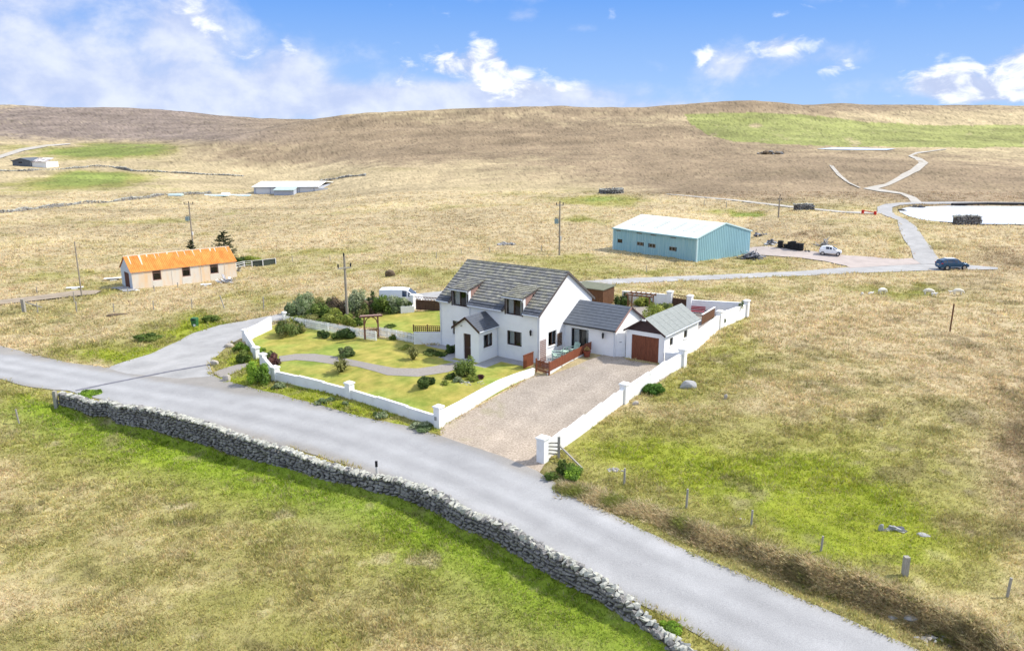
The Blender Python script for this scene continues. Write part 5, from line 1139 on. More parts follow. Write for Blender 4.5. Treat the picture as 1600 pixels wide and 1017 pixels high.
for s_ in (0, 1):
    f = lambda v: (v if not s_ else oW-v); m = MB(); rs = (oR-oE)/(oW/2); n = 60
    for i in range(n):
        a = -.15+(oL+.3)*i/n; w = (oL+.3)/n; V = []
        for (x, q) in ((a, 0), (a+w*.3, .03), (a+w*.6, .03), (a+w, 0)): V += [(x, f(-.15), oE-.15*rs+.05+q), (x, f(oW/2), oR+.04+q)]
        m.add(V, [((2*k, 2*k+2, 2*k+3, 2*k+1) if not s_ else (2*k+1, 2*k+3, 2*k+2, 2*k)) for k in range(3)])
    rf = m.build('roof', M['orangeroof'], t)
    if not s_:
        for k in range(13):
            x = 11.5+random.uniform(-.6, 2.4) if k > 9 else .4+k*1.05+random.uniform(-.3, .3); v1 = oW/2-.03; v0 = v1-random.uniform(.25, 1.1)*(1 if k > 1 else 2); wd = random.uniform(.06, .35)
            m = MB(); m.add([(x, v0, oE+v0*rs+.088), (x+wd*.4, v0, oE+v0*rs+.088), (x+wd, v1, oE+v1*rs+.088), (x, v1, oE+v1*rs+.088)], [(0, 1, 2, 3)]); m.build('flaked_patch', M['paleflake'], rf)
m = MB(); m.tube([(-.15, oW/2, oR+.07), (oL+.15, oW/2, oR+.07)], .08, 6); m.build('ridge', M['paleflake'], t)
for h in W3:
    w = window(t, I4, *h, cols=1, deep=.05, curtain=False, frm='cheek', sill=False, fw=.1); m = MB(); m.box(h[0], h[1], .04, .1, 1.95, 2.02); m.build('glazing_bar', M['cheek'], w)
    one('under_panel', M['creampanel'], t, h[0]-.05, h[1]+.05, -.02, -.001, -.1, .9)
for x in (5.2, 9.2, 12.6): one('batten', M['creampanel'], t, x, x+.06, -.03, -.001, -.1, oE-.02)
m = MB(); m.box(1.4, 3.5, -.04, -.002, -.05, 2.1, Matrix(((0, 1, 0, 0), (1, 0, 0, 0), (0, 0, 1, 0), (0, 0, 0, 1)))); dd = m.build('door', M['reddoor'], t)
for i in range(1, 7): m = MB(); y = 1.4+i*.3; m.box(-.05, -.041, y-.012, y+.012, 0, 2.1); m.build('door_batten', M['brown'], dd)
# far white farm shed
Q = G(397, 303); Q2 = G(515, 299); t = thing('farm_shed', 'long white roofed farm shed far off below the moor', 'shed', Q, 0); sc = pxm(Q, 1)
FL, FWd, FE, FR = 100*sc, 26, 16*sc*.62, 15*sc
one('front_wall', M['farmwall'], t, 0, FL, 0, .3, -6, FE); one('rear_wall', M['farmwall'], t, 0, FL, FWd-.3, FWd, -6, FE); one('end_wall', M['farmwall'], t, 0, .3, .3, FWd-.3, -6, FE); one('end_wall', M['farmwall'], t, FL-.3, FL, .3, FWd-.3, -6, FE)
m = MB(); m.hexa([(-.6, -1, FE), (FL+.6, -1, FE), (FL+.6, FWd/2, FR), (-.6, FWd/2, FR)], [(-.6, -1, FE+.3), (FL+.6, -1, FE+.3), (FL+.6, FWd/2, FR+.3), (-.6, FWd/2, FR+.3)]); m.hexa([(-.6, FWd/2, FR), (FL+.6, FWd/2, FR), (FL+.6, FWd+1, FE), (-.6, FWd+1, FE)], [(-.6, FWd/2, FR+.3), (FL+.6, FWd/2, FR+.3), (FL+.6, FWd+1, FE+.3), (-.6, FWd+1, FE+.3)]); m.build('roof', M['farmroof'], t)
for i in range(5): one('wall_panel', M['gutter'], t, 1+i*6, 6.6+i*6, -.12, -.001, -2, FE-.4)
m = MB(); m.hexa([(FL*.38, -6, -5), (FL*.68, -6, -5), (FL*.68, -.3, -5), (FL*.38, -.3, -5)], [(FL*.38, -6, FE*.62), (FL*.68, -6, FE*.62), (FL*.68, -.3, FE*.9), (FL*.38, -.3, FE*.9)]); m.build('lean_to', M['farmwall'], t)
m = MB(); m.hexa([(FL*.37, -6.6, FE*.64), (FL*.69, -6.6, FE*.64), (FL*.69, -.3, FE*.95), (FL*.37, -.3, FE*.95)], [(FL*.37, -6.6, FE*.64+.3), (FL*.69, -6.6, FE*.64+.3), (FL*.69, -.3, FE*.95+.3), (FL*.37, -.3, FE*.95+.3)]); m.build('lean_to_roof', M['farmgreen'], t)
Q = G(424, 303); t2 = thing('dark_vehicle', 'dark distant vehicle parked against the white farm shed', 'vehicle', Q); s = pxm(Q, 1)
m = MB(); m.box(-4*s, 4*s, -1, 1, .5, 2.*s); m.hexa([(-2.5*s, -.9, 2*s), (2.5*s, -.9, 2*s), (2.5*s, .9, 2*s), (-2.5*s, .9, 2*s)], [(-1.8*s, -.8, 3*s), (1.5*s, -.8, 3*s), (1.5*s, .8, 3*s), (-1.8*s, .8, 3*s)]); m.build('body', M['tin'], t2)
# silage bales / sheeting rows left of farm shed
for (x, w, h, mt, lb, kd) in ((275, 20, 3.5, 'farmgreen', 'pale grey green trailer in front of the distant white farm shed', 'trailer'), (338, 36, 2.2, 'paleblue', 'long low pale blue sheeted stack left of the distant farm shed', 'stack'), (353, 11, 5, 'farmroof', 'small white tank beside the pale blue sheeted stack', 'tank'), (376, 30, 2.2, 'paleblue', 'low pale blue sheeted stack touching the distant farm shed', 'stack')):
    Q = G(x, 306); s = pxm(Q, 1); t2 = thing(kd, lb, kd, Q); m = MB()
    n = 8; V = []
    for i in range(n+1):
        a = pi*i/n; V += [(-w/2*s, cos(a)*1.6, max(0, sin(a))*h*s), (w/2*s, cos(a)*1.6, max(0, sin(a))*h*s)]
    m.add(V, [(2*i, 2*i+1, 2*i+3, 2*i+2) for i in range(n)]+[tuple(range(0, 2*n+2, 2)), tuple(range(2*n+1, 0, -2))]); m.build('cover', M[mt], t2)
# far left barn
Q = G(20, 259); s = pxm(Q, 1); t = thing('old_barn', 'small old tin barn with patched roof on the far left', 'barn', Q, R(-6)); Lb = 30*s; Ln = 24*s; h1 = 6.5*s; h2 = 10.5*s
m = MB(); m.add([(0, 0, -2), (Lb, 0, -2), (Lb, 0, h1), (Lb*.5, 0, h2), (0, 0, h1*1.05), (0, 12, -2), (Lb, 12, -2), (Lb, 12, h1), (Lb*.5, 12, h2), (0, 12, h1)], [(0, 1, 2, 3, 4), (9, 8, 7, 6, 5), (1, 6, 7, 2), (0, 4, 9, 5)]); m.build('wall', M['tin'], t)
m = MB(); m.hexa([(-.5, -.5, h1), (Lb*.5, -.5, h2), (Lb*.5, 12.5, h2), (-.5, 12.5, h1)], [(-.5, -.5, h1+.4), (Lb*.5, -.5, h2+.4), (Lb*.5, 12.5, h2+.4), (-.5, 12.5, h1+.4)]); m.hexa([(Lb*.5, -.5, h2), (Lb+.5, -.5, h1), (Lb+.5, 12.5, h1), (Lb*.5, 12.5, h2)], [(Lb*.5, -.5, h2+.4), (Lb+.5, -.5, h1+.4), (Lb+.5, 12.5, h1+.4), (Lb*.5, 12.5, h2+.4)]); m.build('roof', M['tin'], t)
one('opening', M['dark'], t, Lb*.35, Lb*.55, -.1, -.002, h1*.6, h1*.9)
one('side_wall', M['farmroof'], t, Lb+.01, Lb+Ln, 1, 11, -2, h1*.8); m = MB(); m.hexa([(Lb+.01, .6, h1*.8), (Lb+Ln, .6, h1*.8), (Lb+Ln, 8, h2), (Lb+.01, 8, h2)], [(Lb+.01, .6, h1*.8+.3), (Lb+Ln, .6, h1*.8+.3), (Lb+Ln, 8, h2+.3), (Lb+.01, 8, h2+.3)]); m.build('side_roof', M['mottle'], t)
Q = G(75, 257); s = pxm(Q, 1); tt = thing('white_trailer', 'small low white trailer beside the old tin barn', 'trailer', Q); m = MB(); m.box(-4.5*s, 4.5*s, -1.2, 1.2, .4, 2*s); m.build('body', M['farmroof'], tt); 
for x in (-2*s, 2*s): m = MB(); m.tube([(x, -1.3, .5), (x, 1.3, .5)], .5, 8); m.build('wheel', M['tyre'], tt)

# ================================================================== VEHICLES
def ring(x, zl, zb, zt, wl, wb, wt):
    zm = (zl+zb)/2; R_ = [(wl*.6, zl), (wl, zl+.12), (wb, zm), (wb*.98, zb-.02), (wb*.96, zb), (wt, zt-.05), (wt*.8, zt)]
    L_ = [(-a, b) for a, b in R_[::-1]]; return [(x, y, z) for y, z in R_]+[(x, y, z) for y, z in L_]
def car(t, st, glass_rng, ws, rs, body, wheels, rw, W, lamps=None):
    m = MB(); rings = [ring(*q) for q in st]; n = 14; V = [p for r in rings for p in r]; Fc = []
    for i in range(len(st)-1):
        for k in range(n): k2 = (k+1) % n; Fc.append((i*n+k, (i+1)*n+k, (i+1)*n+k2, i*n+k2))
    Fc += [tuple(range(n)), tuple(range(len(V)-1, len(V)-n-1, -1))]; m.add(V, Fc); b = m.build('body', M[body], t, False)
    bv = b.modifiers.new('bevel', 'BEVEL'); bv.width = .03; bv.segments = 2
    for (i, j, kk) in glass_rng:
        for side in (0, 1):
            ia, ib = (4, 5) if not side else (9, 8)
            A, B, C, D = [Vector(q) for q in (rings[i][ia], rings[j][ia], rings[j][ib], rings[i][ib])]
            c = (A+B+C+D)/4; off = Vector((0, (-1 if side else 1)*.022, .0)); P = [c+(q-c)*kk+off for q in (A, B, C, D)]; m = MB(); m.add(P, [(0, 1, 2, 3) if side == 0 else (3, 2, 1, 0)]); m.build('side_window', M['carglass'], t)
    for nm, (i, j) in (('windscreen', ws), ('rear_window', rs)):
        if i is None: continue
        A, B, C, D = [Vector(q) for q in (rings[i][5], rings[j][5], rings[j][8], rings[i][8])]; c = (A+B+C+D)/4; nn = (B-A).cross(D-A).normalized(); nn = nn if nn.z > 0 else -nn
        P = [c+(q-c)*.86+nn*.075 for q in (A, B, C, D)]; m = MB(); m.add(P, [(0, 1, 2, 3)]); m.build(nm, M['carglass'], t)
    for x in wheels:
        for s_ in (-1, 1):
            m = MB(); y = s_*(W/2-.10); m.tube([(x, y-.11, rw), (x, y+.11, rw)], rw, 18); w = m.build('wheel', M['tyre'], t); m = MB(); yy = y+s_*.115; m.tube([(x, yy-.012, rw), (x, yy+.012, rw)], rw*.66, 10); m.build('rim', M['rim'], w)
            m = MB(); m.tube([(x, s_*(W/2-.06)-.02, rw+.03), (x, s_*(W/2-.06)+.045, rw+.03)], rw*1.18, 18); m.build('wheel_arch', M['black'], t)
    return rings
# x forward
Q = G(1487, 421); t = thing('parked_car', 'dark teal blue sports utility car driving on the track at the right', 'car', (Q.x, Q.y, Q.z+.05), R(4))
st = [(-2.22, .45, .85, 1.0, .75, .8, .7), (-2.18, .32, .95, 1.12, .84, .9, .72), (-1.95, .26, 1.03, 1.45, .88, .93, .66), (-1.3, .24, 1.05, 1.62, .9, .94, .64), (-.3, .24, 1.04, 1.66, .9, .94, .64), (.35, .24, 1.02, 1.60, .9, .94, .64), (1.05, .25, 1.0, 1.10, .9, .93, .72), (1.85, .28, .90, .96, .88, .9, .7), (2.15, .34, .78, .84, .8, .82, .62), (2.24, .42, .66, .72, .7, .7, .55)]
car(t, st, [(2, 3, .8), (3, 4, .88), (4, 5, .88), (5, 6, .72)], (6, 5), (1, 2), 'carblue', (-1.33, 1.34), .35, 1.88)
one('number_plate', M['plate'], t, -2.255, -2.225, -.26, .26, .72, .84); one('door_trim', M['gutter'], t, -.8, .85, -.965, -.935, .42, .47); one('roof_panel', M['carwhite'], t, -1.25, .15, -.5, .5, 1.665, 1.685)
for s_ in (-1, 1): one('tail_lamp', M['redlamp'], t, -2.235, -2.0, s_*.84-.1, s_*.84+.06, .95, 1.07); one('headlamp', M['clearlamp'], t, 2.0, 2.2, s_*.72-.12, s_*.72+.1, .72, .82); one('mirror', M['carblue'], t, .95, 1.08, s_*1.02-.1, s_*1.02+.1, 1.02, 1.16)
Q = G(1297, 399); t = thing('parked_car', 'small white hatchback parked on the pink gravel yard', 'car', (Q.x, Q.y, Q.z+.1), R(-24))
st = [(-1.70, .35, .8, .95, .66, .72, .6), (-1.66, .28, .92, 1.15, .76, .8, .62), (-1.38, .24, .96, 1.34, .8, .82, .54), (-.75, .22, .96, 1.46, .8, .82, .54), (-.15, .22, .93, 1.46, .8, .82, .54), (.25, .22, .91, 1.36, .8, .82, .54), (1.0, .24, .86, .93, .79, .81, .62), (1.55, .28, .72, .78, .74, .74, .55), (1.72, .34, .58, .64, .62, .62, .5)]
car(t, st, [(3, 4, .84), (4, 5, .84), (5, 6, .55)], (6, 5), (1, 2), 'carwhite', (-1.14, 1.2), .29, 1.63)
one('number_plate', M['sign'], t, 1.70, 1.735, -.24, .24, .42, .52); 
for s_ in (-1, 1): one('headlamp', M['clearlamp'], t, 1.45, 1.68, s_*.6-.1, s_*.6+.08, .62, .74); one('tail_lamp', M['redlamp'], t, -1.72, -1.6, s_*.68-.06, s_*.68+.04, .9, 1.1); one('mirror', M['carwhite'], t, .75, .86, s_*.9-.08, s_*.9+.08, .95, 1.07)
Q = G(628, 478); t = thing('parked_van', 'white panel van parked on the side road behind the back lawn', 'van', (Q.x, Q.y, Q.z+.05), R(-3))
st = [(-2.25, .4, 1.0, 1.78, .8, .86, .74), (-2.18, .3, 1.08, 1.86, .88, .92, .76), (-1.0, .26, 1.1, 1.90, .9, .93, .76), (.2, .26, 1.1, 1.90, .9, .93, .76), (.75, .26, 1.1, 1.82, .9, .93, .74), (1.55, .27, 1.06, 1.20, .9, .92, .78), (2.05, .3, .98, 1.05, .86, .88, .7), (2.25, .38, .7, .8, .74, .76, .6)]
car(t, st, [(3, 4, .84), (4, 5, .7)], (5, 4), (None, None), 'carwhite', (-1.45, 1.45), .32, 1.86)
one('rear_window', M['carglass'], t, -2.275, -2.25, -.6, -.08, 1.2, 1.6); one('rear_window', M['carglass'], t, -2.275, -2.25, .08, .6, 1.2, 1.6); one('door_seam', M['gutter'], t, .18, .2, -.955, -.93, .4, 1.7)
for s_ in (-1, 1): one('mirror', M['carwhite'], t, 1.2, 1.36, s_*1.03-.1, s_*1.03+.1, 1.15, 1.36); one('headlamp', M['clearlamp'], t, 2.0, 2.2, s_*.68-.12, s_*.68+.1, .8, .95)

# ================================================================== SHEEP
def sheep_mesh(lamb):
    bm = bmesh.new(); s = .55 if lamb else 1.
    B = [(-.48, 0, .62), (-.2, 0, .64), (.15, 0, .63), (.42, 0, .66), (.58, 0, .70 if lamb else .56), (.70, 0, .80 if lamb else .36), (.84, 0, .76 if lamb else .20)]
    rad = [.20, .28, .28, .22, .13, .09, .05] if not lamb else [.17, .22, .21, .18, .11, .10, .06]
    vs = [bm.verts.new((x*s, y*s, z*s)) for x, y, z in B]; rr = list(rad)
    for i in range(6): bm.edges.new((vs[i], vs[i+1]))
    for (x, i) in ((-.38, 0), (.36, 3)):
        for y in (-.15, .15):
            a = bm.verts.new((x*s, y*s, .38*s)); b = bm.verts.new((x*s+.02*s, y*s, .02)); bm.edges.new((vs[i], a)); bm.edges.new((a, b)); rr += [.09, .05]
    h = 5
    for y in (-.11, .11): a = bm.verts.new((B[h][0]*s-.03, y*s*1.3, B[h][2]*s+.06*s)); bm.edges.new((vs[h], a)); rr.append(.03)
    a = bm.verts.new((-.66*s, 0, .5*s)); bm.edges.new((vs[0], a)); rr.append(.05)
    me = bpy.data.meshes.new('sheep'); bm.to_mesh(me); bm.free(); return me, rr, s
def sheep(px, py, yaw, lamb, label):
    global SH
    if lamb not in SH:
        me, rr, s = sheep_mesh(lamb); me.materials.append(M['woolw' if lamb else 'wool']); o = bpy.data.objects.new('lamb' if lamb else 'sheep', me); sk = o.modifiers.new('skin', 'SKIN'); sk.use_smooth_shade = True
        for v, r in zip(me.skin_vertices[0].data if me.skin_vertices else [], rr): v.radius = (r*s, r*s)
        if not me.skin_vertices: pass
        me.skin_vertices[0].data[0].use_root = True; sb = o.modifiers.new('sub', 'SUBSURF'); sb.levels = sb.render_levels = 1; SH[lamb] = o; COL.objects.link(o)
    else: o = SH[lamb].copy(); COL.objects.link(o)
    p = G(px, py); o.location = (p.x, p.y, p.z-.02); o.rotation_euler = (0, 0, yaw); tag(o, label, 'lamb' if lamb else 'sheep', 'sheep and lambs grazing in the pasture'); o.scale = (.98,)*3
    return o
SH = {}
sheep(1378, 460, R(20), False, 'large cream ewe standing nearest the two small lambs'); sheep(1450, 461, R(-12), False, 'cream ewe with a lamb at its head on the bright green patch'); sheep(1496, 461, R(-8), False, 'rightmost cream ewe beyond the green patch')
sheep(1347, 462, R(-100), True, 'leftmost small white lamb in the pasture'); sheep(1360, 461.5, R(10), True, 'small white lamb between the leftmost lamb and a ewe'); sheep(1459, 462.5, R(-10), True, 'white lamb tucked against the middle ewe'); sheep(1487, 459.5, R(160), True, 'white lamb behind the rightmost ewe')
# ================================================================== POLES AND POSTS
def lean_foot(px, py): return G(px, py)
def pole(foot, hpx, label, arm=None, trafo=False, r=.13, lean=(0, 0), name='utility_pole'):
    p = G(*foot); h = pxm(p, hpx)*1.06; t = thing(name, label, 'pole', p); top = (lean[0]*h, lean[1]*h, h); m = MB(); m.tube([(0, 0, -.5), top], [r, r*.72], 10); m.build('shaft', M['pole'], t)
    if arm:
        w, yaw, dz = arm; w = pxm(p, w)/2; c = Vector((top[0], top[1], h-dz)); d = Vector((cos(yaw), sin(yaw), 0)); m = MB(); m.bar(c-d*w-Vector((0, .14, 0)), c+d*w-Vector((0, .14, 0)), .1, .12); m.build('crossarm', M['post'], t)
        for k in (-1, 0, 1):
            q = c+d*w*k*.92+Vector((0, -.14, .06 if k else dz)); m = MB(); m.tube([q, q+Vector((0, 0, .14)), q+Vector((0, 0, .3)), q+Vector((0, 0, .4))], [.05, .09, .08, .03], 8); m.build('insulator', M['black'], t)
    if trafo:
        z = h*.66; m = MB(); m.box(-.85, -.2, -.3, .3, z-.4, z+.35); m.build('transformer', M['trafo'], t)
        for k in range(3): m = MB(); m.tube([(-.7+k*.2, 0, z+.35), (-.7+k*.2, 0, z+.7)], .04, 6); m.build('bushing', M['black'], t)
        m = MB(); m.bar((-.7, 0, z-.42), (-.05, 0, z-.9), .06, .06); m.build('bracket', M['metal'], t); one('switch_box', M['sign'], t, .1, .32, -.25, -.05, h*.3, h*.3+.6)
    return t
pole((543.4, 505), 99, 'tall grey timber pole standing behind the picket fence', arm=(22, R(35), 1.1), r=.15)
pole((128, 463), 81, 'slender bare pole beside the dirt track left of the orange roofed hut', r=.10)
pole((302, 388), 66, 'pole with a transformer box behind the orange roofed hut', arm=(14, R(10), .2), trafo=True, r=.16)
pole((874, 399), 76, 'pole with transformer and crossarm left of the blue shed', arm=(11, R(-10), .3), trafo=True, r=.16)
pole((1216, 341), 32, 'short pole with wooden stay near the farm track behind the blue shed', arm=(7, R(20), .8), r=.18)
def post(px, py, hpx, label, wpx=2.4, mt='post', grp=None, sq=False, lean=0, name='fence_post'):
    p = G(px, py); h = pxm(p, hpx)*1.1; w = pxm(p, wpx)/2; m = MB()
    if sq: m.box(-w, w, -w, w, -.3, h)
    else: m.tube([(0, 0, -.3), (lean*h, 0, h)], w, 7)
    o = m.build(name, M[mt]); o.location = p; tag(o, label, 'post', grp); return o
fg = 'wire fence posts along the bank by the road'
post(975, 757, 25, 'weathered fence post on the bank nearest the stone rubble', 3.4, grp=fg, lean=.02); post(1072, 795, 31, 'second bank fence post from the driveway, standing on grass', 3.6, grp=fg, lean=.03); post(1173, 824, 27, 'third bank fence post from the driveway', 3.4, grp=fg, lean=.03)
post(1282, 863, 26, 'slim fence post on the bank with green tag, left of the thick post', 3.4, grp=fg, lean=.05); post(1413, 902, 33, 'thick pale square post on the bank at the lower right', 8, grp=fg, sq=True); post(1573, 934, 32, 'fence post on the bank at the right edge of the field', 4.5, grp=fg, lean=.06)
post(1484, 519, 41, 'tall thin rusty stake standing alone in the right pasture', 2.4, 'brownwood', lean=.02, name='stake')
post(88, 634, 22, 'square grey post at the left end of the dry stone wall', 5, sq=True); post(30, 660, 20, 'short leaning pale post in the grass at the left edge', 2.6, lean=-.1)
lf = 'thin wire fence posts in front of the orange roofed hut'
for i, (x, y, h, lb) in enumerate(((59, 489, 15, 'thin post right of the wooden strainer post at far left'), (120, 489, 17, 'thin post below the slender pole in the left field'), (178, 488, 13, 'thin post just above the dark earth scrape'), (240, 485, 14, 'thin post below the left window of the hut'), (300, 482, 14, 'thin post below the middle window of the hut'),
                                  (352, 483, 20, 'leaning pale post left of the side road bend'), (412, 483, 18, 'dark thin post above the side road near the garden corner'), (116, 472, 15, 'pale thin post close beside the dirt track'), (200, 460, 9, 'short post just left of the hut corner'), (241, 455, 8, 'short post against the hut front under its first window'), (278, 450, 8, 'short post against the hut front near its middle'), (58, 459, 10, 'pale short post on the far side of the dirt track'))):
    post(x, y, h, lb, 1.5 if h < 16 else 1.9, grp=lf, lean=.04 if x != 352 else -.3)
post(38, 488, 19, 'thick grey strainer post with a rail at the left edge', 4.5, sq=True); m = MB(); a = G(42, 480); b = G(66, 486); m.bar(a+Vector((0, 0, .6)), b+Vector((0, 0, .45)), .1); o = m.build('fence_rail', M['post']); tag(o, 'grey rail slanting from the thick strainer post', 'rail')
mf = 'distant thin fence posts across the middle field'
for (x, y, lb) in ((457, 409, 'distant thin post left of the upright pole line'), (516, 409, 'distant thin post above the white van field'), (627, 412, 'distant thin post above the earth mound'), (682, 404, 'distant thin post above the left end of the house ridge'), (721, 398, 'distant thin post above the middle of the house roof'), (765, 396, 'distant thin post above the right half of the roof'), (846, 393, 'distant thin post left of the transformer pole'), (1010, 425, 'thin post before the blue shed wall'), (1100, 322, 'distant thin post behind the blue shed roof'), (1135, 325, 'distant thin post near the small green patch')):
    post(x, y, 9, lb, 1.1, grp=mf)
# timber end frame by the boundary wall
p = G(873, 716); t = thing('stile', 'grey timber strainer post with four short rails and a slanting brace by the wall end', 'stile', p); h = pxm(p, 33)*1.1
m = MB(); m.box(-.08, .08, -.08, .08, -.3, h); m.build('post', M['post'], t); q = P1-p
for i in range(4): m = MB(); m.bar((0, 0, .25+i*.25), (q.x+.3, q.y, q.z+.55+i*.22), .035, .09); m.build('rail', M['post'], t)
e = G(910, 733)-p; m = MB(); m.bar((0, 0, h*.62), (e.x, e.y, e.z+.05), .09, .09); m.build('brace', M['post'], t)
# road marker posts
p = G(589, 744); t = thing('marker_post', 'white marker post with dark top beside the dry stone wall', 'post', p); one('post', M['sign'], t, -.07, .07, -.05, .05, -.2, .62); one('dark_top', M['black'], t, -.071, .071, -.051, .051, .62, .98)
p = G(412, 596); t = thing('marker_post', 'small white marker post in front of the bright green bush', 'post', p); one('post', M['sign'], t, -.06, .06, -.05, .05, -.2, .68); one('grey_band', M['metal'], t, -.061, .061, -.051, .051, .45, .55)
# litter bin
p = G(305, 511); t = thing('litter_bin', 'green litter bin with a white notice on the side road verge', 'bin', p, R(-12)); s = pxm(p, 1); m = MB(); w = 4.6*s
m.hexa([(-w*.85, -w*.7, .1), (w*.85, -w*.7, .1), (w*.85, w*.7, .1), (-w*.85, w*.7, .1)], [(-w, -w*.8, 11*s), (w, -w*.8, 11*s), (w, w*.8, 11*s), (-w, w*.8, 11*s)]); m.build('bin', M['bin'], t)
m = MB(); m.hexa([(-w*1.1, -w*.9, 11.02*s), (w*1.1, -w*.9, 11.02*s), (w*1.1, w*.9, 11.02*s), (-w*1.1, w*.9, 11.02*s)], [(-w*1.0, -w*.6, 14.5*s), (w*1.0, -w*.6, 14.5*s), (w*1.0, w*.8, 15*s), (-w*1.0, w*.8, 15*s)]); m.build('hood', M['bin'], t)
one('slot', M['dark'], t, -w*.6, w*.6, -w*.93, -w*.80, 11.6*s, 13.4*s); one('notice', M['sign'], t, -w*.1, w*.7, -w*.86, -w*.78, 2*s, 5.5*s)
# ================================================================== STONES
def rock_mesh(seed, n=14, flat=.6):
    r = random.Random(seed); bm = bmesh.new()
    for i in range(n):
        v = Vector((r.gauss(0, 1), r.gauss(0, 1), r.gauss(0, 1))).normalized(); v = Vector([math.copysign(abs(c)**.55, c) for c in v])*.5*r.uniform(.85, 1.05); bm.verts.new(v)
    g = bmesh.ops.convex_hull(bm, input=bm.verts); bmesh.ops.delete(bm, geom=[e for e in g['geom_interior'] if isinstance(e, bmesh.types.BMVert)], context='VERTS'); me = bpy.data.meshes.new('stone'); bm.to_mesh(me); bm.free(); return me
PROTO = [rock_mesh(900+i) for i in range(9)]; 
for q in PROTO: q.materials.append(M['stone'])
PROTOL = [rock_mesh(950+i) for i in range(5)]
for q in PROTOL: q.materials.append(M['stonelichen'])
PV = [(np.array([v.co[:] for v in q.vertices]), [tuple(f.vertices) for f in q.polygons]) for q in PROTO+PROTOL]
def dry_wall(label, path, hts, width, size, n_ind=0, both=True, name='dry_stone_wall', group=None, sink=.15, core=True):
    """path: world XY points of one foot; wall lies to its left"""
    path = np.array(path, float); seg = np.linalg.norm(np.diff(path, axis=0), axis=1); S = np.concatenate([[0], np.cumsum(seg)]); L = S[-1]
    hx = lambda s: float(np.interp(s, np.linspace(0, L, len(hts)), hts))
    def at(s):
        i = min(max(np.searchsorted(S, s)-1, 0), len(seg)-1); f = (s-S[i])/seg[i]; p = path[i]*(1-f)+path[i+1]*f; d = (path[i+1]-path[i])/seg[i]; return p, d
    t = thing(name, label, 'stone wall', (float(path[0][0]), float(path[0][1]), 0), 0, group); ox, oy = path[0]
    r = random.Random(len(path)*7+int(L)); items = []
    sh = size*.55; rows = int(max(hts)/sh)+1
    for side in ((0, 1) if both else (0,)):
        for k in range(rows):
            s = r.uniform(0, size)
            while s < L:
                ln = size*r.uniform(.7, 1.6)*(1.15 if k == 0 else 1); h = hx(s); z = (k+.5)*sh
                if z < h-sh*.2:
                    p, d = at(min(s+ln/2, L-1e-3)); nrm = np.array([-d[1], d[0]]); bat = .12*(z/max(h, .1))*width
                    off = (size*.28+bat) if side == 0 else width-size*.28-bat
                    c = p+nrm*(off+r.uniform(-.13, .13)*size); base = Hs(*(p+nrm*width*.3))
                    items.append((c[0], c[1], base+z+r.uniform(-.15, .15)*sh-.04, math.atan2(d[1], d[0])+r.gauss(0, .12), ln*1.04, size*r.uniform(.7, 1.1), sh*r.uniform(.8, 1.2), r.gauss(0, .2), False, side))
                s += ln*.97
    for row in range(2 if width > size*1.5 else 1):
        s = 0
        while s < L:
            ln = size*r.uniform(.35, 1.); p, d = at(min(s, L-1e-3)); nrm = np.array([-d[1], d[0]]); h = hx(s); c = p+nrm*(width*(.32+.36*row if width > size*1.5 else .5)+r.uniform(-.1, .1)*size); base = Hs(*(p+nrm*width*.3))
            items.append((c[0], c[1], base+h+r.uniform(-.1, .35)*sh, math.atan2(d[1], d[0])+r.gauss(0, .35), ln*1.15, size*r.uniform(.9, 1.5), sh*r.uniform(1.0, 1.9), r.gauss(0, .35), True, 0)); s += ln
    items.sort(key=lambda q: (q[9] == 1, q[0]**2+q[1]**2)); V = []; Fc = []; MI = []
    for i, (x, y, z, yaw, lx, ly, lz, tilt, top, sd) in enumerate(items):
        k = r.randrange(9) if not (top and r.random() < .75) else 9+r.randrange(5)
        if i < n_ind:
            o = bpy.data.objects.new('stone', (PROTO+PROTOL)[k]); COL.objects.link(o); o.parent = t; o.location = (x-ox, y-oy, z); o.rotation_euler = (tilt, tilt*.7, yaw); o.scale = (lx, ly, lz)
        else:
            vv, ff = PV[k]; c, s = cos(yaw), sin(yaw); ct, st_ = cos(tilt), sin(tilt); q = vv*np.array([lx, ly, lz]); q = np.stack([q[:, 0]*ct-q[:, 2]*st_, q[:, 1], q[:, 0]*st_+q[:, 2]*ct], 1); q = np.stack([q[:, 0]*c-q[:, 1]*s+x-ox, q[:, 0]*s+q[:, 1]*c+y-oy, q[:, 2]+z], 1)
            b = len(V); V += [tuple(e) for e in q]; Fc += [tuple(b+j for j in f) for f in ff]; MI += [0 if k < 9 else 1]*len(ff)
    if V:
        o = mesh_obj('stones', V, Fc, [M['stone'], M['stonelichen']], t, MI); o['kind'] = 'stuff'
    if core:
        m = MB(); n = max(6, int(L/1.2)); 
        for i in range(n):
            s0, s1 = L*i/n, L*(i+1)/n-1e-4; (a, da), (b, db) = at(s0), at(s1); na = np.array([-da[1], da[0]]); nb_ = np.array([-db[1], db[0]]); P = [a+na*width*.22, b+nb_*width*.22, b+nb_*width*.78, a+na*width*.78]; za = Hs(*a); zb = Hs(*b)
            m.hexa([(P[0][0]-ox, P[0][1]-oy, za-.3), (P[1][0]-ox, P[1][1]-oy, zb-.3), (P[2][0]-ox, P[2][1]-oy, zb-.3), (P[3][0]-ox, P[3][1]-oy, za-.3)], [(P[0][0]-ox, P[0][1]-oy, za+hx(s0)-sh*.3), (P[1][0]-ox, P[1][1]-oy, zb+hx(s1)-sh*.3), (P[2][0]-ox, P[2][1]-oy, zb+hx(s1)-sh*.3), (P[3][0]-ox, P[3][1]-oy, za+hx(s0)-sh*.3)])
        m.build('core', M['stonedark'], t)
    return t
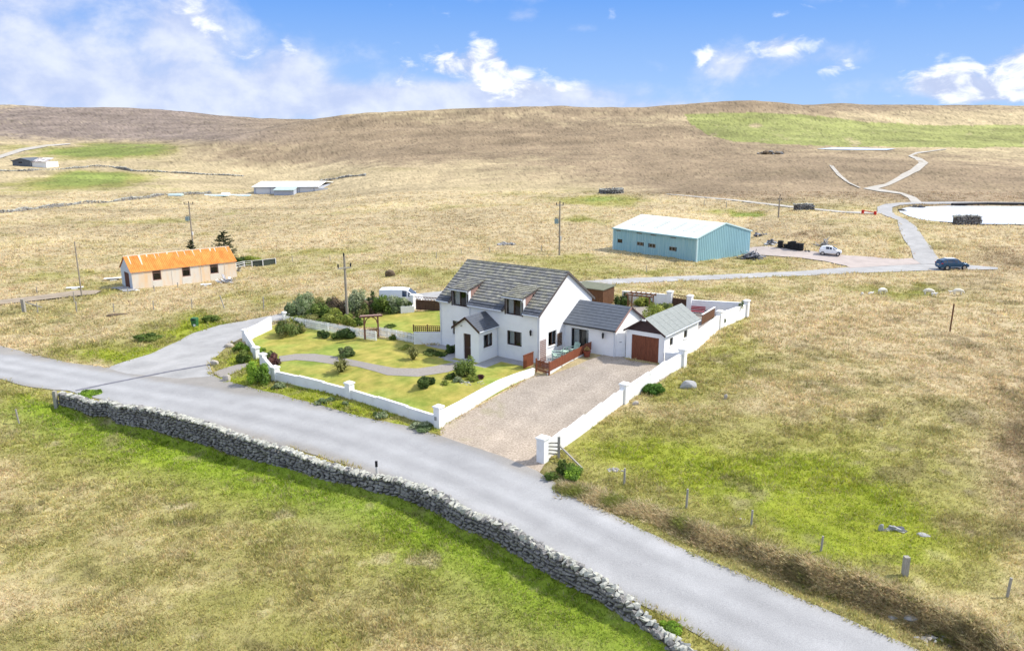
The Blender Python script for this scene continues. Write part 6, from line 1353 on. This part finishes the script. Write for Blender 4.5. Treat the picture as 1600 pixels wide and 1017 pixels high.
dry_wall('long grey dry stone wall with pale lichened coping between the road and the near field', WALL_W, [.72, .8, .9, 1.1, 1.3, 1.38, 1.4, 1.36, 1.25, 1.12, 1.0, .92, .85, .85, .9, .85, .9, .95, 1.0, .7, .25, .5], .62, .33, 300)
def px_path(L): return Gs(densify(L, 10, False))[:, :2]
dry_wall('rough low drystone dyke crossing the valley at the far left', px_path([(0, 334), (50, 328), (90, 324), (130, 319), (170, 317), (205, 313), (232, 310), (258, 305), (275, 306), (300, 304), (330, 303)]), [.7, .3, .8, .2, .9, .7, .3, .8, .1, .7, .9, .5, .8, .2, .6, .7, .3, .9], .9, .7, 0, False, core=False)
dry_wall('upper drystone dyke above the small green field at far left', px_path([(-10, 268), (45, 268), (62, 266), (100, 265), (140, 262), (175, 262), (205, 268), (260, 270), (310, 273), (380, 276)]), [.6, .2, .9, 0, .1, .8, .3, 1.2, .2, .9, 1.4, .8, .3, .8, .2, .7, .5, .2, .6, .1], 1.0, .9, 0, False, core=False)
dry_wall('short length of dyke behind the distant white farm shed', px_path([(500, 285), (520, 281), (545, 277), (570, 275)]), [.8, .2, .7, .1, .6], 1., .9, 0, False, core=False)
# ring fold and wall stubs
c = G(955, 302); rr = pxm(c, 15.5)
dry_wall('circular drystone sheepfold on the green knoll behind the blue shed', [(c.x+rr*cos(a), c.y+rr*1.25*sin(a)) for a in np.linspace(0, 2*pi, 22)[::-1]], [1.25, 1.1, 1.2], .8, .55, 0, True, 'sheepfold')
for (x0, x1, y, h, lb) in ((1242, 1272, 328.5, 1.25, 'short thick drystone stub beside the farm track'), (1493, 1533, 351.5, 1.6, 'short thick drystone stub at the near edge of the bright pond')):
    a = G(x0, y); b = G(x1, y); dry_wall(lb, [(a.x, a.y), ((a.x+b.x)/2, (a.y+b.y)/2), (b.x, b.y)], [h, h*1.05, h], 1.6, .5, 0, True, 'stone_stub')
def boulder(px, py, w, h, label, mt='boulder', seed=1, name='boulder', d=None):
    p = G(px, py); W = pxm(p, w); Hh = pxm(p, h)*1.2; me = rock_mesh(3000+seed, 26); me.materials.append(M[mt]); o = bpy.data.objects.new(name, me); COL.objects.link(o); o.location = (p.x, p.y, p.z+Hh*.28); o.scale = (W, d or W*.7, Hh); o.rotation_euler = (0, 0, random.uniform(-.3, .3)); sb = o.modifiers.new('sub', 'SUBSURF'); sb.levels = sb.render_levels = 2; o.scale = (W*1.15, (d or W*.7)*1.15, Hh*1.2); return tag(o, label, 'boulder')
boulder(1074, 606, 26, 12, 'large flat grey boulder in the grass beyond the boundary wall', 'boulderg', 1); boulder(992, 631, 12, 5, 'small pinkish flat stone near the wall pillar', 'boulder', 2); boulder(358, 542, 14, 6, 'reddish stone at the corner of the side road', 'boulder', 3)
boulder(336, 570, 13, 8, 'pale boulder at the tip of the corner verge', 'boulder', 4); boulder(354, 595, 13, 10, 'pale brown boulder beside the gravel patch', 'boulder', 5); boulder(1134, 624, 6, 9, 'small upright white stone in the right pasture', 'boulder', 6); boulder(1443, 838, 20, 5, 'flat pale slab stone lying at the right of the stone heap', 'boulderg', 7)
boulder(1376, 830, 8, 14, 'upright grey stone left of the small stone heap', 'boulderg', 8); boulder(1425, 968, 26, 8, 'pale flat slab on the dark bank at the lower right', 'boulderg', 9); boulder(1395, 968, 16, 7, 'grey slab beside the pale slab on the bank', 'boulderg', 10)
def heap(px, py, w, h, n, mts, label, name='rubble_heap', cat='heap', seed=1, size=.3, planks=0, flat=False):
    p = G(px, py); t = thing(name, label, cat, p); W = pxm(p, w)/2; Hh = pxm(p, h); r = random.Random(seed)
    for i in range(n):
        a = r.uniform(0, 2*pi); q = math.sqrt(r.random()); x, y = cos(a)*q*W, sin(a)*q*W*.6; z = Hh*(1-q)*r.uniform(.3, 1); me = PROTO[r.randrange(9)]
        if i < planks:
            m = MB(); l = size*r.uniform(1.5, 4); d = Vector((r.uniform(-1, 1), r.uniform(-.5, .5), r.uniform(-.35, .5))).normalized(); c = Vector((x, y, z)); m.bar(c-d*l/2, c+d*l/2, r.uniform(.06, .5) if flat else .09, .05); m.build('piece', M[mts[r.randrange(len(mts))]], t)
        else:
            k = r.randrange(9); m = MB(); m.add([tuple(q_) for q_ in PV[k][0]], PV[k][1]); o = m.build('piece', M[mts[r.randrange(len(mts))]], t); o.location = (x, y, z); s = size*r.uniform(.5, 1.3); o.scale = (s*1.4, s, s*.6); o.rotation_euler = (r.uniform(-.4, .4), r.uniform(-.4, .4), a)
    return t
heap(960, 735, 26, 5, 34, ['boulder', 'boulderg'], 'scatter of small pale stones near the first bank fence post', seed=2, size=.16)
heap(1158, 812, 30, 5, 14, ['boulder'], 'few pale stones by the third bank fence post', seed=3, size=.13)
heap(1398, 829, 26, 7, 14, ['boulderg', 'scrapd'], 'small heap of dark and grey stones in the bright green patch', seed=4, size=.4)
heap(1470, 1000, 90, 8, 40, ['boulder', 'boulderg', 'stonedark'], 'loose stones scattered down the dark bank at the lower right', seed=5, size=.22)
heap(1176, 403, 46, 11, 60, ['scrapd', 'scrapd', 'scrapg', 'scrapg'], 'heap of dark slates and scrap at the corner of the blue shed', 'scrap_heap', 'scrap heap', 6, .6, 40, True)
heap(1190, 368, 20, 4, 24, ['scrapg', 'scrapd'], 'low scatter of pale scrap behind the gable of the blue shed', 'scrap_heap', 'scrap heap', 7, .5, 14, True)
heap(1207, 382, 22, 9, 34, ['scrapg', 'carwhite', 'scrapd'], 'pale heap of scrap left of the black tyre stacks', 'scrap_heap', 'scrap heap', 8, .6, 18, True)
heap(1288, 384, 18, 10, 26, ['scrapg', 'scrapd', 'metal'], 'tangle of grey metal frames behind the white hatchback', 'scrap_heap', 'scrap heap', 9, .8, 26)
heap(1262, 393, 18, 2, 10, ['bin', 'scrapd'], 'low dark green scraps between the tyres and the hatchback', 'scrap_heap', 'scrap heap', 10, .4, 4, True)
# tyre stacks
for i, (x, y, k, lb) in enumerate(((1219, 387.5, 5, 'leftmost stack of old tyres at the yard edge'), (1228, 388, 3, 'low stack of tyres second from left'), (1234, 389, 5, 'tyre stack in the middle rear of the row'), (1239, 390.5, 6, 'tallest tyre stack in the middle of the row'), (1245, 391, 5, 'tyre stack just left of the front pair'), (1251, 392, 5, 'rightmost tyre stack nearest the hatchback'))):
    p = G(x, y); t = thing('tyre_stack', lb, 'tyres', p, 0, 'stacks of old tyres in the yard'); R_ = .42
    for j in range(k):
        m = MB(); n = 14; z = .02+j*.25
        for a in range(n):
            a0, a1 = 2*pi*a/n, 2*pi*(a+1)/n
            m.hexa([(R_*.5*cos(a0), R_*.5*sin(a0), z), (R_*cos(a0), R_*sin(a0), z+.03), (R_*cos(a1), R_*sin(a1), z+.03), (R_*.5*cos(a1), R_*.5*sin(a1), z)], [(R_*.5*cos(a0), R_*.5*sin(a0), z+.23), (R_*cos(a0), R_*sin(a0), z+.20), (R_*cos(a1), R_*sin(a1), z+.20), (R_*.5*cos(a1), R_*.5*sin(a1), z+.23)])
        o = m.build('tyre', M['tyre'], t); o.location = (random.uniform(-.05, .05), random.uniform(-.05, .05), 0); o.scale = (1.15, 1.15, 1)
# red barrier, mound, debris by the hut
a = G(1346, 334); b = G(1369, 336.5); d = b-a; L = math.hypot(d.x, d.y); t = thing('barrier', 'low red barrier bar across the start of the farm track', 'barrier', a, math.atan2(d.y, d.x))
m = MB(); m.bar((0, 0, .7), (L, 0, .5), .16, .16); m.build('bar', M['redbar'], t)
for x in (.3, L-.3): m = MB(); m.box(x-.2, x+.2, -.2, .2, -.2, .85); m.build('post', M['redbar'], t)
p = G(610, 432); me = rock_mesh(77, 40); me.materials.append(M['mound']); o = bpy.data.objects.new('earth_mound', me); COL.objects.link(o); s = pxm(p, 15); o.location = (p.x, p.y, p.z+.2); o.scale = (s*1.1, s*.8, pxm(p, 10)*1.7); tag(o, 'rounded brown earth mound in the field behind the van', 'mound')
p = G(183, 493); me = rock_mesh(78, 40); me.materials.append(M['mound']); o = bpy.data.objects.new('earth_scrape', me); COL.objects.link(o); s = pxm(p, 32); o.location = (p.x, p.y, p.z); o.rotation_euler = (0, 0, R(14)); o.scale = (s, s*.35, .45); tag(o, 'dark bare earth scrape in the left field', 'mound')
def sheetpiece(px, py, w, h, yaw, mt, label, name='metal_sheet', z=.15):
    p = G(px, py); s = pxm(p, w); t = thing(name, label, 'scrap', (p.x, p.y, p.z), yaw); one('sheet', M[mt], t, -s/2, s/2, -.35, .35, z, z+.06); one('support', M['greywood'], t, -s*.3, s*.3, -.2, .2, 0, z); one('end_piece', M[mt], t, -s*.15, s*.2, -.6, -.36, 0.02, .1); return t
sheetpiece(117, 451, 24, 3, R(18), 'farmroof', 'pale sheet and scraps lying beside the slender pole'); sheetpiece(177, 438, 26, 3, R(20), 'farmroof', 'white board resting against the hut gable end', z=.3); sheetpiece(322, 446, 16, 3, R(15), 'farmroof', 'pale board lying in front of the hut'); 
heap(354, 441, 20, 7, 22, ['sign', 'greywood', 'scrapg'], 'pile of pale timber pallets at the right end of the hut', 'timber_pile', 'timber', 12, .5, 22, True); heap(214, 455, 6, 2, 6, ['sign'], 'few white lumps at the near corner of the hut', seed=13, size=.3); heap(372, 424, 8, 4, 10, ['sign', 'greywood'], 'white timber scraps beside the hut right wall', 'timber_pile', 'timber', 14, .5, 10, True)
ribbon('concrete_apron', [(183, 450), (196, 452), (206, 456)], 1.8, M['slab'], .12, 'structure')
t = thing('netting_fence', 'white posts with dark netting right of the orange roofed hut', 'fence'); ps = [G(x, y) for x, y in ((369, 421), (382, 418), (394, 417), (411, 415.5), (431, 413))]
for p in ps: one('post', M['sign'], t, p.x-.06, p.x+.06, p.y-.06, p.y+.06, p.z-.2, p.z+1.0)
for a, b, net in zip(ps[:-1], ps[1:], (0, 0, 1, 1)):
    for z in ((.35, .7, .98) if not net else (.98,)): m = MB(); m.bar(a+Vector((0, 0, z)), b+Vector((0, 0, z)), .06); m.build('rail', M['sign'], t)
    if net: m = MB(); m.hexa([(a.x, a.y+.07, a.z), (b.x, b.y+.07, b.z), (b.x, b.y+.09, b.z), (a.x, a.y+.09, a.z)], [(a.x, a.y+.07, a.z+.93), (b.x, b.y+.07, b.z+.93), (b.x, b.y+.09, b.z+.93), (a.x, a.y+.09, a.z+.93)]); m.build('netting', M['netting'], t)
# rocks on the pond rim
heap(1432, 324, 24, 2, 18, ['scrapd', 'stonedark'], 'dark rocks along the far left rim of the pond', seed=15, size=.9); heap(1410, 329.5, 10, 2, 6, ['scrapd', 'stonedark'], 'two dark rocks at the left tip of the pond', seed=16, size=.9)
t = thing('black_pipe', 'long dark pipe lying along the far rim of the pond', 'pipe'); P = Gs([(1487, 321.5), (1540, 320.5), (1600, 321), (1660, 321.5)]); m = MB(); m.tube([(p[0], p[1], p[2]+.3) for p in P], .35, 8); m.build('pipe', M['black'], t)
# small hut-like rubble cairn left of the middle
heap(790, 382, 26, 2.2, 24, ['stone', 'boulderg'], 'low pale line of rubble in the middle field', seed=17, size=.7); heap(1205, 241, 34, 5, 30, ['stone', 'mound'], 'rough rocky outcrop on the moor left of the upper track', seed=18, size=2.6)
# ================================================================== CONIFERS
def conifer(px, py, w, h, label, seed, tiers=13):
    p = G(px, py); W = pxm(p, w)/2; Hh = pxm(p, h)*1.04; t = thing('conifer', label, 'tree', p); r = random.Random(seed); m = MB(); m.tube([(0, 0, -.3), (0, 0, Hh*.97)], [.16, .03], 7); m.build('trunk', M['bark'], t); V = []; Fc = []; C = []
    for i in range(tiers):
        z = Hh*(.06+.9*i/tiers); l = W*(1-i/tiers)**.75*r.uniform(.85, 1.15)
        for k in range(9):
            z = Hh*(.04+.92*(i+r.uniform(-.5, .5))/tiers); a = r.uniform(0, 2*pi); ln = l*r.uniform(.6, 1.15); d = Vector((cos(a), sin(a), 0)); s = Vector((-sin(a), cos(a), 0))
            for q in range(22):
                u = r.uniform(.1, 1.)*ln; c = d*u+Vector((0, 0, z+u*r.uniform(.1, .28)))+s*r.uniform(-.18, .18)*ln*(1-u/ln*.6); e = Vector((r.gauss(0, 1), r.gauss(0, 1), r.gauss(0, .6))).normalized()*.24; f = (d+Vector((0, 0, .5))).normalized()*.34; b = len(V)
                V += [tuple(c-e*.35), tuple(c+f), tuple(c+e*.35)]; Fc.append((b, b+1, b+2)); cc = np.array((.035, .055, .022))*r.uniform(.6, 1.7); C += [cc]*3
    mesh_obj('foliage', V, Fc, M['leaf'], t, col=np.array(C)); return t
conifer(352, 404, 48, 44, 'broad dark conifer behind the right end of the orange roofed hut', 5); conifer(300, 400, 19, 26, 'small dark conifer behind the middle of the orange roofed hut', 6, 9)
shrub(394, 413, 44, 14, YEL, 'yellow green bush behind the netting fence', 'bush', 'bush'); shrub(372, 416, 26, 16, DRK, 'dark green bush at the right end of the hut', 'bush', 'bush')
# ================================================================== GARDEN PLANTS
S_ = shrub
S_(449, 523, 44, 30, HED, 'large mottled green bush at the left end of the picket fence', 'bush'); S_(468, 521, 18, 17, HED, 'smaller bush at the right of the large corner bush')
S_(538, 528, 34, 16, DRK, 'low rounded dark shrub on the lawn before the picket fence'); S_(507, 527, 20, 13, DRK, 'low dark shrub left of the rounded one before the picket fence')
S_(541, 556, 32, 15, [(.10, .14, .05), (.16, .18, .08), (.07, .10, .03)], 'grey green shrub with pale blossom at the head of the gravel path')
S_(665, 604, 30, 21, DRK, 'round dark green shrub on the lower lawn'); S_(727, 588, 34, 33, [(.15, .20, .05), (.22, .26, .07), (.11, .15, .04)], 'upright leafy green shrub before the porch door'); S_(705, 592, 16, 13, GRN, 'small green plant left of the rockery'); S_(716, 597, 18, 9, GRY, 'silvery low plant in the rockery'); S_(739, 594, 20, 9, YEL, 'low yellow plant at the right of the rockery'); S_(694, 600, 16, 7, YEL, 'low yellow green plant between the dark shrub and the rockery'); S_(749, 592, 13, 8, PUR, 'small reddish plant at the rockery edge')
S_(705, 552, 18, 16, DRK, 'dark green bush at the left of the porch'); S_(641, 531, 14, 12, GRN, 'small green bush beside the low white wall'); S_(615, 531, 12, 10, GRN, 'climbing plant on the short picket fence', 'climber'); S_(635, 545, 22, 6, YEL, 'low yellow green edging plants by the paving'); S_(672, 552, 30, 6, HED, 'low border plants along the house paving'); S_(690, 556, 18, 6, GRN, 'low green border plants near the porch')
S_(409, 550, 16, 8, LIM, 'small bright green plant inside the corner wall'); S_(427, 571, 26, 19, PUR, 'purple leaved shrub inside the corner wall'); S_(419, 563, 22, 16, HED, 'olive shrub behind the purple leaved shrub')
S_(403, 598, 40, 40, LIM, 'big bright green bush outside the corner wall', 'bush', 'bush'); S_(382, 565, 26, 20, GRN, 'green bush at the foot of the corner wall', 'bush'); S_(377, 548, 26, 14, LIM, 'green leafy plants on the corner verge')
for (x, y, w, lb) in ((437, 605, 24, 'pale flowering clump nearest the corner pillar'), (508, 628, 30, 'pale flowering clump midway along the front wall'), (540, 634, 16, 'small pale clump before the middle pillar'), (594, 651, 26, 'pale flowering clump right of the middle pillar'), (660, 668, 38, 'leafy pale clump beside the driveway corner pillar')): S_(x, y, w, 8, GRY+[(.10, .14, .05)], lb, group='pale clumps along the roadside foot of the garden wall')
bladeplant(533, 581, 32, 25, (.20, .20, .07), 'spiky sword leaved plant on the lower lawn by the path'); bladeplant(646, 562, 24, 27, (.22, .22, .08), 'spiky arching grass plant on the upper lawn')
# hedge behind the picket fence
for (x, y, w, h, c, lb) in ((470, 498, 36, 44, GRY, 'tall grey green shrub left of the utility pole'), (497, 500, 34, 34, GRN, 'green shrub in the hedge left of the utility pole'), (520, 505, 36, 22, YEL, 'low yellow green shrub behind the picket fence'), (487, 507, 46, 16, HED, 'low mixed shrub along the left picket fence'), (455, 502, 22, 14, HED, 'low olive shrub by the small white pillar'), (532, 492, 34, 34, BRN, 'brownish shrub just left of the utility pole'),
                        (555, 492, 34, 46, GRY, 'tall pale feathery shrub right of the utility pole'), (575, 490, 28, 24, BRN, 'bare brown shrub right of the utility pole'), (600, 489, 40, 28, GRN, 'dense green bush below the parked van'), (622, 488, 34, 30, GRY, 'pale flowering bush in front of the parked van'), (546, 510, 26, 20, YEL, 'wispy yellow green shrub at the foot of the utility pole'), (583, 484, 16, 30, DRK, 'thin dark shrub behind the wooden arch'), (452, 490, 14, 20, GRY, 'thin pale shrub at the far left of the hedge'),
                        (610, 512, 20, 6, GRN, 'low green plants at the edge of the back lawn'), (478, 486, 30, 30, GRY, 'pale feathery shrub at the back of the hedge by the side road'), (508, 488, 30, 26, HED, 'olive shrub at the back of the hedge behind the green shrub'), (463, 509, 24, 16, YEL, 'yellow flowering shrub leaning over the left of the picket fence'), (502, 512, 22, 14, GRN, 'green shrub rising behind the middle of the picket fence'), (568, 495, 22, 22, HED, 'olive bush between the feathery shrub and the bare brown shrub'), (592, 482, 26, 20, GRY, 'pale shrub behind the dense green bush'), (560, 508, 20, 14, GRN, 'small green bush behind the right end of the long picket fence')): S_(x, y, w, h, c, lb, 'shrub', k=18)
S_(965+7, 480, 22, 26, DRK, 'dark bush at the right side of the timber shed', 'bush'); S_(1006, 478, 28, 18, YEL, 'pale yellow green bush before the rear wall'); S_(1037, 486, 28, 16, HED, 'olive bush left of the rear gate'); S_(1028, 508, 56, 34, YEL, 'broad yellow green bush behind the garage'); S_(1110, 488, 28, 10, HED, 'low bush along the far rear wall'); S_(1083, 483, 10, 9, GRN, 'small green plant by the rear gate pillar')
def whip(px, py, w, h, label):
    p = G(px, py); Hh = pxm(p, h); t = thing('sapling', label, 'sapling', p); m = MB(); m.tube([(0, 0, -.1), (.05, 0, Hh*.4), (.15, .05, Hh*.95)], [.03, .025, .01], 5); m.build('stem', M['bark'], t); SEED[0] += 3
    f = leaves('foliage', 130, pxm(p, w)/2, pxm(p, w)/2, Hh*.5, .10, GRN, t, SEED[0], 7); f.location = (.1, 0, Hh*.5)
whip(1155, 500, 12, 34, 'slender sapling against the far end of the boundary wall'); whip(1112, 517, 7, 24, 'thin sapling against the boundary wall left of its pillar'); whip(1130, 511, 5, 16, 'tiny sapling against the boundary wall right of its pillar')
S_(1021, 613, 34, 17, [(.06, .13, .02), (.09, .18, .03)], 'dense green bush against the boundary wall beyond the driveway', 'bush', 'bush'); S_(893, 745, 40, 22, LIM, 'yellow green gorse like bush on the bank by the wall end', 'bush', 'bush'); S_(876, 738, 22, 24, GRN, 'green leafy bush at the foot of the grey strainer post', 'bush'); S_(862, 748, 26, 10, GRN, 'low weeds at the driveway mouth', 'weeds', 'weeds')
S_(140, 617, 40, 5, LIM, 'bright grass clump between the road and the stone wall end', 'weeds', 'weeds', dense=1.5); S_(1046, 985, 40, 14, LIM, 'bright weeds between the road and the broken end of the stone wall', 'weeds', 'weeds', dense=1.5)
S_(330, 503, 30, 10, GRN, 'dark green weeds behind the litter bin', 'weeds', 'weeds'); S_(230, 530, 40, 8, GRN, 'green weeds along the side road verge', 'weeds', 'weeds')
# rockery stones
heap(738, 598, 40, 2, 26, ['boulder', 'boulderg'], 'ring of small pale stones edging the rockery on the lawn', 'rockery', 'rockery', 19, .14)
# footprints where no blades may grow
FOOT += [(-.2, HL+6, -2.6, HW+.2, (HO, HY)), (-.2, gL+.2, -.2, gW+.2, (GO, GY)), (-.3, bL+.3, -.3, bW+.3, (BO, BY)), (-.2, oL+.2, -.2, oW+.2, (OO, OY))]
rough_grass()
